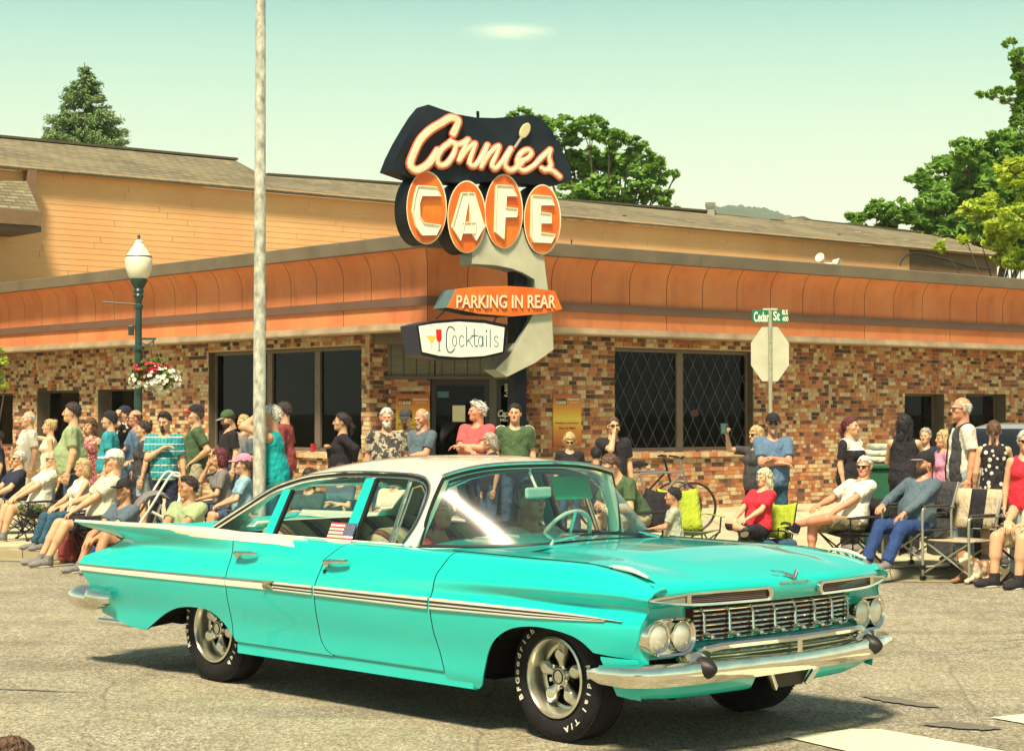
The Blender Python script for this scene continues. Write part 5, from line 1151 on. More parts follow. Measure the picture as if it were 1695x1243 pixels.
for side in (-1, 1):
    cy, cz0 = side*.818, .608; q = MB(); n = 40; hw, hh_ = .160, .094; rr_ = .088
    def rrect(hw, hh_, r): 
        P = []
        for (sx, sz, a0) in ((1, 1, 0), (-1, 1, 90), (-1, -1, 180), (1, -1, 270)):
            for k in range(8): a = R_(a0+90*k/7); P.append((sx*(hw-r)+r*math.cos(a), sz*(hh_-r)+r*math.sin(a)))
        return P
    O = rrect(hw, hh_, .086); I = rrect(hw-.013, hh_-.014, .074); fx = lambda y, d: lipx(cy+y)+d
    hx = lambda y, d: .772-.035*(max(0, abs(cy+y)-.62)/.35)**2+d
    n = len(O); V = [(hx(y, -.03), cy+y*.97, cz0+z*.97) for y, z in O]+[(hx(y, .02), cy+y, cz0+z) for y, z in O]+[(hx(y, .032), cy+y*.98, cz0+z*.98) for y, z in O]+[(hx(y, .022), cy+y, cz0+z) for y, z in I]+[(hx(y, -.01), cy+y, cz0+z) for y, z in I]
    q.add(V, [(a*n+i, a*n+(i+1) % n, (a+1)*n+(i+1) % n, (a+1)*n+i) for a in range(4) for i in range(n)]+[tuple(4*n+i for i in range(n))]); hb = q.build('headlamp_bezel', chrome, car, smooth=True)
    for yo in (-.075, .075):
        x_ = hx(yo, 0); yw = math.atan2(.0, 1)
        lamp_ = empty('headlight', (x_, cy+yo, cz0)); lamp_.parent = car; lamp_.scale = (1, .93, .97); lamp_.rotation_euler = (0, 0, (cy+yo)*.06)
        q = MB(); q.lathe([(.078, -.02), (.082, .012), (.079, .022), (.072, .018), (.070, .0)], n=28, axis='X'); q.build('rim', chrome, lamp_, smooth=True)
        q = MB(); q.lathe([(.008, -.046), (.02, -.044), (.045, -.030), (.062, -.010), (.071, .008)], n=28, axis='X'); q.build('reflector', lensm, lamp_, smooth=True); q = MB(); q.lathe([(0, -.05), (.010, -.045), (.012, -.02), (.0, -.016)], n=12, axis='X'); q.build('bulb_shield', alum, lamp_, smooth=True)
        q = MB(); q.lathe([(0, .026), (.02, .025), (.045, .020), (.062, .014), (.071, .008)], n=28, axis='X'); q.build('lens', lensm, lamp_, smooth=True)
# hood emblem and script
q = MB(); ex = lipx(0)+.0; 
for s_ in (-1, 1): q.tube([(ex+.012, 0, .862), (ex-.02, s_*.055, .884), (ex-.055, s_*.115, .897)], [.010, .008, .002], 6)
q.build('hood_emblem', chrome, car, smooth=True)
V, F = text_mesh('CHEVROLET', 1, 0, spacing=1.25, bold=.01); a0, a1 = min(v.x for v in V), max(v.x for v in V); q = MB(); q.add([(ex+.022-abs((v.x-a0)/(a1-a0)-.5)*.008, (v.x-a0)/(a1-a0)*.24-.12, .838+v.y*.022) for v in V], F); o = q.build('hood_lettering', chrome, car, fix=False); o.modifiers.new('s', 'SOLIDIFY').thickness = .004
for side in (-1, 1):
    q = MB(); xx = np.linspace(.44, .70, 8); q.tube([(x, side*.895, float(hoodz(x, .87))+.012+.006*math.sin((x-.44)/.26*3.14)) for x in xx], [.003, .008, .011, .012, .012, .011, .009, .007], 8); q.build('fender_spear', trimw, car, smooth=True)
    q = MB(); xx = np.linspace(-.74, .45, 14); q.tube([(x, side*.884, float(hoodz(x, .87))+.002) for x in xx], .0035, 6); q.build('hood_edge_line', seam, car)
# ---- bumper, valance, plate recess
def sweep(path, prof, name, m, parent, smooth=True, caps=True):   # path: (x,y,z,sx,sz); prof: (a out, b up)
    rows = []
    for i, (x, y, z, sa, sb) in enumerate(path):
        p0 = path[max(0, i-1)]; p1 = path[min(len(path)-1, i+1)]; t = Vector((p1[0]-p0[0], p1[1]-p0[1], 0)).normalized(); nrm = Vector((t.y, -t.x, 0)); nrm = nrm if nrm.x > 0 or abs(nrm.x) < 1e-3 else -nrm
        rows.append([(x+nrm.x*a*sa, y+nrm.y*a*sa, z+b*sb) for a, b in prof])
    q = MB(); q.grid(rows, close=True); n = len(prof)
    if caps: q.add(rows[0], [tuple(range(n))]); q.add(rows[-1], [tuple(range(n))[::-1]])
    return q.build(name, m, parent, smooth=smooth)
bp = [(.0, -.068), (.035, -.060), (.054, -.028), (.056, .010), (.044, .040), (.020, .052), (-.01, .046), (-.02, 0)]
path = [(.44, -1.05, .425, .2, .35), (.53, -1.045, .428, .75, .8), (.68, -1.02, .432, 1, 1), (.79, -.94, .436, 1, 1), (.84, -.80, .440, 1, 1), (.87, -.6, .442, 1, 1), (.895, -.35, .442, 1, .95), (.905, -.12, .440, 1, .9)]
path = [tuple(v) for v in np.array([[np.interp(t, range(len(path)), [p[k] for p in path]) for k in range(5)] for t in np.linspace(0, len(path)-1, 40)])]
full = path+[(.905, 0, .440, 1, .9)]+[(x, -y, z, a, b) for x, y, z, a, b in path[::-1]]
bumper = sweep(full, bp, 'front_bumper', chrome, car)
up = [(.0, -.018), (.03, -.012), (.036, .006), (.022, .018), (0, .016)]
pth = [(.80, -.66, .50, .8, 1.2), (.84, -.64, .535, 1, 1.2), (.875, -.57, .552, 1, 1), (.90, -.4, .555, 1, 1), (.915, 0, .552, 1, 1)]; pth = pth+[(x, -y, z, a, b) for x, y, z, a, b in pth[::-1][1:]]
sweep(pth, up, 'upper_bar', chrome, bumper)
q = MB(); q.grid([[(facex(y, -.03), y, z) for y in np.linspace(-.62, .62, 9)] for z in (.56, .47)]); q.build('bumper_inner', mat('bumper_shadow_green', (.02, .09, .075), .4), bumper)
for z in (.515, .497): q = MB(); q.tube([(facex(y, .0), y, z) for y in np.linspace(-.6, .6, 9)], .006, 6); q.build('inner_rib', chrome, bumper, smooth=True)
q = MB(); q.box((.918, 0, .500), (.022, .018, .062)); q.build('center_link', chrome, bumper, bevel=.006)
for side in (-1, 1):
    q = MB(); q.lathe([(.085, -.05), (.083, .03), (.070, .045), (.058, .05)], n=24, axis='X'); o = q.build('guard_ring', chrome, bumper, smooth=True); o.location = (.81, side*.685, .455); o.scale = (1, 1, .92)
    q = MB(); q.lathe([(.056, .03), (.060, .055), (.056, .085), (.042, .115), (.022, .14), (.008, .150), (0, .151)], n=20, axis='X'); o = q.build('bumper_bullet', rubber, bumper, smooth=True); o.location = (.805, side*.685, .452)
    rows = [[(lipx(abs(y)*.98)-.075-.03*(z < .33), side*y, z) for y in np.linspace(.20, .95, 14)] for z in (.46, .42, .36, .325, .31)]
    rows[-1] = [(x-.03, y, np.interp(abs(y), [.2, .7, .93], [.29, .288, .30])) for x, y, z in rows[-1]]; rows[-2] = [(x, y, np.interp(abs(y), [.2, .7, .93], [.305, .305, .315])) for x, y, z in rows[-2]]; rows[2] = [(x, y, max(z, np.interp(abs(y), [.2, .7, .93], [.33, .33, .34]))) for x, y, z in rows[2]]
    q = MB(); q.grid(rows); q.build('valance', tq, car, smooth=True)
    rows = [[(x, side*(.925-.10*t), z) for t in (0,)]+[(x, side*.6, z)] for x, z, t in ((.45, .515, 0), (.6, .40, 0), (.7, .39, 0))]
    rows = [[(x, side*(np.interp(x, [.40, .62, .75], [.995, .985, .95])), z) for x in np.linspace(.47, .70, 6)] for z in (.50, .43, .36)]; rows[-1] = [(x, y*.985, np.interp(x, [.47, .56, .76], [.47, .315, .295])) for x, y, z in rows[-1]]; rows[-2] = [(x, y, np.interp(x, [.47, .56, .76], [.485, .39, .37])) for x, y, z in rows[-2]]
    q = MB(); q.grid(rows); q.build('valance_end', tq, car, smooth=True)
    q = MB(); q.bar((.875, side*.125, .30), (.90, side*.205, .40), .022, .03); q.build('plate_bracket', chrome, bumper, bevel=.004)
q = MB(); q.add([(.85, -.19, .41), (.85, .19, .41), (.835, .12, .30), (.835, -.12, .30)], [(0, 1, 2, 3)]); q.build('plate_recess', mat('plate_dark', (.02, .012, .012), .6), bumper, solid=.02)
# rear bumper
path = [(-3.98, -1.015, .47, .3, .5), (-4.08, -1.015, .47, .8, .85), (-4.20, -1.005, .468, 1, 1), (-4.34, -.96, .465, 1, 1), (-4.45, -.85, .462, 1, 1), (-4.52, -.6, .46, 1, 1), (-4.56, -.2, .46, 1, 1)]
full = path+[(x, -y, z, a, b) for x, y, z, a, b in path[::-1]]
rows = []; bpr = [(.0, -.062), (.045, -.05), (.068, -.015), (.068, .02), (.05, .05), (0, .062), (-.02, 0)]
cum = np.array([[np.interp(t, range(len(full)), [p[k] for p in full]) for k in range(5)] for t in np.linspace(0, len(full)-1, 60)])
for i, (x, y, z, a, b) in enumerate(cum):
    p0, p1 = cum[max(0, i-1)], cum[min(59, i+1)]; t = Vector((p1[0]-p0[0], p1[1]-p0[1], 0)).normalized(); nr = Vector((t.y, -t.x, 0)); c_ = Vector((x+2, y, 0)); nr = nr if nr.dot(c_) > 0 else -nr
    rows.append([(x+nr.x*o_*a, y+nr.y*o_*a, z+u_*b) for o_, u_ in bpr])
q = MB(); q.grid(rows, close=True); q.add(rows[0], [tuple(range(7))]); q.add(rows[-1], [tuple(range(7))[::-1]]); q.build('rear_bumper', chrome, car, smooth=True)
for side in (-1, 1):
    f = Field((-4.65, side*1.0-.16, .36), (-4.0, side*1.0+.16, .58), .012, .1); f.ell((-4.32, side*.985, .458), (.225, .090, .086), 0); V, Fc = f.mesh(); put('bumper_end', np_mesh('bumper_end', V, Fc, chrome), car)
q = MB(); q.tube([(-4.1, -.72, .27), (-4.6, -.72, .26)], .022, 10); q.build('tail_pipe', chrome, car, smooth=True)
# ---- side spear
def strip(name, x0, x1, za_, zb_, off, m, side, parent, n=60, th=.006):
    rows = []
    for x in np.linspace(x0, x1, n):
        a, b = za_(x), zb_(x); r = []
        for z, o_ in ((a, 0), (a, off), ((a+b)/2, off+.002), (b, off), (b, 0)): r.append((xshift(x, z), side*(side_y(x, z)+o_), z))
        rows.append(r)
    q = MB(); q.grid(rows, flip=side > 0); q.add(rows[0], [(0, 1, 2, 3, 4)]); q.add(rows[-1], [(4, 3, 2, 1, 0)]); return q.build(name, m, parent, smooth=True)
zt1 = lambda x: float(np.interp(x, [-4.4, -2.2, -.8, 0, .4, .66], [.682, .703, .706, .702, .694, .683])); zb1 = lambda x: float(np.interp(x, [-4.4, -2.2, -.8, 0, .4, .66], [.640, .652, .645, .656, .670, .681]))
mixz = lambda t: (lambda x: zb1(x)+(zt1(x)-zb1(x))*t)
for side in (-1, 1):
    for (x0, x1) in ((-4.4, -2.668), (-2.652, -2.24)):
        strip('side_trim', x0, x1, mixz(0), mixz(.78), .007, trimw, side, car); strip('side_molding', x0, x1, mixz(.80), mixz(1.0), .010, chrome, side, car)
        strip('side_molding', x0, x1, mixz(.775), mixz(.80), .009, rubber, side, car)
    for (x0, x1) in ((-2.17, -1.795), (-1.775, -.785), (-.765, .655)):
        strip('side_trim', x0, x1, mixz(.0), mixz(1.0), .004, mat('trim_black', (.05, .045, .04), .4), side, car)
        for a, b in ((.0, .20), (.36, .50), (.74, 1.0)): strip('side_molding', x0, x1 if x1 < 0 or a > .5 else x1-.12, mixz(a), mixz(b), .011, mat('bright_trim', (.86, .83, .68), .25, .45, var=.04), side, car)
    q = MB(); zc2 = .682; yy = side*(side_y(-2.2, .68)+.012); q.tube([(-2.25, yy, zc2-.01), (-2.20, yy, zc2+.012), (-2.15, yy, zc2+.025)], [.016, .013, .004], 6); q.tube([(-2.25, yy, zc2+.012), (-2.20, yy, zc2-.006), (-2.16, yy, zc2-.02)], [.014, .012, .004], 6); q.build('flag_emblem', mat('emblem_gold', (.45, .36, .2), .35, .7, vs_=60, var=.5), car, smooth=True)
    # cream strip over the fin top, pale molding along fin and belt
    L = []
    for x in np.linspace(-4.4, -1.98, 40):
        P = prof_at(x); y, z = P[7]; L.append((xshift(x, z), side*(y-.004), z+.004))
    rows = []
    for x in np.linspace(-4.4, -2.02, 50):
        L9 = curve_pts(x)[34:46]; t_ = min(1, (-1.98-x)/.25); rows.append([(xshift(x, z), side*(y+.001), z+.0045*t_-.004*(1-t_)) for y, z in L9])
    q = MB(); q.grid(rows, flip=side < 0); q.build('fin_top_strip', roofp, car, smooth=True, fix=False)
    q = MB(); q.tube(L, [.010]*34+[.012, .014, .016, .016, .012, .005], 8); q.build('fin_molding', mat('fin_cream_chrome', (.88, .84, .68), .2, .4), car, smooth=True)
# ---- greenhouse
BELT = .957
def tumble(z): return .845-(z-BELT)*.46
roof_out = [(-3.20, .955), (-3.05, 1.09), (-2.83, 1.225), (-2.64, 1.315), (-2.41, 1.378), (-2.06, 1.425), (-1.71, 1.447), (-1.40, 1.444), (-1.18, 1.425), (-1.03, 1.395)]
ro = smoothpath([(a, 0, b) for a, b in roof_out], 5)
dr = smoothpath([(a, 0, b) for a, b in [(-3.07, .955), (-2.84, 1.10), (-2.61, 1.225), (-2.45, 1.275), (-2.27, 1.312), (-2.05, 1.338), (-1.80, 1.350), (-1.50, 1.350), (-1.22, 1.336), (-1.10, 1.305)]], 5)
rows = []
for c, d in zip(ro, dr):
    ye = tumble(d.z)+.012; r = []
    for j in range(-12, 13):
        s_ = j/12; a = abs(s_); y = ye*(math.sin(a*math.pi/2)**.88)*(1 if s_ > 0 else -1); t = 1-(1-min(1, abs(y)/ye)**2.6)**1.0
        k = (abs(y)/ye)**3.2; x = c.x+(d.x-c.x)*k; z = c.z+(d.z-c.z)*k; r.append((x, y, z))
    rows.append(r)
q = MB(); q.grid(rows[8:] if False else rows); rf = q.build('roof', roofp, car, smooth=True, fix=False)
rfm = rf.modifiers.new('s', 'SOLIDIFY'); rfm.thickness = .02; rfm.offset = -1
# drop the roof skin where the rear window sits
bm = bmesh.new(); bm.from_mesh(rf.data); kill = [f for f in bm.faces if f.calc_center_median().x < -2.80 and abs(f.calc_center_median().y) < .56 and f.calc_center_median().x > -3.15]; bmesh.ops.delete(bm, geom=kill, context='FACES'); bmesh.ops.recalc_face_normals(bm, faces=bm.faces); bm.to_mesh(rf.data); bm.free()
rf.data.polygons.foreach_set('use_smooth', [True]*len(rf.data.polygons))
rows = []
for c, d in list(zip(ro, dr))[:14]:
    rows.append([(c.x, y, c.z-.012) for y in np.linspace(-.62, .62, 9)])
q = MB(); q.grid(rows); q.build('rear_window', cglass, car, smooth=True)
# windscreen
A_top = lambda y: (-1.03-.01*(abs(y)/.66)**2.4, 1.392-.055*(abs(y)/.66)**3); rows = []
NY = 33; topY = .690; botY = .820
for k in range(13):
    t = k/12; r = []
    for j in range(NY):
        s_ = -1+2*j/(NY-1); yb, yt = botY*s_, topY*s_; xb = wsbase(yb); zb = .985-.028*abs(s_)**2; xt, zt = A_top(yt); bul = .05*math.sin(math.pi*t)*(1-.3*abs(s_)); x = xb+(xt-xb)*t+bul*.6*(1-abs(s_)**4); y = yb+(yt-yb)*t+.012*math.sin(math.pi*t)*s_; z = zb+(zt-zb)*t+bul*.35; r.append((x, y, z))
    rows.append(r)
q = MB(); q.grid(rows); q.build('windshield', wsg, car, smooth=True, fix=False)
frame_pts = rows[0]+[r[-1] for r in rows[1:-1]]+rows[-1][::-1]+[r[0] for r in rows[1:-1]][::-1]
q = MB(); q.tube([Vector(p) for p in frame_pts]+[Vector(frame_pts[0])], .011, 6, cap=False); q.build('windshield_gasket', rubber, car, smooth=True)
q = MB(); q.tube([Vector(p)+Vector((.006, 0, -.020)) for p in rows[0]], .013, 6); q.build('windshield_molding', trimw, car, smooth=True)
q = MB(); q.tube([Vector(p)+Vector((.0, 0, .018)) for p in rows[-1]], .012, 6); q.build('header_molding', chrome, car, smooth=True)
gl = lambda x, z: (x, tumble(z), z)
hdr = [(-3.03, .965), (-2.80, 1.09), (-2.58, 1.205), (-2.43, 1.253), (-2.27, 1.288), (-2.05, 1.312), (-1.80, 1.324), (-1.50, 1.324), (-1.27, 1.316), (-1.165, 1.283), (-1.135, 1.21), (-1.15, 1.08), (-1.21, .965)]
hs = [(v.x, v.z) for v in smoothpath([(a, 0, b) for a, b in hdr], 5)]
for side in (-1, 1):
    S = lambda x, z, o=0: (x, side*(tumble(z)+o), z)
    # layered chrome, rubber and cream mouldings round the side glass
    for k, (grow, r_, mm, nm_) in enumerate(((.0, .008, chrome, 'window_molding'), (.016, .006, rubber, 'window_seal'), (.030, .009, chrome, 'drip_molding'))):
        L = []
        for i, (x, z) in enumerate(hs):
            a = hs[max(0, i-1)]; b = hs[min(len(hs)-1, i+1)]; t = Vector((b[0]-a[0], b[1]-a[1])).normalized(); n = Vector((-t.y, t.x)); L.append(S(x+n.x*grow, max(z+n.y*grow, .955), .010+.004*k))
        q = MB(); q.tube(L, r_, 6); q.build(nm_, mm, car, smooth=True)
    # A pillar in body cream with its bright face
    rows_ = []
    ap = [(-1.185, .955, -1.10, .955, .0), (-1.130, 1.08, -1.083, 1.08, 0), (-1.112, 1.20, -1.066, 1.20, 0), (-1.125, 1.29, -1.052, 1.29, 0), (-1.19, 1.345, -1.05, 1.345, 0)]
    for x0, z0, x1, z1, _ in ap: rows_.append([S(x0, z0, .018), S((x0+x1)/2, z0, .026), S(x1+.015, z1, .006), S(x1+.012, z1, -.03), S(x0, z0, -.03)])
    q = MB(); q.grid(rows_, close=True); q.build('windshield_pillar', roofp, car, smooth=True)
    # sill chrome
    q = MB(); q.tube([(x, side*.862, .960) for x in np.linspace(-3.08, -1.10, 20)], .008, 6); q.build('belt_molding', trimw, car, smooth=True)
    # turquoise door posts
    for xb, xt, zt_2, w_ in ((-1.70, -1.685, 1.318, .050), (-2.47, -2.44, 1.235, .045)):
        q = MB(); q.add([S(xb-w_, BELT, .012), S(xb+w_, BELT, .012), S(xt+w_*.85, zt_2, .012), S(xt-w_*.85, zt_2, .012), S(xb-w_, BELT, -.02), S(xb+w_, BELT, -.02), S(xt+w_*.85, zt_2, -.02), S(xt-w_*.85, zt_2, -.02)], [(0, 1, 2, 3), (4, 7, 6, 5), (0, 4, 5, 1), (1, 5, 6, 2), (2, 6, 7, 3), (3, 7, 4, 0)]); q.build('door_post', tq, car, bevel=.004)
        q = MB(); q.bar(S(xb+w_+.018, BELT, .004), S(xt+w_*.85+.016, zt_2-.005, .004), .026, .02, (0, 1, 0)); q.build('window_seal', rubber, car)
    q = MB(); q.bar(S(-1.315, BELT, .006), S(-1.325, 1.31, .006), .014, .018, (0, 1, 0)); q.build('vent_window_bar', chrome, car)
    q = MB(); q.tube([S(-1.29, BELT, .0), S(-1.29, 1.27, .0), S(-1.22, 1.29, 0), S(-1.16, 1.24, 0), S(-1.16, 1.10, 0), S(-1.205, BELT+.01, 0)], .006, 6); q.build('vent_window_frame', chrome, car, smooth=True)
    def pane(poly, nm='side_glass'): q = MB(); q.add([S(x, z, -.004) for x, z in poly], [tuple(range(len(poly)))]); q.build(nm, cglass, car, fix=False)
    up_ = lambda x: float(np.interp(x, [p[0] for p in hs[:-10]], [p[1] for p in hs[:-10]]))
    pane([(-3.02, BELT), (-2.52, BELT), (-2.50, up_(-2.50)), (-2.6, up_(-2.6)), (-2.8, up_(-2.8))]); pane([(-2.42, BELT), (-1.75, BELT), (-1.75, up_(-1.75)), (-2.0, up_(-2.0)), (-2.2, up_(-2.2)), (-2.40, up_(-2.4))])
    pane([(-1.65, BELT), (-1.32, BELT), (-1.33, 1.31), (-1.64, up_(-1.64))]); pane([(-1.31, BELT), (-1.21, BELT), (-1.16, 1.10), (-1.145, 1.21), (-1.19, 1.28), (-1.31, 1.305)], 'vent_window')
# ---- interior
seatm = None
def m_serape():
    m, t, b = new_mat('striped_blanket'); g = nd(t, 'ShaderNodeTexCoord').outputs['Object']; mp = nd(t, 'ShaderNodeMapping', {0: g, 'Rotation': (0, 0, 0)}).outputs[0]
    s_ = nd(t, 'ShaderNodeSeparateXYZ', {0: mp}); v = nd(t, 'ShaderNodeMath', {0: nd(t, 'ShaderNodeMath', {0: s_.outputs[1], 1: s_.outputs[2]}, operation='ADD').outputs[0], 1: 4.2}, operation='MULTIPLY').outputs[0]
    fr = nd(t, 'ShaderNodeMath', {0: v}, operation='FRACT').outputs[0]; z = nd(t, 'ShaderNodeTexVoronoi', {'Vector': g, 'Scale': 34.0}).outputs[0]
    c = nd(t, 'ShaderNodeValToRGB', {0: fr}); e = c.color_ramp; e.interpolation = 'CONSTANT'; e.elements[0].color = (.50, .46, .27, 1); e.elements[1].position = .3; e.elements[1].color = (.055, .03, .03, 1)
    for p_, k in ((.36, (.15, .06, .04, 1)), (.48, (.05, .03, .03, 1)), (.55, (.24, .24, .13, 1)), (.8, (.42, .40, .22, 1))): x = e.elements.new(p_); x.color = k
    link(t, mixc(t, ramp_(t, z, [(.2, .35), (.4, 0.0)]), c.outputs[0], (.35, .22, .14)), b.inputs['Base Color']); b.inputs['Roughness'].default_value = .95; return m
seatm = m_serape(); inn_ = mat('interior_teal', (.03, .16, .15), .6); inl = mat('headliner', (.05, .28, .26), .9)
def softbox(name, c, hf, r, m, parent, rot=None):
    f = Field((np.array(c)-np.array(hf)*1.3-.05), (np.array(c)+np.array(hf)*1.3+.05), .03); Rm = None
    if rot: Rm = np.array(Matrix.Rotation(rot, 3, 'Y'))
    f.rbox(c, hf, r, 0, Rm); V, Fc = f.mesh(); return put(name, np_mesh(name, V, Fc, m), parent)
for nm_, x in (('front_seat', -1.52), ('rear_seat', -2.55)):
    s_ = empty(nm_); s_.parent = car; softbox('seat_back', (x-.10, 0, .76), (.10, .70, .27), .08, seatm, s_, R_(-14)); softbox('seat_cushion', (x+.20, 0, .50), (.28, .70, .11), .09, seatm, s_)
q = MB(); q.box((-.86, 0, .87), (.14, .76, .08)); q.build('dashboard', inn_, car, bevel=.03)
q = MB(); q.box((-1.9, 0, .36), (1.2, .8, .02)); q.build('floor', darkin, car)
rows = [[(c.x, y*(tumble(d.z)-.03), c.z+(d.z-c.z)*abs(y)**3-.035) for y in np.linspace(-1, 1, 9)] for c, d in list(zip(ro, dr))[18:]]; q = MB(); q.grid(rows); q.build('headliner', inl, car, smooth=True)
sw = empty('steering_wheel'); sw.parent = car; Mx = Matrix.Translation((-1.16, .40, .93)) @ Matrix.Rotation(R_(-62), 4, 'Y')
q = MB(); q.tube([Mx @ Vector((.205*math.cos(a), .205*math.sin(a), 0)) for a in [2*math.pi*k/32 for k in range(33)]], .012, 8, cap=False); q.build('wheel_rim', mat('ivory_wheel', (.5, .55, .42), .3), sw, smooth=True)
q = MB(); q.tube([Mx @ Vector((-.2, 0, 0)), Mx @ Vector((0, 0, -.03)), Mx @ Vector((.2, 0, 0))], .010, 6); q.tube([Mx @ Vector((0, 0, -.02)), Mx @ Vector((0, 0, -.3))], .025, 8); q.build('column', chrome, sw, smooth=True)
mi = MB(); mi.box((-1.00, 0.02, 1.235), (.012, .12, .032), rz=R_(8)); mo = mi.build('mirror_housing', mat('mirror_pale_green', (.38, .58, .46), .35), car, bevel=.02)
q = MB(); q.tube([(-1.01, .02, 1.25), (-1.05, 0, 1.35), (-1.05, 0, 1.38)], .009, 6); q.build('mirror_stem', trimw, mo, smooth=True)
q = MB(); q.box((-1.12, .42, 1.25), (.008, .16, .075), Matrix.Rotation(R_(-20), 3, 'Y')); q.build('green_card', mat('card_green', (.02, .42, .20), .5), car, bevel=.01)  # green card hanging in the car, placed where a visor would sit
def wiper(p0, p1, p2):
    q = MB(); q.tube([p0, (p0[0]+.01, p0[1], p0[2]+.02), p1], [.014, .012, .006], 6); wq = q.build('wiper_arm', chrome, car, smooth=True); q = MB(); q.bar(p1, p2, .014, .012); q.build('wiper_blade', rubber, wq)
def wsp(s_, t, o=.02):
    yb, yt = botY*s_, topY*s_; xb = wsbase(yb); zb = .985-.028*abs(s_)**2; xt, zt = A_top(yt); return (xb+(xt-xb)*t+.045*math.sin(math.pi*t)*.6+o*.8, yb+(yt-yb)*t, zb+(zt-zb)*t+o*.6)
p0 = wsp(-.52, -.02, .05); wiper((p0[0], p0[1], p0[2]-.02), wsp(-.26, .03, .045), wsp(.16, .045, .035)); wiper((wsp(.55, -.02, .05)[0], .45, .965), wsp(.33, .03, .045), wsp(.75, .045, .035))
q = MB(); q.bar(wsp(-.26, .03, .045), wsp(-.42, .02, .04), .012, .012); q.build('wiper_blade', rubber, car)
# flag in the front door window
fg = empty('small_flag'); fgx, fgz = -1.865, .925; F0 = lambda u, z, o=0: (fgx+u, -(tumble(max(z, BELT))+.034+o), z)
fw, fh = .235, .135
fg = empty('window_flag', (0, 0, 0)); bpy.data.objects.remove([o for o in bpy.data.objects if o.name == 'small_flag'][0]); fg.parent = car
stw = mat('flag_white', (.85, .78, .62), .8, var=.03); sre = mat('flag_red', (.50, .06, .05), .8, var=.05); sbl = mat('flag_blue', (.03, .05, .16), .8)
for k in range(13):
    a, b = fgz+fh*k/13, fgz+fh*(k+1)/13; u1 = fw if k < 6 else fw*.56; q = MB(); q.add([F0(0, a), F0(u1, a), F0(u1, b), F0(0, b)], [(0, 1, 2, 3)]); o = q.build('stripe', sre if k % 2 == 0 else stw, fg, fix=False, solid=.002)
q = MB(); q.add([F0(fw*.56, fgz+fh*6/13), F0(fw, fgz+fh*6/13), F0(fw, fgz+fh), F0(fw*.56, fgz+fh)], [(0, 1, 2, 3)]); q.build('canton', sbl, fg, fix=False, solid=.002)
q = MB()
for i in range(9):
    for j in range(6 if i % 2 == 0 else 5):
        cx, cz_3 = fw*.56+fw*.44*(j+(.6 if i % 2 == 0 else 1.1))/6.2, fgz+fh*6/13+fh*7/13*(i+.6)/9.4; r_ = .0034; q.add([F0(cx+(r_ if k % 2 == 0 else r_*.45)*math.cos(k*math.pi/5), cz_3+(r_ if k % 2 == 0 else r_*.45)*math.sin(k*math.pi/5), .003) for k in range(10)], [tuple(range(10))])
q.build('star', stw, fg, fix=False, kind='stuff')
q = MB(); q.tube([F0(fw+.004, fgz-.03, -.006), F0(fw+.004, fgz+fh+.01, -.006)], .004, 6); q.build('flag_stick', rubber, fg)
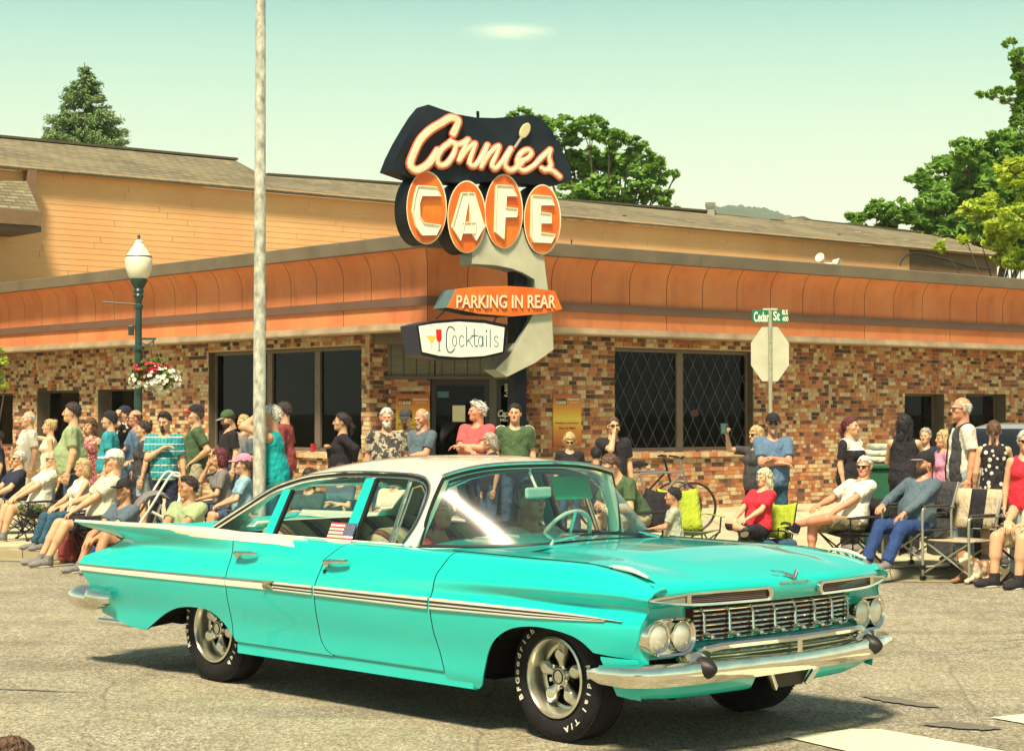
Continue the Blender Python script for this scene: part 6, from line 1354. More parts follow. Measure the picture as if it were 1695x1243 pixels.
# ---- wheels
def arc_text(txt, r, a0, a1, hgt, y, flip=False):
    q = MB(); n = len(txt); adv = []
    for i, ch in enumerate(txt):
        if ch == ' ': continue
        V, F = text_mesh(ch, 1.0, 0, bold=.025)
        if not V: continue
        ang = a0+(a1-a0)*(i+.5)/n; cx = (min(v.x for v in V)+max(v.x for v in V))/2; lo = -.35; k = hgt
        cwid = abs(a1-a0)/n*r*.92; wch = max(v.x for v in V)-min(v.x for v in V); sx = min(cwid/max(wch, .3), hgt*1.3)
        P = []
        for v in V:
            u_, h_ = (v.x-cx)*sx, (v.y)*k; rad = Vector((math.cos(ang), 0, math.sin(ang))); tan = Vector((math.sin(ang), 0, -math.cos(ang)))
            P.append(rad*(r+h_)+tan*u_+Vector((0, y, 0)))
        q.add(P, F)
    return q
def wheel(x, side, steer=0, rf=0, tw=.235, R=.335, rim=.205):
    w_ = empty('wheel', (x, side*.84, R)); w_.parent = car; w_.rotation_euler = (0, 0, (math.pi if side > 0 else 0)+steer)
    spin = empty('s'); bpy.data.objects.remove(spin)
    h = tw/2; yo = -h+.0
    prof = [(rim*.99, h*.75), (rim+.03, h*.95), (rim+.075, h*1.0), (R-.03, h*.90), (R-.010, h*.78), (R, h*.55), (R+.001, 0), (R, -h*.55), (R-.010, -h*.78), (R-.03, -h*.90), (rim+.075, -h*1.0), (rim+.03, -h*.95), (rim*.99, -h*.75)]
    yoff = h-.005
    q = MB(); q.lathe([(r, z+yoff) for r, z in prof], n=56, axis='Y'); ty_ = q.build('tyre', tyrem, w_, smooth=True)
    q = MB()                                            # tread grooves as thin dark ribs across the shoulder
    for k in range(90):
        a = 2*math.pi*k/90; 
        for s_ in (-1, 1): c = Vector((math.cos(a)*(R-.0055), yoff+s_*h*.60, math.sin(a)*(R-.0055))); q.box(c, (.0045, h*.16, .007), Matrix.Rotation(-a, 3, 'Y'))
    q.build('tread_block', tyrem, w_, kind='stuff')
    yf = -h*1.0+yoff
    q = MB(); q.lathe([(rim+.004, yf+.022), (rim+.006, yf+.006), (rim-.006, yf+.002), (rim-.014, yf+.012), (rim-.022, yf+.05), (rim-.030, yf+.10), (rim-.045, yf+.105), (rim-.05, yf+.10)], n=48, axis='Y'); rm_ = q.build('rim', alum, w_, smooth=True)
    q = MB(); q.lathe([(rim-.04, yf+.112), (.0, yf+.112)], n=32, axis='Y'); q.build('brake_shadow', darkin, w_)
    f = Field((-.19, yf+.03, -.19), (.19, yf+.12, .19), .006, .1)
    for k in range(5):
        a = math.pi/2+rf+2*math.pi*k/5; d = np.array([math.cos(a), 0, math.sin(a)]); f.cone(d*.055+np.array([0, yf+.07, 0]), d*.115+np.array([0, yf+.065, 0]), .018, .036, k=.012); f.cone(d*.115+np.array([0, yf+.065, 0]), d*.150+np.array([0, yf+.075, 0]), .036, .028, k=.01)
    f.cone((0, yf+.05, 0), (0, yf+.09, 0), .048, .055, k=.012); V, Fc = f.mesh(); o = put('spoke', np_mesh('spoke', V, Fc, alum), w_)
    q = MB(); q.lathe([(.0, yf+.052), (.028, yf+.050), (.034, yf+.030), (.040, yf+.035), (.040, yf+.055)], n=20, axis='Y'); q.build('hub_cap', rubber, w_, smooth=True)
    for k in range(5): q = MB(); a = math.pi/2+rf+2*math.pi*(k+.5)/5; q.lathe([(0, -.01), (.011, -.008), (.011, .02)], c=(math.cos(a)*.062, yf+.045, math.sin(a)*.062), n=8, axis='Y'); q.build('lug_nut', chrome, w_, smooth=True)
    wl = mat('tyre_letter_white', (.80, .78, .62), .7, var=.1, vs_=60)
    rr2 = (rim+R)/2+.003
    aq = arc_text('BFGoodrich', rr2, rf+R_(212), rf+R_(120), .040, yf-.004)
    for v_, f_ in islands(aq.v, aq.f): q = MB(); q.add(v_, f_); q.build('letter', wl, ty_, fix=False).modifiers.new('s', 'SOLIDIFY').thickness = .002
    aq = arc_text('Radial T/A', rr2, rf+R_(20), rf+R_(-72), .040, yf-.004)
    for v_, f_ in islands(aq.v, aq.f): q = MB(); q.add(v_, f_); q.build('letter', wl, ty_, fix=False).modifiers.new('s', 'SOLIDIFY').thickness = .002
    return w_
wheel(-0.01, -1, R_(-2), 0); wheel(-0.01, 1, R_(-2), 1.1); wheel(-3.07, -1, 0, R_(190)); wheel(-3.07, 1, 0, .4)
# antenna-like seam lines and trunk gap
for side in (-1, 1):
    q = MB(); q.tube([(x, side*.855, float(prof_at(x)[8][1])+.002) for x in np.linspace(-4.3, -3.15, 10)], .0035, 5); q.build('trunk_gap', seam, car)
# ------------------------------------------------------------------ people: templates
SK = {}
def skin(tone):
    cols = {'fair': (.70, .42, .25), 'tan': (.56, .30, .16), 'red': (.66, .32, .19)}
    if tone in SK: return SK[tone]
    m, t, b = new_mat('skin_'+tone); c = cols[tone]; n = noise_(t, 9, 4); n2 = noise_(t, 40, 3)
    c_ = mixc(t, ramp_(t, n, [(.35, 0.0), (.68, 1.0)]), tuple(x*.86 for x in c), (min(1, c[0]*1.12), c[1]*1.05, c[2]*1.0)); c_ = mixc(t, ramp_(t, n2, [(.5, 0.0), (.7, .18)]), c_, (c[0], c[1]*.6, c[2]*.5)); link(t, c_, b.inputs['Base Color'])
    b.inputs['Roughness'].default_value = .5; b.inputs['Subsurface Weight'].default_value = .12; b.inputs['Subsurface Radius'].default_value = (.012, .005, .003); SK[tone] = m; return m
eye_m = mat('eye_dark', (.05, .03, .025), .3, var=.1); lip_m = mat('lips', (.50, .16, .12), .5); brow_m = mat('brow', (.16, .09, .05), .9)
def head_field(h=.0075):
    f = Field((-.11, -.15, -.17), (.11, .13, .15), h, .1)
    f.ell((0, .018, .035), (.074, .094, .094), 0); f.ell((0, -.022, -.03), (.058, .066, .086), .03); f.ell((0, -.050, -.070), (.036, .036, .030), .03)
    f.cone((0, .03, -.05), (0, .035, -.17), .056, .054, .03)
    for s in (-1, 1):
        f.ell((s*.040, -.055, -.012), (.026, .026, .026), .02); f.cone((s*.012, -.088, .030), (s*.046, -.074, .032), .010, .008, .012)
        f.ell((s*.030, -.098, .010), (.015, .014, .010), .012, None, 's'); f.ell((s*.030, -.079, .010), (.014, .011, .010), .004)
        f.ell((s*.077, .012, -.002), (.011, .020, .031), .006)
    f.cone((0, -.090, .018), (0, -.107, -.016), .009, .012, .012); f.ell((0, -.103, -.020), (.017, .011, .009), .008)
    f.ell((0, -.085, -.045), (.024, .012, .007), .006); f.ell((0, -.083, -.055), (.020, .012, .007), .006); f.ell((0, -.070, -.086), (.022, .020, .018), .02); return f
HV, HF = head_field().mesh()
HC = HV[HF].mean(1)
HMI = np.zeros(len(HF), int)
HMI[(np.abs(np.abs(HC[:, 0])-.030) < .0125) & (np.abs(HC[:, 2]-.010) < .0065) & (HC[:, 1] < -.075)] = 1
HMI[(np.abs(HC[:, 0]) < .022) & (HC[:, 2] < -.040) & (HC[:, 2] > -.060) & (HC[:, 1] < -.088)] = 2
HMI[(np.abs(np.abs(HC[:, 0])-.030) < .020) & (np.abs(HC[:, 2]-.034) < .005) & (HC[:, 1] < -.080)] = 3
def hand_field(curl):
    f = Field((-.08, -.12, -.03), (.08, .08, .23), .0065, .1); f.rbox((0, 0, .055), (.040, .014, .045), .013, 0); f.cone((0, 0, -.02), (0, 0, .03), .024, .027, .02)
    L = [.068, .078, .073, .058]
    for i in range(4):
        x = -.031+.0205*i; b = np.array([x, 0, .095]); a1 = curl*.9; a2 = curl*2.1; L1, L2 = L[i]*.55, L[i]*.55; p1 = b+np.array([0, -math.sin(a1)*L1, math.cos(a1)*L1]); p2 = p1+np.array([0, -math.sin(a2)*L2, math.cos(a2)*L2]); f.cone(b, p1, .0098, .0088, .004); f.cone(p1, p2, .0088, .0072, .003)
    f.cone((.030, 0, .025), (.056, -.012, .060), .013, .011, .012); f.cone((.056, -.012, .060), (.056, -.022-.02*curl, .090), .0105, .009, .004); return f.mesh()
HANDS = {'open': hand_field(.12), 'relax': hand_field(.45), 'fist': hand_field(1.15)}
def acc_mesh(name, build, h=.008, lo=(-.16, -.24, -.32), hi=(.16, .20, .22)):
    f = Field(lo, hi, h, .1); build(f); return f.mesh()
def skull(f, g, k=0): f.ell((0, .018, .035), (.074+g, .094+g, .094+g), k)
def _short(f):
    skull(f, .013); X, Y, Z = f.ax[0][:, None, None], f.ax[1][None, :, None], f.ax[2][None, None, :]
    d = (-.70*Y-.71*Z)+.028-.018*np.cos(X*16); d = np.maximum(d, -(Z+.062)); d = d+.010*np.sin(X*75)*np.cos(Y*60); f.F = np.maximum(f.F, d); f.F = f.F+.0045*np.sin(X*150+3*np.sin(Z*60))*np.sin(Y*120+2*np.sin(X*70))+.003*np.sin(Z*230+X*120)
def _tall(f):
    skull(f, .014); f.ell((0, -.02, .115), (.055, .065, .030), .02); X, Y, Z = f.ax[0][:, None, None], f.ax[1][None, :, None], f.ax[2][None, None, :]; f.F = np.maximum(f.F, (-.70*Y-.71*Z)+.022); f.F = np.maximum(f.F, -(Z+.065)); f.F = f.F+.008*np.sin(X*120+3*np.sin(Y*50))*np.sin(Y*90+2*np.sin(X*70))+.004*np.sin(Z*200+X*120)
def _ring(f):
    skull(f, .009); Y, Z = f.ax[1][None, :, None], f.ax[2][None, None, :]; f.F = np.maximum(np.maximum(f.F, (-.70*Y-.71*Z)+.020), np.maximum(Z-.065, -(Z+.055)))
def _bob(f):
    skull(f, .018); f.ell((0, .035, -.035), (.098, .082, .10), .03); Y, Z, X = f.ax[1][None, :, None], f.ax[2][None, None, :], f.ax[0][:, None, None]; f.F = np.maximum(f.F, np.minimum(.045-Y*0-(.0), 9)*0+np.where((Y < -.025) & (Z < .068), .02-np.maximum(np.abs(X)-.066, 0)*2, -.05)); f.wob(.006, 90, .5); f.F = f.F+.005*np.sin(X*180+4*np.sin(Z*35))*np.cos(Y*80)
def _long(f):
    skull(f, .020); f.ell((0, .045, -.06), (.098, .075, .15), .04); f.ell((0, .055, -.20), (.090, .050, .12), .05); Y, Z, X = f.ax[1][None, :, None], f.ax[2][None, None, :], f.ax[0][:, None, None]; f.F = np.maximum(f.F, np.where((Y < -.02) & (Z < .070), .02-np.maximum(np.abs(X)-.068, 0)*2, -.05)); f.wob(.007, 80, .2); f.F = f.F+.003*np.sin(X*150+2*np.sin(Z*18))
def _pony(f): _short_core(f, .016); f.cone((0, .115, .05), (0, .15, -.06), .030, .034, .02); f.cone((0, .15, -.06), (0, .13, -.17), .034, .012, .02); f.wob(.004, 100, .7)
def _short_core(f, g):
    skull(f, g); Y, Z = f.ax[1][None, :, None], f.ax[2][None, None, :]; f.F = np.maximum(f.F, (-.70*Y-.71*Z)+.018); f.F = np.maximum(f.F, -(Z+.07))
def _bun(f): _short_core(f, .015); f.ell((0, .105, .095), (.042, .042, .038), .01); f.wob(.004, 120, .7)
def _braid(f):
    _short_core(f, .014)
    for k in range(6): f.ell(((-1)**k*.008, .105-.002*k, -.03-.045*k), (.026-.002*k, .024-.002*k, .030), .008)
def _cap(f):
    skull(f, .017); f.ell((0, .02, .09), (.082, .095, .06), .02); Z = f.ax[2][None, None, :]; Y = f.ax[1][None, :, None]; f.F = np.maximum(f.F, .050-Z-.12*(Y-.02)); 
def _brim(f):
    f.ell((0, -.095, .052), (.078, .088, .013), 0); Y, Z = f.ax[1][None, :, None], f.ax[2][None, None, :]; X = f.ax[0][:, None, None]; f.F = np.maximum(f.F, Y+.062)
def _beard(f):
    f.ell((0, -.030, -.055), (.060, .068, .068), 0); f.ell((0, -.075, -.085), (.034, .030, .034), .02); Y, Z, X = f.ax[1][None, :, None], f.ax[2][None, None, :], f.ax[0][:, None, None]; f.F = np.maximum(f.F, Z+.030+.25*np.maximum(.05-np.abs(X), 0)); f.F = np.maximum(f.F, Y-.015); f.ell((0, -.096, -.048), (.020, .020, .006), .0, None, 's'); f.wob(.003, 130, 1.4)
def _goatee(f): f.ell((0, -.078, -.085), (.030, .028, .040), 0); f.ell((0, -.096, -.034), (.030, .012, .006), .006); f.wob(.002, 130, 1.4)
ACC = {k: acc_mesh(k, fn) for k, fn in dict(short=_short, tall=_tall, ring=_ring, bob=_bob, long=_long, pony=_pony, bun=_bun, braid=_braid, cap=_cap, brim=_brim, beard=_beard, goatee=_goatee).items()}
def _tufts(key, n, L0, down=1.0):
    V, F = ACC[key]; g = np.random.default_rng(len(key)+n); c = V[F].mean(1); nn = np.cross(V[F[:, 2]]-V[F[:, 0]], V[F[:, 3]]-V[F[:, 1]]); nn /= np.linalg.norm(nn, axis=1)[:, None]+1e-9
    k = g.integers(0, len(F), n); c = c[k]; nn = nn[k]*np.sign(((c-np.array([0, .02, 0]))*nn[k]).sum(1))[:, None]; t = nn*.30+np.array([0, .35, -down])+g.normal(size=(n, 3))*.38; t -= nn*(t*nn).sum(1)[:, None]*.55; t /= np.linalg.norm(t, axis=1)[:, None]
    b = np.cross(t, nn); b /= np.linalg.norm(b, axis=1)[:, None]+1e-9; L = L0*(.5+g.random(n))[:, None]; w_ = .0055; c = c-nn*.004
    q = np.stack([c-b*w_, c+b*w_, c+t*L+nn*.004+b*w_*.25, c+t*L+nn*.004-b*w_*.25], 1).reshape(-1, 3); ACC[key] = (np.concatenate([V, q]), np.concatenate([F, np.arange(len(q)).reshape(-1, 4)+len(V)]))
for k_, n_, l_, d_ in (('short', 420, .024, .8), ('tall', 420, .028, .5), ('ring', 200, .018, 1), ('bob', 520, .05, 1.4), ('long', 700, .075, 1.8), ('pony', 420, .04, .9), ('bun', 380, .03, .5), ('braid', 320, .03, 1), ('beard', 260, .018, 1.2), ('goatee', 120, .014, 1.2)): _tufts(k_, n_, l_, d_)
def _glasses():
    q = MB()
    for s in (-1, 1):
        P = [(s*(.008+.045*t), -.100+.020*t*t, .010+dz) for t in np.linspace(0, 1, 5) for dz in (.016, -.016)]; q.add(P, [(2*i, 2*i+1, 2*i+3, 2*i+2) for i in range(4)]); q.bar((s*.055, -.080, .018), (s*.080, .01, .012), .005, .008)
    q.bar((-.012, -.101, .016), (.012, -.101, .016), .006, .005); return q
def np_of(q):
    return q
GL_ME = {}
def glasses_mesh(dark):
    if dark not in GL_ME:
        q = _glasses(); me = q.mesh('sunglasses' if dark else 'spectacles', mat('sunglass_black', (.01, .008, .01), .08, coat=1) if dark else mat('specs_frame', (.10, .08, .07), .3)); GL_ME[dark] = me
    return GL_ME[dark]
f = Field((-.07, -.26, -.02), (.07, .10, .14), .008, .1); f.ell((0, -.07, .045), (.047, .125, .045), 0); f.ell((0, -.15, .035), (.050, .075, .032), .03); f.cone((0, .005, .05), (0, .01, .11), .046, .050, .03); f.F = np.maximum(f.F, .006-f.ax[2][None, None, :]); SHOE = f.mesh()
f = Field((-.07, -.27, -.03), (.07, .10, .05), .008, .1); f.ell((0, -.07, .012), (.052, .132, .028), 0); f.F = np.maximum(f.F, f.ax[2][None, None, :]-.020); f.F = np.maximum(f.F, -.001-f.ax[2][None, None, :]); SOLE = f.mesh()
HAIRC = {}
def hairmat(c):
    cols = dict(white=(.78, .74, .60), grey=(.42, .38, .30), dark=(.035, .022, .02), brown=(.13, .065, .035), blond=(.62, .44, .20), maroon=(.13, .015, .025), black=(.012, .01, .014), platinum=(.80, .68, .42))
    k = 'hair_'+c
    if (k,) in MATS: return MATS[(k,)]
    m, t, b = new_mat(k); n = noise_(t, 55, 3, .6, sc=(1, 1, .25)); cc = cols[c]; link(t, mixc(t, ramp_(t, n, [(.35, 0.0), (.65, 1.0)]), tuple(x*.42 for x in cc), tuple(min(1, x*1.5+.01) for x in cc)), b.inputs['Base Color']); b.inputs['Roughness'].default_value = .55; bump_(t, n, .9, .02, b); MATS[(k,)] = m; return m
CC = dict(white=(.82, .79, .66), cream=(.74, .68, .50), navy=(.02, .028, .06), black=(.018, .016, .022), green=(.17, .27, .10), dgreen=(.07, .13, .055), lgreen=(.36, .46, .24), teal=(.03, .36, .42), turq=(.0, .42, .42), blue=(.11, .20, .32), slate=(.10, .15, .19), red=(.72, .025, .05), coral=(.72, .11, .11), maroon=(.32, .055, .055), grey=(.22, .21, .20), charcoal=(.055, .055, .06), jeans=(.05, .09, .16), ljeans=(.30, .40, .42), khaki=(.48, .42, .27), olive=(.24, .22, .12), tan=(.56, .48, .32), lblue=(.32, .55, .65), pink=(.75, .30, .45), palegreen=(.46, .52, .38), bluejeans=(.02, .06, .20), brown=(.14, .07, .04), denim=(.03, .10, .16))
def cloth(c, pat=None):
    key = ('cloth', c, pat)
    if key in MATS: return MATS[key]
    col = CC[c]; m, t, b = new_mat('cloth_'+c+('_'+pat if pat else '')); g = nd(t, 'ShaderNodeTexCoord').outputs['Object']; n = noise_(t, 3.5, 4, vec=g); base = mixc(t, ramp_(t, n, [(.3, 0.0), (.7, 1.0)]), tuple(x*.82 for x in col), tuple(min(1, x*1.12) for x in col))
    s_ = nd(t, 'ShaderNodeSeparateXYZ', {0: g})
    def band(o, sc, w_, ph=0):
        v = nd(t, 'ShaderNodeMath', {0: nd(t, 'ShaderNodeMath', {0: o, 1: sc}, operation='MULTIPLY').outputs[0], 1: ph}, operation='ADD').outputs[0]; v = nd(t, 'ShaderNodeMath', {0: v}, operation='FRACT').outputs[0]; return nd(t, 'ShaderNodeMath', {0: v, 1: w_}, operation='LESS_THAN').outputs[0]
    if pat == 'plaid':
        a = band(s_.outputs[0], 22, .34); z = band(s_.outputs[2], 22, .34); base = mixc(t, nd(t, 'ShaderNodeMath', {0: a, 1: .6}, operation='MULTIPLY').outputs[0], base, (.02, .14, .14)); base = mixc(t, nd(t, 'ShaderNodeMath', {0: z, 1: .55}, operation='MULTIPLY').outputs[0], base, (.05, .28, .22)); base = mixc(t, band(s_.outputs[2], 11, .12, .4), base, (.80, .80, .60))
    if pat == 'check': a = band(s_.outputs[0], 26, .2); z = band(s_.outputs[2], 26, .2); base = mixc(t, nd(t, 'ShaderNodeMath', {0: a, 1: .5}, operation='MULTIPLY').outputs[0], base, (.35, .38, .40)); base = mixc(t, nd(t, 'ShaderNodeMath', {0: z, 1: .5}, operation='MULTIPLY').outputs[0], base, (.35, .38, .40))
    if pat == 'stripe': base = mixc(t, band(s_.outputs[2], 18, .45), base, (.70, .62, .52))
    if pat in ('floral', 'dots', 'camo'):
        sc_2 = {'floral': 26, 'dots': 13, 'camo': 11}[pat]; v = nd(t, 'ShaderNodeTexVoronoi', {'Vector': g, 'Scale': sc_2}); dd = ramp_(t, v.outputs[0], [(.30, 1.0), (.36, 0.0)])
        if pat == 'floral': base = mixc(t, dd, base, (.55, .16, .25)); v2 = nd(t, 'ShaderNodeTexVoronoi', {'Vector': g, 'Scale': 41.0}); base = mixc(t, ramp_(t, v2.outputs[0], [(.24, 1.0), (.3, 0.0)]), base, (.75, .68, .60))
        elif pat == 'dots': base = mixc(t, dd, base, (.80, .76, .62))
        else: nn = noise_(t, 12, 2, vec=g); base = mixc(t, ramp_(t, nn, [(.46, 0.0), (.49, 1.0)]), base, (.42, .37, .25)); nn2 = noise_(t, 21, 2, vec=g); base = mixc(t, ramp_(t, nn2, [(.56, 0.0), (.58, 1.0)]), base, (.05, .05, .05))
    link(t, base, b.inputs['Base Color']); b.inputs['Roughness'].default_value = .88; fold = noise_(t, 9, 4, .6, vec=g, sc=(1, 1, .55)); bump_(t, fold, .9, .06, b); MATS[key] = m; return m
solem = mat('shoe_sole', (.55, .52, .42), .7)
def v3(*a): return np.array(a, float)
def ik(a, b, l1, l2, hint):
    d = b-a; L = np.linalg.norm(d); L_ = min(L, (l1+l2)*.999); d = d/max(L, 1e-6); b2 = a+d*L_; x = (l1*l1-l2*l2+L_*L_)/(2*L_); h = math.sqrt(max(l1*l1-x*x, 0)); hn = hint-d*hint.dot(d); hn /= max(np.linalg.norm(hn), 1e-6); return a+d*x+hn*h, b2
def rotm(ax, a): return np.array(Matrix.Rotation(a, 3, ax))
PEOPLE = []
def dd(px, d): return d if d < 10 or d > 90 or d != round(d, 1) else d*(.885 if px < 480 else (.855 if px < 1090 else .825))
def person(px, py, d, yaw, label, pose='stand', L='down', Rr='down', shirt=('grey', None), sleeve='short', legs=('jeans', 'pants'), hair=('short', 'brown'), cap=None, glasses=None, beard=None, tone='fair', build=1.0, sex='m', lean=0.0, hyaw=0, hpitch=0, kneel=None, shoes='grey', h=.014, S=None, at=None, group='spectators along the kerb', seat=.38, belly=0.0, extra=None, parent_car=None, feet=.0, nolegs=False):
    """yaw: 0 faces the camera, -90 faces the left of the picture. Height follows from the head row py and the distance d."""
    if parent_car is None:
        d = dd(px, d); p = at_depth(px, py, d); gz = ground_z(p.x, d) if at is None else at; Hh = p.z-gz
        base = (p.x, d, gz)
    else: base = px; Hh = py; gz = 0
    sit = pose in ('sit', 'low'); Rl = rotm('X', -lean); seat_ = {'sit': seat, 'low': .17}.get(pose, .0)
    if sit:
        P = v3(0, .0, seat_+.09)
        nomH = P[2]+(Rl @ v3(0, 0, .50))[2]+.275
    else: P = v3(0, 0, .95); nomH = 1.75 if lean == 0 else P[2]+(Rl @ v3(0, 0, .50))[2]+.275
    sc = (Hh/nomH) if S is None else S/1.75
    Tt = lambda x, y, z: P+Rl @ v3(x, y, z)
    w = build; N = Tt(0, .01, .52); H = N+v3(0, -.012, 0)+Rl @ v3(0, -.01, .145)*1.0
    fem = sex == 'f'; kid = sex == 'k'; sw_ = .165 if fem else .182; sw_ *= (.92+.08*w)
    if kid: sw_ = .145; 
    arms = {}
    for s, spec in ((-1, Rr), (1, L)):                    # s=-1: the person's right hand
        Sh = Tt(s*sw_, .0, .445); ua, fa = .285, .25; hand = 'relax'; pn = None; hint = v3(s*.5, .6, -.5)
        if spec == 'down': wr = Sh+v3(s*.07, -.03, -.52); hint = v3(s*.2, 1, 0)
        elif spec == 'fold': wr = Tt(-s*.06, -.19-.03*w-belly, .22+.03*s); hint = v3(s*1, .0, -.9); hand = 'relax'
        elif spec == 'hip': wr = Tt(s*.17, -.05, .06); hint = v3(s*.7, 1, .1)
        elif spec == 'chest': wr = Tt(s*.0, -.19-belly, .33); hint = v3(s*.8, .0, -.9)
        elif spec == 'face': wr = H+v3(s*.03, -.14, -.10); hint = v3(s*.5, -.2, -1); hand = 'fist'
        elif spec == 'phone': wr = Tt(s*.07, -.34, .17); hint = v3(s*.8, .3, -.8)
        elif spec == 'up': wr = H+v3(s*.13, -.28, .06); hint = v3(s*.6, -.1, -1)
        elif spec == 'high': wr = H+v3(s*.20, -.36, .02); hint = v3(s*.6, -.1, -1); hand = 'fist'
        elif spec == 'brow': wr = H+v3(s*.09, -.12, .03); hint = v3(s*.6, -.8, -.1)
        elif spec == 'lap': wr = P+v3(s*.10, -.33, .10+.02*w); hint = v3(s*.8, .6, -.4)
        elif spec == 'rest': wr = P+v3(s*.27, -.26, .19); hint = v3(s*.9, .6, -.3)
        elif spec == 'knee': wr = P+v3(s*.06, -.42, .14); hint = v3(s*.8, .2, -.5)
        elif spec == 'wheel': wr = P+v3(s*.17, -.46, .42); hint = v3(s*.6, .0, -1); hand = 'fist'
        elif spec == 'back': wr = Tt(s*.20, .16, .12); hint = v3(s*.8, .4, 0)
        else: wr = P+v3(*spec)
        E_, W_ = ik(Sh, wr, ua, fa, hint); arms[s] = (Sh, E_, W_, hand, spec)
    hips = {}; 
    for s in (-1, 1):
        Hp = P+v3(s*.092, 0, -.03)
        if pose == 'stand': K = v3(s*.105, -.02, .50); A = v3(s*.115, .02, .095); ft = 0.0
        elif pose == 'sit': K = v3(s*.15, -.43, seat_+.07); A = v3(s*.14, -.46-feet, .095); ft = 0
        elif pose == 'low': K = v3(s*.14, -.34, .42); A = v3(s*.15, -.50, .095); ft = 0
        if pose == 'sit' and kneel == 'cross' and s == -1: K = v3(-.12, -.40, seat_+.14); A = v3(.22, -.50, seat_+.10)
        if pose == 'sit' and kneel == 'crossleft' and s == 1: K = v3(.10, -.42, seat_+.15); A = v3(-.28, -.60, seat_+.06)
        hips[s] = (Hp, K, A)
    root = empty('person', base, R_(yaw), label, 'person', group)
    if parent_car: root.rotation_euler = (0, 0, yaw)
    root.scale = (sc, sc, sc)
    allp = [P, N, H, H+v3(0, 0, .16)]+[q for a in arms.values() for q in a[:3]]+[q for a in hips.values() for q in a]; A_ = np.array(allp); lo = A_.min(0)-.22; hi = A_.max(0)+.20; lo[2] = max(lo[2], -.05)
    def torso(f, g, bot=True):
        bw = 1.0 if not kid else .80
        f.ell(P+v3(0, .0, .0), ((.150 if not fem else .160)*w*bw+g, .110*w+g, .13+g), .0, None)
        f.ell(Tt(0, -.012-belly*.5, .16), ((.138 if fem else .148)*w*bw+g, .100*w+belly+g, .15+g), .08, Rl)
        f.ell(Tt(0, 0, .33), ((.150 if fem else .165)*(.7+.3*w)*bw+g, .112*(.75+.25*w)+g, .155+g), .08, Rl)
        f.cone(Tt(-sw_*.82, .005, .435), Tt(sw_*.82, .005, .435), .055+g, .055+g, .06)
        f.cone(Tt(0, .012, .44), Tt(0, .012, .50), .075+g*.5, .058, .05)
        if fem:
            for s in (-1, 1): f.ell(Tt(s*.072, -.085*(.7+.3*w)-.01, .31), (.062+g, .055+g, .060+g), .04, Rl)
    sk = skin(tone); f = Field(lo, hi, h)
    torso(f, -.006); f.cone(Tt(0, .02, .45), H+Rl @ v3(0, .03, -.05), .058, .055, .03)
    for s, (a, e, wr_, hn, sp) in arms.items(): k_ = (.85 if fem else 1.0)*(.8+.2*w)*(.8 if kid else 1); f.cone(a, e, .050*k_, .041*k_, .03); f.cone(e, wr_, .043*k_, .027*k_, .015); f.cone(e, e+(wr_-e)*.4, .043*k_, .043*k_, .01)
    if not nolegs:
        for s, (a, k, an) in hips.items(): kw = (.85+.15*w)*(.8 if kid else 1); f.cone(a, k, .082*kw, .055*kw, .04); f.cone(k, an, .054*kw, .036*kw, .02); c_ = k+(an-k)*.32+ (v3(0, .02, 0)); f.ell(c_, (.052*kw, .054*kw, .09), .03) if pose == 'stand' else f.cone(k+(an-k)*.1, k+(an-k)*.45, .055*kw, .056*kw, .02)
    V, Fc = f.mesh(); mi = np.zeros(len(Fc), int); parts = [(V, Fc, mi)]
    HR = Rl @ np.eye(3) if not sit or True else np.eye(3)
    HR = rotm('Z', R_(hyaw)) @ rotm('X', R_(hpitch)); hs = 1.0 if not kid else 1.12
    parts.append((HV @ (HR.T*hs)+H, HF, HMI))
    for s, (a, e, wr_, hn, sp) in arms.items():
        z = wr_-e; z /= np.linalg.norm(z)
        if sp in ('fold', 'chest', 'lap', 'knee', 'phone', 'hip'): z = z+v3(-s*.35, -.1, -.15); z /= np.linalg.norm(z)
        rf_ = v3(0, 0, 1) if abs(z[2]) < .8 else v3(0, -1, 0); y_ = np.cross(rf_, z)*0+rf_-z*rf_.dot(z); y_ = y_/np.linalg.norm(y_)
        if abs(z[2]) >= .8: y_ = v3(-s, 0, 0)-z*v3(-s, 0, 0).dot(z); y_ = -y_/np.linalg.norm(y_)
        x_ = np.cross(y_, z); M_ = np.stack([x_, y_, z], 1); hv, hf = HANDS[hn]; hv = hv.copy()
        if s*x_[1] > 0 and abs(z[2]) >= .8: hv[:, 0] *= -1; hf = hf[:, ::-1]
        ks_ = (.88 if fem else .98)*(.8 if kid else 1); parts.append((hv*ks_ @ M_.T+wr_-z*.005, hf, np.zeros(len(hf), int)))
    off = 0; VV = []; FF = []; MM = []
    for v_, f_, m_ in parts: VV.append(v_); FF.append(f_+off); MM.append(m_); off += len(v_)
    hc = hairmat(hair[1]) if hair else hairmat('grey')
    put('body', np_mesh('body', np.concatenate(VV), np.concatenate(FF), [sk, eye_m, lip_m, hc], True, np.concatenate(MM)), root)
    # shirt
    ph = (px if parent_car is None else 3.0)*.37
    f = Field(lo, hi, h); g = .016; torso(f, g)
    if legs[1] != 'dress': f.cone(Tt(0, 0, .10), P+v3(0, 0, -.02), .13*w+.02, .14*w+.02, .06)
    f.wob(.005, 34, ph); f.wob(.003, 75, ph*2)
    hem = -.10 if pose == 'stand' else -.03
    f.cut((0, 0, -1), -(P[2]+hem)); 
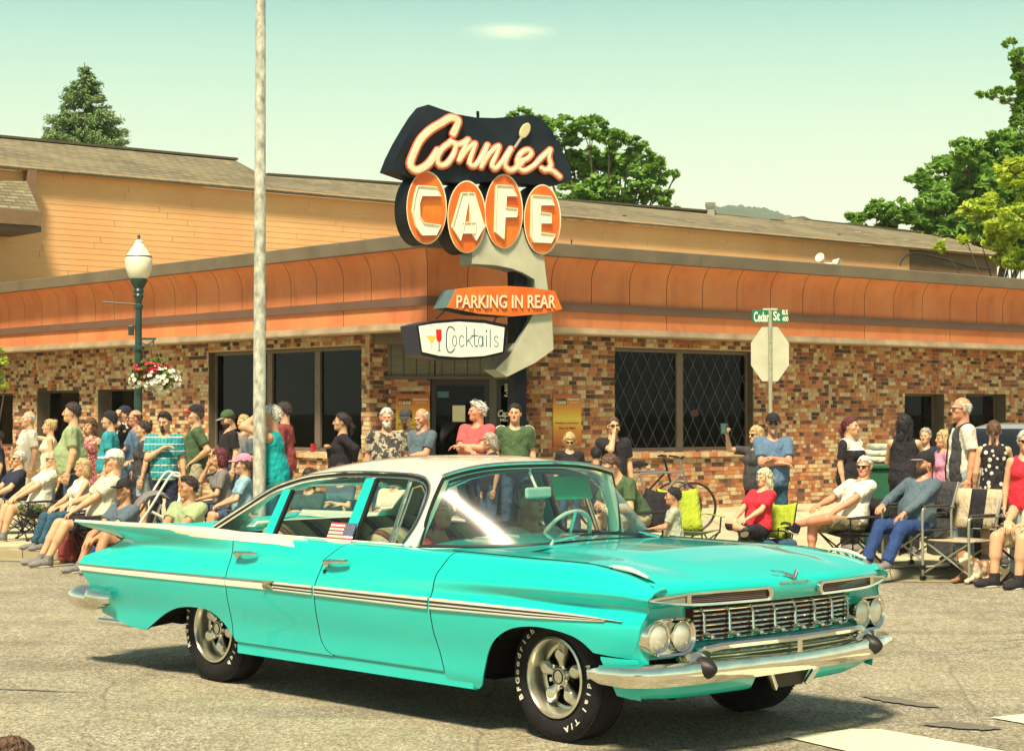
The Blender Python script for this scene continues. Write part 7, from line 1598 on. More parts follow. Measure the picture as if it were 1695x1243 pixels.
    if sleeve != 'none':
        for s, (a, e, wr_, hn, sp) in arms.items():
            k_ = (.9 if fem else 1.0)*(.8 if kid else 1); kk = .72 if sleeve == 'short' else 1.0; f.cone(a, a+(e-a)*kk, .072*k_, (.070 if sleeve == 'short' else .060)*k_, .035, cut1=sleeve == 'short')
            if sleeve == 'long': f.cone(e, e+(wr_-e)*.93, .058*k_, .042*k_, .02, cut1=True)
    f.ell(Tt(0, -.035, .535), (.085, .10, .085 if sleeve != 'none' else .12), .01, None, 's')
    if sleeve == 'none':
        for s, (a, e, wr_, hn, sp) in arms.items(): f.ell(a+v3(s*.02, 0, .02), (.060, .10, .10), .01, None, 's')
    V, Fc = f.mesh(); sh = put('shirt', np_mesh('shirt', V, Fc, cloth(*shirt)), root)
    # legs
    if nolegs: hips = {}
    elif legs[1] == 'dress':
        f = Field(lo, hi, h)
        if pose == 'stand': f.cone(Tt(0, 0, .12), v3(0, 0, .50), .135*w, .24, .0, cut1=True); f.cone(Tt(0, 0, .12), Tt(0, 0, .14), .14*w, .14*w, .02)
        else: f.cone(P, v3(0, -.42, seat_+.05), .15*w, .17, .0, cut1=True)
        f.wob(.008, 30, ph); V, Fc = f.mesh(); put('skirt', np_mesh('skirt', V, Fc, cloth(*shirt)), root)
    else:
        f = Field(lo, hi, h); f.ell(P+v3(0, 0, -.01), (.162*w+.010, .118*w+.012, .13), .0); f.ell(P+v3(0, 0, .02), (.150*w+.01, .112*w+.012, .10), .03)
        sh_ = legs[1] == 'shorts'
        for s, (a, k, an) in hips.items():
            kw = (.85+.15*w)*(.82 if kid else 1)
            if sh_: f.cone(a, a+(k-a)*.86, .100*kw, .092*kw, .04, cut1=True)
            elif legs[1] == 'capri': f.cone(a, k, .093*kw, .070*kw, .04); f.cone(k, k+(an-k)*.45, .070*kw, .062*kw, .02, cut1=True)
            else: f.cone(a, k, .095*kw, .075*kw, .04); f.cone(k, an, .074*kw, .062*kw, .02, cut1=True)
        f.wob(.006, 30, ph+2); f.wob(.003, 70, ph); f.cut((0, 0, 1), P[2]+.07); V, Fc = f.mesh(); put('trousers' if not sh_ else 'shorts', np_mesh('trousers', V, Fc, cloth(legs[0], legs[2] if len(legs) > 2 else None)), root)
    sm = cloth(shoes)
    for s, (a, k, an) in hips.items():
        crossed = an[2] > .2; v_, f_ = SHOE; me = np_mesh('shoe', v_, f_, sm); so_ = put('shoe', me, root); so_.location = tuple(an+v3(0, 0, -.095)); so_.rotation_euler = (R_(-20) if crossed else 0, 0, R_(s*8) if not crossed else R_(s*-50 if kneel != 'crossleft' else -80)); so_.scale = (.8, .8, .8) if kid else (1, 1, 1)
        so2 = put('sole', SOLE_ME, so_)
    # hair and head wear
    MH = Matrix.Translation(Vector(H)) @ Matrix(HR.tolist()).to_4x4() @ Matrix.Scale(hs, 4)
    def wear(nm, key, m, par=None):
        v_, f_ = ACC[key]; o = put(nm, np_mesh(nm, v_, f_, m), par or root)
        if par is None: o.matrix_local = MH
        return o
    if hair: wear('hair', hair[0], hc)
    if cap:
        c0 = wear('cap', 'cap', cloth(cap[0])); b0 = wear('brim', 'brim', cloth(cap[1] if len(cap) > 1 and cap[1] else cap[0]), c0)
        if len(cap) > 2: b0.rotation_euler = (0, 0, math.pi)
    if glasses: o = put('sunglasses' if glasses == 'sun' else 'spectacles', glasses_mesh(glasses == 'sun'), root); o.matrix_local = MH if glasses != 'top' else MH @ Matrix.Translation((0, .03, .09)) @ Matrix.Rotation(R_(-35), 4, 'X')
    if beard: wear('beard', beard[0], hairmat(beard[1]))
    root['_arms'] = [list(map(float, a[2])) for a in (arms[-1], arms[1])]; root['_P'] = [float(x) for x in P]; root['_H'] = [float(x) for x in H]; PEOPLE.append(root); return root
SOLE_ME = np_mesh('sole', SOLE[0], SOLE[1], solem)
def local_item(root, q, name, m, loc, label, cat, rot=None, parent=None):
    """a thing carried or worn near a person, kept as an object of its own"""
    me = q.mesh(name, m) if isinstance(q, MB) else q; o = put(name, me, None); M = Matrix.Translation(root.location) @ root.rotation_euler.to_matrix().to_4x4() @ Matrix.Scale(root.scale[0], 4); p = M @ Vector(loc); o.location = p; o.rotation_euler = (0, 0, root.rotation_euler.z) if rot is None else (rot[0], rot[1], root.rotation_euler.z+rot[2]); return tag(o, label, cat)
# ------------------------------------------------------------------ camp chairs
tubeb = mat('chair_tube_black', (.02, .018, .02), .4, .3); tubes = mat('chair_tube_silver', (.50, .50, .42), .35, .7)
def camp_chair(x, y, z, yaw, label, c='black', c2=None, sc=1.0, seat=.36, high=False, legs_m=None):
    r = empty('camp_chair', (x, y, z), R_(yaw), label, 'chair', 'folding chairs along the kerb', s=sc); m = cloth(c); m2 = cloth(c2 or c); lm = legs_m or tubeb
    W_, D_ = .27, .24
    rows = [[(sx*W_, -D_+2*D_*t-.02, seat+.02*(1-t)-.055*(1-abs(sx)**2)*math.sin(math.pi*min(1, t+.15))-.04*t) for sx in np.linspace(-1, 1, 9)] for t in np.linspace(0, 1, 7)]
    q = MB(); q.grid(rows); q.build('seat', m2, r, smooth=True, solid=.012)
    hb = .52 if high else .44
    rows = [[(sx*(W_+.01*t), D_-.03+.17*t+.045*(1-abs(sx)**2)*(1-.3*t), seat-.02+hb*t-(.05*(1-abs(sx)**2) if t > .95 else 0)) for sx in np.linspace(-1, 1, 9)] for t in np.linspace(0, 1, 8)]
    q = MB(); q.grid(rows); q.build('backrest', m, r, smooth=True, solid=.012)
    if c2:
        q = MB(); q.grid([[(x_, y_-.008, z_) for x_, y_, z_ in rw[3:6]] for rw in rows[1:-1]]); q.build('back_panel', m2, r, smooth=True, solid=.004)
    F = [(-W_, -D_), (W_, -D_), (W_, D_), (-W_, D_)]
    for a in range(4):
        b = (a+1) % 4; pa, pb = F[a], F[b]
        for p0, p1 in ((pa, pb), (pb, pa)):
            q = MB(); q.tube([(p0[0], p0[1], .015), (p1[0], p1[1], seat-.02)], .010, 6); q.build('leg', lm, r, smooth=True)
    for (x_, y_) in F: q = MB(); q.lathe([(0, 0), (.028, 0), (.024, .03), (0, .035)], c=(x_, y_, 0), n=8); q.build('foot', tubeb, r)
    for s in (-1, 1):
        q = MB(); q.tube([(s*W_, D_, .0+.02), (s*W_, D_, seat-.03), (s*(W_+.01), D_+.15, seat-.03+hb)], .010, 6); q.build('back_tube', lm, r, smooth=True)
        q = MB(); q.tube([(s*(W_+.01), -D_, seat-.03), (s*(W_+.03), -D_, seat+.17)], .010, 6); q.build('arm_post', lm, r, smooth=True)
        q = MB(); q.grid([[(s*(W_+.0), -D_-.03+(2*D_+.10)*t, seat+.18+.0*t+.02*math.sin(3*t)), (s*(W_+.07), -D_-.03+(2*D_+.10)*t, seat+.175+.01*t)] for t in np.linspace(0, 1, 6)]); q.build('armrest', m, r, smooth=True, solid=.012)
    return r
def director_chair(x, y, z, yaw, label, c='tan', c2='charcoal', sc=1.0, seat=.43):
    r = empty('director_chair', (x, y, z), R_(yaw), label, 'chair', 'folding chairs along the kerb', s=sc); W_, D_ = .28, .24; T = .014
    q = MB(); q.grid([[(sx*W_, -D_+2*D_*t, seat-.02*math.sin(math.pi*t)*(1-sx*sx)) for sx in np.linspace(-1, 1, 7)] for t in np.linspace(0, 1, 5)]); q.build('seat', cloth(c), r, smooth=True, solid=.02)
    rows = [[(sx*W_, D_+.02+.10*t+.03*(1-sx*sx), seat+.10+.40*t) for sx in np.linspace(-1, 1, 13)] for t in np.linspace(0, 1, 5)]
    q = MB(); q.grid(rows); q.build('backrest', cloth(c), r, smooth=True, solid=.018)
    q = MB(); q.grid([[(x_, y_-.012, z_) for x_, y_, z_ in rw[4:9]] for rw in rows]); q.build('back_panel', cloth(c2), r, smooth=True, solid=.012)
    for s in (-1, 1):
        L = smoothpath([(s*W_, -D_, .02), (s*W_, -D_, .30), (s*W_, -D_, .60), (s*W_, -D_+.05, .66), (s*W_, 0, .665), (s*W_, D_+.05, .66)], 5); q = MB(); q.tube(L, T, 8); q.build('side_frame', tubes, r, smooth=True)
        q = MB(); q.tube([(s*W_, D_, .02), (s*W_, D_, .62), (s*W_, D_+.13, seat+.50)], T, 8); q.build('back_tube', tubes, r, smooth=True)
        q = MB(); q.tube([(s*W_, -D_, .03), (s*W_, D_, .03)], T*.9, 8); q.build('floor_bar', tubes, r, smooth=True)
        q = MB(); q.box((s*W_, 0, .68), (.028, .20, .012)); q.build('armrest', cloth('charcoal'), r, bevel=.008)
        for y_ in (-D_, D_): q = MB(); q.box((s*W_, y_, .025), (.022, .03, .024)); q.build('foot', tubeb, r, bevel=.006)
    for y_ in (-D_+.02, D_-.02):
        for a, b in (((-W_, y_, .08), (W_, y_, seat-.02)), ((W_, y_, .08), (-W_, y_, seat-.02))): q = MB(); q.tube([a, b], T*.8, 8); q.build('cross_brace', tubes, r, smooth=True)
    return r
def chair_for(p, label, kind='camp', dx=0, **k):
    s = p.scale[0]; yaw = math.degrees(p.rotation_euler.z); f = camp_chair if kind == 'camp' else director_chair
    return f(p.location.x, p.location.y, p.location.z, yaw, label, sc=s, **k)

# ------------------------------------------------------------------ the spectators, left to right
P_ = person
P_(-4, 712, 30, -70, 'person in navy cut off by the left edge of the picture', shirt=('navy', None), hair=('short', 'dark'))
p = P_(22, 748, 29, -55, 'seated person in navy tee and sunglasses with white hair at far left', 'sit', 'lap', 'lap', ('navy', None), legs=('khaki', 'shorts'), hair=('short', 'white'), glasses='sun', build=1.15, lean=.15, feet=.1)
chair_for(p, 'black camp chair under the seated person in navy tee at far left')
P_(48, 680, 31, -60, 'standing person in white tee and cream trousers beside the first small window', 'stand', 'down', 'fold', ('white', None), legs=('cream', 'pants'), hair=('ring', 'white'), build=1.12)
P_(82, 694, 32, -75, 'blond person in tank top raising a phone beside the window', 'stand', 'down', 'up', ('cream', None), 'none', ('tan', 'pants'), ('bun', 'blond'), sex='f', lean=0)
ph = PEOPLE[-1]; q = MB(); q.box((0, 0, 0), (.038, .005, .075)); local_item(ph, q, 'phone', black, (ph['_arms'][0][0], ph['_arms'][0][1]-.06, ph['_arms'][0][2]+.12), 'black phone held up by the blond person in a tank top', 'phone')
p = P_(66, 747, 27.6, -60, 'bald seated person in pale check shirt and glasses left of the tall green tee', 'sit', 'lap', 'lap', ('white', 'check'), legs=('dgreen', 'shorts', 'camo'), hair=('ring', 'white'), glasses='clear', build=1.2, lean=.3, feet=.08)
chair_for(p, 'black camp chair under the bald person in pale check shirt')
P_(150, 692, 30.5, -30, 'long haired person in purple floral dress behind the white cap', 'stand', 'down', 'fold', ('maroon', 'floral'), 'none', ('maroon', 'dress'), ('long', 'brown'), sex='f')
P_(182, 681, 29.3, -88, 'person in teal tee with black cap turned backwards', 'stand', 'down', 'chest', ('teal', None), legs=('jeans', 'pants'), hair=('short', 'dark'), cap=('black', None, 'back'), build=1.25)
P_(206, 673, 31, -60, 'person in navy cap and black patterned shirt', 'stand', 'brow', 'down', ('black', 'dots'), legs=('jeans', 'pants'), hair=('short', 'brown'), cap=('navy',))
P_(224, 678, 29.8, -72, 'bald bearded person with glasses in slate blue shirt near the lamp post', 'stand', 'down', 'fold', ('blue', None), legs=('jeans', 'pants'), hair=('ring', 'brown'), glasses='clear', beard=('goatee', 'brown'), tone='red')
P_(238, 697, 27.8, -80, 'dark haired person in black tee beside the plaid shirt', 'stand', 'down', 'fold', ('charcoal', None), legs=('ljeans', 'shorts'), hair=('bun', 'dark'), sex='f', build=1.05)
P_(120, 666, 27.0, -82, 'tall person in pale olive tee and dark jeans seen side on', 'stand', 'down', 'down', ('lgreen', None), legs=('jeans', 'pants'), hair=('short', 'dark'), build=1.3, belly=.05)
P_(272, 682, 26.3, 5, 'person in teal plaid shirt with one hand on the chest', 'stand', 'down', 'chest', ('teal', 'plaid'), legs=('navy', 'pants'), hair=('tall', 'dark'), beard=('goatee', 'dark'), hyaw=-15, hpitch=12, build=1.08, S=None)
P_(324, 671, 28.2, -72, 'person in red and black cap and dark green tee with hand on hip', 'stand', 'hip', 'fold', ('dgreen', None), legs=('khaki', 'shorts'), hair=('short', 'brown'), cap=('black', 'red'), build=1.1)
p = P_(130, 762, 25.8, -55, 'blond bobbed person in white sleeveless top and blue jeans, seated', 'sit', 'lap', 'lap', ('white', None), 'none', ('denim', 'pants'), ('bob', 'blond'), sex='f', lean=.1, feet=.12)
chair_for(p, 'black camp chair under the blond person in white sleeveless top')
p = P_(168, 748, 25.0, -62, 'seated person in white cap and cream shirt with bare legs', 'sit', 'lap', 'rest', ('cream', None), legs=('black', 'shorts'), hair=('short', 'grey'), cap=('white',), build=1.2, lean=.22, feet=.16, shoes='grey')
chair_for(p, 'black camp chair under the person in white cap')
P_(206, 797, 23.9, -45, 'person in navy cap and navy tee sitting low on the kerb', 'low', 'knee', 'knee', ('slate', None), legs=('navy', 'shorts', 'dots'), hair=('short', 'brown'), cap=('black',), tone='tan', hyaw=10)
lo_ = PEOPLE[-1]
P_(312, 792, 24.0, -30, 'grey haired person in green ringer tee sitting low behind the car', 'low', 'knee', 'knee', ('lgreen', None), legs=('jeans', 'pants'), hair=('tall', 'dark'), tone='tan', build=1.25, hyaw=-25)
p = P_(372, 745, 27.2, -75, 'dark haired person in grey tee seated with hand at the chin', 'sit', 'lap', 'face', ('grey', None), legs=('jeans', 'pants'), hair=('bob', 'maroon'), sex='f', lean=-.1)
chair_for(p, 'black camp chair under the dark haired person in grey tee')
p = P_(403, 757, 25.8, -75, 'child in pink cap and pale blue tee seated beside the steel pole', 'sit', 'lap', 'lap', ('lblue', None), legs=('jeans', 'shorts'), hair=('pony', 'brown'), cap=('pink',), sex='k', seat=.40)
chair_for(p, 'dark camp chair under the child in pink cap')
P_(378, 680, 30, -60, 'bearded person in dark green cap and black tee by the big window', 'stand', 'down', 'down', ('black', None), legs=('jeans', 'pants'), hair=('short', 'dark'), cap=('dgreen', 'grey'), beard=('beard', 'dark'), hpitch=20, build=1.1)
P_(403, 686, 32, -40, 'fair haired person half hidden behind the black tee', 'stand', 'down', 'down', ('grey', None), hair=('short', 'blond'))
P_(416, 697, 30.8, -85, 'dark haired person in slate shirt partly behind the steel pole', 'stand', 'down', 'phone', ('slate', None), legs=('jeans', 'pants'), hair=('pony', 'black'), sex='f')
P_(470, 665, 28.4, -100, 'person in maroon tee with dark hair behind the turquoise vest', 'stand', 'down', 'down', ('maroon', None), legs=('jeans', 'shorts'), hair=('short', 'dark'), build=1.05)
P_(450, 670, 24.9, -95, 'white haired person in turquoise sleeveless shirt raising an arm by the pole', 'stand', 'brow', 'brow', ('turq', None), 'none', ('jeans', 'pants'), ('short', 'white'), build=1.3)
P_(566, 683, 28.6, -80, 'dark haired person in black long sleeved top before the dark window', 'stand', 'back', 'chest', ('black', None), 'long', ('black', 'pants'), ('pony', 'dark'), sex='f', tone='fair', build=1.25)
P_(672, 678, 29.4, -10, 'person in dark cap and black tee between two older spectators', 'stand', 'down', 'down', ('black', None), hair=('short', 'dark'), cap=('charcoal',), beard=('goatee', 'brown'), hpitch=15)
P_(640, 675, 27.6, 5, 'white bearded person in grey camouflage shirt facing the street', 'stand', 'down', 'down', ('charcoal', 'camo'), hair=('short', 'white'), beard=('beard', 'white'), tone='red', build=1.35, belly=.05)
P_(699, 676, 28.2, -45, 'bald white bearded person in dark blue shirt looking at a phone', 'stand', 'phone', 'phone', ('slate', None), hair=('ring', 'white'), beard=('goatee', 'white'), tone='red', build=1.25, hpitch=18, belly=.03)
ph = PEOPLE[-1]; q = MB(); q.box((0, 0, 0), (.038, .006, .075)); local_item(ph, q, 'phone', black, (0, -.47, ph['_arms'][0][2]+.03), 'black phone in the hands of the bald person in dark blue shirt', 'phone', rot=(R_(-50), 0, 0))
P_(790, 664, 28.0, -30, 'white haired person in coral red tee with folded arms before the door', 'stand', 'fold', 'fold', ('coral', None), hair=('tall', 'white'), glasses='top', tone='red', build=1.35, hyaw=-35, belly=.06)
P_(852, 668, 28.3, 8, 'dark haired person in green tee with white shoulder stripes', 'stand', 'down', 'down', ('dgreen', None), hair=('short', 'black'), build=1.1, hyaw=-15)
gp = PEOPLE[-1]
P_(812, 717, 27.0, -70, 'short grey haired person in front of the green tee', 'stand', 'down', 'down', ('black', None), hair=('bob', 'grey'), sex='f', hpitch=12, tone='tan')
P_(943, 716, 28.0, 0, 'blond person in black top and sunglasses looking down', 'stand', 'down', 'down', ('black', None), hair=('bob', 'blond'), glasses='sun', sex='f', hpitch=22)
P_(987, 741, 27.2, 170, 'black haired child seen from behind above the car roof', 'stand', 'down', 'down', ('black', None), hair=('short', 'black'), sex='k')
P_(1015, 690, 27.6, 12, 'person in black tee and sunglasses holding a hand to the mouth', 'stand', 'down', 'face', ('black', None), hair=('short', 'brown'), glasses='sun', build=1.1)
p = P_(1052, 776, 24.6, -55, 'person in dark green tee bent forward beside the bicycles', 'sit', 'knee', 'knee', ('dgreen', None), legs=('khaki', 'shorts'), hair=('short', 'brown'), glasses='sun', lean=-.55, build=1.25, hpitch=25, S=1.75)
chair_for(p, 'black camp chair under the person bent forward')
P_(1115, 808, 17.55, -95, 'small black haired child in pale green tee', 'stand', 'phone', 'phone', ('palegreen', None), legs=('khaki', 'shorts'), hair=('short', 'black'), sex='k', tone='tan')
P_(1252, 705, 27.2, -55, 'person in black tee and sunglasses raising a green cup', 'stand', 'down', 'high', ('charcoal', None), legs=('black', 'pants'), hair=('bob', 'blond'), glasses='sun', sex='f', build=1.15)
cp = PEOPLE[-1]; q = MB(); q.lathe([(0, -.06), (.035, -.06), (.042, .06), (.0, .06)], n=14); a_ = cp['_arms'][0]; local_item(cp, q, 'travel_cup', mat('cup_green', (.06, .14, .11), .3), (a_[0]+.02, a_[1]-.07, a_[2]+.08), 'green travel cup raised in a hand in front of the leaded window', 'cup')
P_(1279, 685, 26.6, 5, 'grey bearded person in blue grey tee, black cap and sunglasses with folded arms', 'stand', 'fold', 'fold', ('blue', None), legs=('denim', 'pants'), hair=('short', 'brown'), cap=('black',), glasses='sun', beard=('goatee', 'grey'), build=1.25, tone='red', hyaw=-10)
p = P_(1254, 778, 25.0, -50, 'long haired platinum blond person in red tee and black leggings, legs crossed', 'sit', 'lap', 'lap', ('red', None), legs=('black', 'capri'), hair=('long', 'platinum'), sex='f', lean=.2, kneel='cross', build=1.15, shoes='charcoal')
chair_for(p, 'lime green camp chair under the person in red tee', c='limefab', c2='black', high=True) if False else None
CC['lime'] = (.44, .55, .035)
camp_chair(p.location.x+.12, p.location.y+.10, p.location.z, -35, 'lime and black camp chair behind the person in red tee', 'lime', 'black', sc=p.scale[0]*.92, high=True)
cx_ = at_depth(1143, 800, 21.2); camp_chair(cx_.x, 21.2, ground_z(cx_.x, 21.2), 20, 'empty lime green camp chair beside the small child', 'lime', 'green', sc=.90, high=True)
p = P_(1408, 757, 25.0, -62, 'white haired person in pale polo and sunglasses with one leg crossed', 'sit', 'lap', 'rest', ('white', None), legs=('olive', 'shorts'), hair=('short', 'white'), glasses='sun', lean=.32, kneel='crossleft', build=1.25, tone='red', hyaw=30, shoes='black')
chair_for(p, 'black camp chair under the white haired person in pale polo')
P_(1408, 690, 27.3, 50, 'maroon haired person in black shirt with a white yoke', 'stand', 'down', 'down', ('black', None), legs=('black', 'pants'), hair=('pony', 'maroon'), sex='f', build=1.2)
yk = PEOPLE[-1]
P_(1532, 708, 29, -30, 'fair person half hidden behind the black tank top', 'stand', 'down', 'down', ('navy', None), hair=('short', 'grey'), tone='fair')
P_(1497, 686, 26.3, 165, 'person with long black hair in black tank top seen from behind', 'stand', 'phone', 'phone', ('black', None), 'none', ('black', 'pants'), ('long', 'black'), sex='f', build=1.15)
P_(1562, 712, 26.8, -80, 'person in pink sweater behind the tall person in a vest', 'stand', 'down', 'down', ('pink', None), 'long', ('ljeans', 'pants'), ('bob', 'blond'), sex='f')
p = P_(1517, 752, 24.4, -52, 'bearded person in blue grey long sleeves and grey cap in a silver armchair', 'sit', 'lap', 'rest', ('slate', None), 'long', ('bluejeans', 'pants'), ('short', 'dark'), cap=('black', 'grey'), beard=('beard', 'dark'), build=1.3, lean=.22, feet=.20, hyaw=-10, belly=.05, tone='red')
chair_for(p, 'silver framed director chair under the bearded person', 'director', c='charcoal')
P_(1592, 657, 25.0, -82, 'tall bald person with glasses in black vest over white tee', 'stand', 'down', 'down', ('white', None), legs=('ljeans', 'pants'), hair=('ring', 'white'), glasses='clear', tone='red')
tv = PEOPLE[-1]
P_(1645, 696, 24.6, 165, 'person in black patterned dress with a long braid seen from behind', 'stand', 'down', 'phone', ('black', 'dots'), 'none', ('black', 'dress'), ('braid', 'brown'), sex='f')
P_(1697, 712, 23.6, -10, 'person in red vest top and sunglasses at the right edge', 'stand', 'down', 'down', ('red', None), 'none', ('ljeans', 'pants'), ('short', 'white'), glasses='sun', sex='f', build=1.1)
p = P_(1722, 745, 23.4, -55, 'seated person in beige shorts and black trainers cut off by the right edge', 'sit', 'lap', 'lap', ('white', None), legs=('tan', 'shorts'), hair=('short', 'grey'), shoes='black', feet=.02, lean=.1, build=1.15)
chair_for(p, 'camp chair with patterned cloth at the right edge', c='brown')
for px_, py_, d_, lab, sh_, hr in ((655, 772, 25.0, 'person in pale pink top seen through the side windows with folded arms', 'cream', 'brown'), (512, 778, 25.4, 'person in dark clothes seen through the rear side window', 'charcoal', 'dark'), (565, 770, 26.0, 'person in slate top seen through the rear side window beside the door post', 'slate', 'dark'), (745, 765, 25.6, 'person in grey tee hidden behind the car roof and windscreen', 'grey', 'brown')):
    p = P_(px_, py_, d_, -20, lab, 'sit', 'fold', 'fold', (sh_, None), legs=('tan', 'shorts'), hair=('bob', hr), sex='f', h=.018); chair_for(p, 'black camp chair under the '+' '.join(lab.replace('seen through', 'behind').split()[:10]))
P_(20, 1227, 4.2, 150, 'brown haired child whose head just shows at the lower left corner', 'stand', 'down', 'down', ('navy', None), hair=('short', 'brown'), sex='k', group='spectators on the near side')
# driver and front passenger
def in_car(x, y, z=0): v = Vector((.83, 10.45, 0))+Matrix.Rotation(YAW, 3, 'Z') @ Vector((x, y, z)); return tuple(v)
P_(in_car(-1.46, .40, .05), 1, 0, YAW+math.pi/2, 'driver in a pale shirt behind the steering wheel', 'sit', 'wheel', 'wheel', ('white', None), hair=('short', 'grey'), S=1.70, parent_car=True, nolegs=True, tone='fair', group='people in the car')
P_(in_car(-1.46, -.36, .06), 1, 0, YAW+math.pi/2, 'front passenger in a coral top leaning by the near window', 'sit', 'lap', 'lap', ('coral', None), 'none', hair=('bob', 'brown'), S=1.64, parent_car=True, nolegs=True, tone='red', sex='f', group='people in the car')
# details sewn or printed on clothing: yoke, vest, stripes, printed badges
def patch(root, c, r, m, name, grow=.004, k=.0, cut=None, base=None, h=.012):
    pass
def garment_copy(root, name, m, region, push=.006):
    sh_ = [o for o in root.children if o.name.startswith('shirt')][0]; me0 = sh_.data; V = np.empty(len(me0.vertices)*3, np.float32); me0.vertices.foreach_get('co', V); V = V.reshape(-1, 3); N = np.empty_like(V).ravel(); me0.vertex_normals.foreach_get('vector', N); N = N.reshape(-1, 3)
    F = np.array([tuple(p.vertices) for p in me0.polygons]); C_ = V[F].mean(1); k = region(C_); 
    if not k.any(): return
    put(name, np_mesh(name, V+N*push, F[k], m), root)
sc_ok = True
P0 = np.array(yk['_P']); garment_copy(yk, 'yoke', cloth('white'), lambda C_: (C_[:, 2] > P0[2]+.36) & (np.abs(C_[:, 0]) < .2))
garment_copy(tv, 'vest', cloth('charcoal'), lambda C_: (np.abs(C_[:, 0]) < .155) & ~((C_[:, 1] < -.06) & (np.abs(C_[:, 0]) < .05)), .014)
garment_copy(gp, 'shoulder_stripe', cloth('white'), lambda C_: (C_[:, 2] > 1.33) & (C_[:, 2] < 2) & (np.abs(C_[:, 0]) > .13) & (np.abs(C_[:, 1]) < .028), .005)
garment_copy(lo_, 'shirt_print', cloth('palegreen'), lambda C_: (C_[:, 1] < -.08) & (np.hypot(C_[:, 0], C_[:, 2]-.42) < .055))

# ------------------------------------------------------------------ stroller, bikes, bags, bin, second car
def place(px, py, d, name, label, cat, yaw=0, s=1.0):
    d = dd(px, d); p = at_depth(px, py, d); return empty(name, (p.x, d, ground_z(p.x, d)), R_(yaw), label, cat, s=s)
st_r = place(232, 850, 24.9, 'stroller', 'white framed stroller with curved handle and grey canopy', 'stroller', -70)
wtube = mat('stroller_white', (.80, .78, .66), .4); gcan = cloth('grey')
for s in (-1, 1):
    q = MB(); q.tube(smoothpath([(s*.22, .42, 1.02), (s*.22, .40, 1.06), (s*.22, .30, 1.02), (s*.22, .05, .62), (s*.22, -.25, .22), (s*.22, -.42, .14)], 5), .014, 8); q.build('frame_tube', wtube, st_r, smooth=True)
    q = MB(); q.tube(smoothpath([(s*.22, .10, .62), (s*.22, .28, .50), (s*.22, .36, .28), (s*.22, .38, .12)], 4), .016, 8); q.build('rear_tube', wtube, st_r, smooth=True)
    for y_ in (-.42, .38): q = MB(); q.lathe([(.05, -.02), (.12, -.022), (.13, 0), (.12, .022), (.05, .02)], n=20, axis='X'); o = q.build('wheel', rubber, st_r, smooth=True); o.location = (s*.22, y_, .13)
q = MB(); q.tube([(-.22, .42, 1.02), (.22, .42, 1.02)], .018, 8); q.build('handle', wtube, st_r)
q = MB(); q.grid([[(.20*sx, .16+.24*math.cos(a)*-1, .60+.26*math.sin(a)-.04*sx*sx) for sx in np.linspace(-1, 1, 7)] for a in np.linspace(.1, 2.3, 9)]); q.build('canopy', gcan, st_r, smooth=True, solid=.01)
q = MB(); q.grid([[(.19*sx, y_, z_) for sx in (-1, 0, 1)] for y_, z_ in ((.22, .70), (.12, .36), (-.15, .34), (-.26, .20))]); q.build('seat', gcan, st_r, smooth=True, solid=.02)
q = MB(); q.tube(smoothpath([(.1, .5, 1.0), (.25, .42, .8), (.30, .30, .45), (.3, .1, .2)], 5), .02, 8); q.build('side_rail', wtube, st_r, smooth=True)
def bicycle(px, py, d, yaw, label, c):
    b = place(px, py, d, 'bicycle', label, 'bicycle', yaw); fm = mat('bike_frame_'+c, CC[c], .35, .2)
    for x_ in (-.52, .52):
        w_ = empty('wheel'); w_.parent = b; w_.location = (x_, 0, .34); q = MB(); q.tube([(.33*math.cos(a), 0, .33*math.sin(a)) for a in [2*math.pi*k/30 for k in range(31)]], .018, 6, cap=False); q.build('tyre', rubber, w_, smooth=True)
        q = MB()
        for k in range(14): a = 2*math.pi*k/14; q.bar((0, (-1)**k*.02, 0), (.315*math.cos(a), 0, .315*math.sin(a)), .003, .003, (0, 1, 0))
        q.build('spokes', tubes, w_)
    A, B, Cc_, D = (-.52, 0, .34), (-.10, 0, .30), (-.22, 0, .80), (.38, 0, .82)
    for p0, p1 in ((A, B), (A, Cc_), (B, Cc_), (B, D), (Cc_, D), ((.38, 0, .86), (.52, 0, .34)), ((.38, 0, .86), (.34, 0, 1.0))): q = MB(); q.tube([p0, p1], .016, 8); q.build('frame_tube', fm, b, smooth=True)
    q = MB(); q.tube(smoothpath([(.28, -.30, 1.03), (.36, -.18, 1.02), (.36, 0, 1.0), (.36, .18, 1.02), (.28, .30, 1.03)], 4), .013, 8); q.build('handlebar', tubeb, b, smooth=True)
    f = Field((-.42, -.10, .85), (-.08, .10, .98), .012, .1); f.cone((-.33, 0, .92), (-.12, 0, .925), .055, .022, .02); f.cone((-.22, 0, .86), (-.22, 0, .90), .016, .016, .01); V, Fc = f.mesh(); put('saddle', np_mesh('saddle', V, Fc, rubber), b)
    q = MB(); q.lathe([(0, -.01), (.09, -.01), (.09, .01), (0, .01)], n=16, axis='Y'); o = q.build('chainring', tubeb, b); o.location = B
    return b
bicycle(1085, 790, 30.2, 12, 'grey bicycle leaning on the brick wall under the leaded window', 'grey'); bicycle(1058, 780, 30.8, -8, 'dark bicycle standing behind the grey one at the wall', 'black')
CC['bingreen'] = (.02, .12, .06); CC['coolerblack'] = (.02, .022, .025)
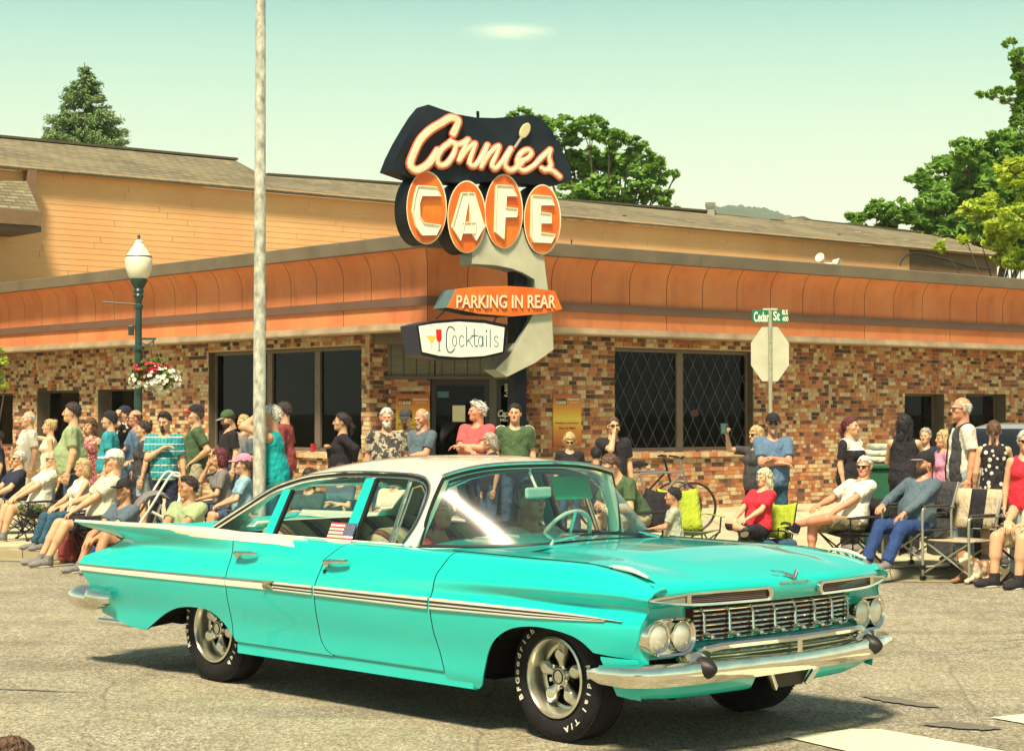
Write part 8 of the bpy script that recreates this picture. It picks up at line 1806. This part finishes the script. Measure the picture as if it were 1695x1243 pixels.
bn = place(1462, 800, 28.2, 'storage_bin', 'green plastic bin with folded pale towels on it behind the seated people', 'bin'); q = MB(); q.prism([(-.28, 0), (.28, 0), (.32, .95), (-.32, .95)], lambda u, z, o: Vector((u, -.25-o, z)), .5); q.build('tub', mat('bin_green', CC['bingreen'], .5), bn, bevel=.02); q = MB(); q.box((0, 0, .98), (.35, .29, .03)); q.build('lid', mat('bin_green', CC['bingreen'], .5), bn, bevel=.015)
for k in range(3): f = Field((-.32, -.25, 0), (.32, .25, .12), .02, .1); f.rbox((0, 0, .05), (.26-.02*k, .2, .04), .035, 0); f.wob(.006, 25, k); V, Fc = f.mesh(); o = put('towel', np_mesh('towel', V, Fc, cloth(('cream', 'white', 'palegreen')[k]))); o.location = bn.location+Vector((.02*k, 0, 1.01+.075*k)); tag(o, ('cream folded towel lying directly on the green bin', 'white folded towel in the middle of the pile on the bin', 'pale green folded towel on top of the pile on the bin')[k], 'towel')
def bag(px, py, d, dims, c, name, label, cat, yaw=0, lidc=None):
    r = place(px, py, d, name, label, cat, yaw); x_, y_, z_ = dims; f = Field((-x_*1.3, -y_*1.3, -.05), (x_*1.3, y_*1.3, z_*2+.08), .02, .1); f.rbox((0, 0, z_), (x_, y_, z_), .05, 0); f.wob(.006, 18, px); V, Fc = f.mesh(); put('bag_body', np_mesh('bag_body', V, Fc, cloth(c)), r)
    q = MB(); q.tube(smoothpath([(-x_*.6, 0, z_*2-.02), (-x_*.5, 0, z_*2+.08), (x_*.5, 0, z_*2+.08), (x_*.6, 0, z_*2-.02)], 4), .010, 6); q.build('handle', cloth('black'), r, smooth=True); q = MB(); q.box((0, -y_-.004, z_*.9), (x_*.7, .012, z_*.5)); q.build('front_pocket', cloth(lidc or c), r, bevel=.02); return r
bag(1612, 900, 25.6, (.20, .15, .17), 'coolerblack', 'cooler_bag', 'black cooler bag standing behind the empty director chair', 'bag', 10); bag(1478, 900, 26.8, (.17, .12, .17), 'coolerblack', 'backpack', 'black backpack under the folding chairs left of the jeans', 'bag', 20); bag(118, 880, 25.3, (.13, .11, .20), 'maroon', 'shoulder_bag', 'maroon shoulder bag standing behind the bare legs', 'bag', -30); bag(152, 890, 24.7, (.12, .10, .12), 'bluejeans', 'lunch_bag', 'small blue bag under the stroller near the kerb', 'bag', 10)
bag(1285, 890, 25.0, (.20, .15, .13), 'denim', 'duffel_bag', 'dark blue duffel bag on the pavement behind the red tee', 'bag', 15)
p_ = at_depth(1588, 880, 19.9); director_chair(p_.x, 19.9, ground_z(p_.x, 19.9), -48, 'empty tan and black director chair in front of the tall person', 'tan', 'black', sc=1.02)
bx = place(1568, 865, 26.6, 'drink_box', 'white and pink drinks carton standing behind the empty director chair', 'box'); q = MB(); q.box((-.06, 0, .62), (.09, .1, .09)); q.build('white_side', white, bx, bevel=.01); q = MB(); q.box((.08, 0, .62), (.05, .1, .09)); q.build('pink_side', cloth('pink'), bx, bevel=.01); q = MB(); q.box((0, 0, .27), (.2, .2, .27)); q.build('crate_stand', cloth('charcoal'), bx, bevel=.02)
# small curly dog lying by the trainers
dg = place(1616, 968, 24.0, 'dog', 'small curly brown and white dog lying by the black trainers', 'dog', -40, 1.0); f = Field((-.16, -.42, -.01), (.16, .42, .42), .013, .1)
f.ell((0, .10, .12), (.12, .24, .12), 0); f.ell((0, -.10, .14), (.10, .12, .12), .05); f.cone((0, -.16, .18), (0, -.25, .25), .07, .065, .04); f.ell((0, -.27, .27), (.07, .08, .065), .03); f.cone((0, -.31, .25), (0, -.38, .23), .032, .024, .02)
for s in (-1, 1): f.cone((s*.07, -.12, .08), (s*.07, -.33, .03), .034, .026, .03); f.ell((s*.07, -.35, .028), (.03, .04, .026), .01); f.cone((s*.09, .20, .10), (s*.11, .05, .04), .055, .03, .03); f.cone((s*.11, .05, .04), (s*.12, -.04, .025), .028, .024, .01); f.ell((s*.075, -.26, .25), (.018, .035, .055), .01)
f.cone((0, .32, .12), (.10, .38, .06), .03, .018, .02); f.wob(.007, 70, .3); V, Fc = f.mesh(); m_, t_, b_ = new_mat('dog_fur'); link(t_, mixc(t_, ramp_(t_, noise_(t_, 7, 2), [(.45, 0.0), (.55, 1.0)]), (.34, .17, .08), (.72, .62, .45)), b_.inputs['Base Color']); b_.inputs['Roughness'].default_value = .95; put('body', np_mesh('body', V, Fc, m_), dg)
q = MB(); q.lathe([(0, -.012), (.014, 0), (0, .012)], c=(0, -.405, .238), n=8); q.build('nose', rubber, dg, smooth=True)
# silver parked car behind the spectators at the right edge
pk_ = place(1740, 800, 30.5, 'parked_car', 'silver parked car mostly hidden behind spectators at the right edge', 'car', 48)
slv = mat('silver_paint', (.55, .57, .50), .3, .4, coat=1)
sec = [(-2.2, .45, .75), (-2.15, .35, .95), (-1.5, .28, 1.0), (-1.0, .28, 1.42), (.3, .28, 1.46), (1.1, .28, 1.05), (2.0, .32, .92), (2.2, .4, .7)]
rows = []
for x_, lo2, hi2 in [(v.x, v.y, v.z) for v in smoothpath(sec, 3)]:
    r = []
    for s in np.linspace(-1, 1, 13): a = abs(s); hh2 = hi2 if hi2 < 1.1 else hi2; wd = .88; y_ = s*wd*(1 if a > .8 else .80/.8); zt_2 = hh2 if a < .62 else (lo2+(hh2-lo2)*(1-(a-.62)/.38)**.55); r.append((x_, math.copysign(min(wd, wd*(a/.75)**.9), s), zt_2))
    rows.append(r)
q = MB(); q.grid(rows); q.build('body', slv, pk_, smooth=True)
kk = [p_.index for p_ in q_.data.polygons if 1.04 < p_.center.z < 1.36] if (q_ := [o for o in pk_.children][0]) else []
q_.data.materials.append(mat('tinted_glass', (.01, .012, .015), .08))
for i_ in kk: q_.data.polygons[i_].material_index = 1
q = MB(); q.add([(-.95, -.70, 1.0), (1.0, -.72, 1.02), (.35, -.62, 1.36), (-.75, -.60, 1.36)], [(0, 1, 2, 3)]); q.add([(-.95, .70, 1.0), (1.0, .72, 1.02), (.35, .62, 1.36), (-.75, .60, 1.36)], [(3, 2, 1, 0)]); q.build('side_window', mat('tinted_glass', (.01, .012, .015), .08), pk_, solid=-.012)
for x_ in (-1.35, 1.35):
    for s in (-1, 1): q = MB(); q.lathe([(.0, -.09), (.2, -.10), (.31, -.09), (.33, 0), (.31, .09), (0, .09)], n=24, axis='Y'); o = q.build('wheel', rubber, pk_, smooth=True); o.location = (x_, s*.82, .33)
q = MB(); q.tube([(-.9, -.66, 1.42), (.25, -.66, 1.47)], .02, 8); q.build('roof_rail', rubber, pk_)

# ------------------------------------------------------------------ summer haze
hz = bpy.data.materials.new('haze'); hz.use_nodes = True; t_ = hz.node_tree; t_.nodes.clear(); o_ = t_.nodes.new('ShaderNodeOutputMaterial'); v_ = nd(t_, 'ShaderNodeVolumePrincipled', {'Color': (.88, .98, .86, 1), 'Density': .00022}); v_.inputs['Anisotropy'].default_value = -.35; link(t_, v_.outputs[0], o_.inputs['Volume'])
q = MB(); q.box((0, 900, 98), (900, 1150, 100)); q.build('haze', hz, kind='stuff')
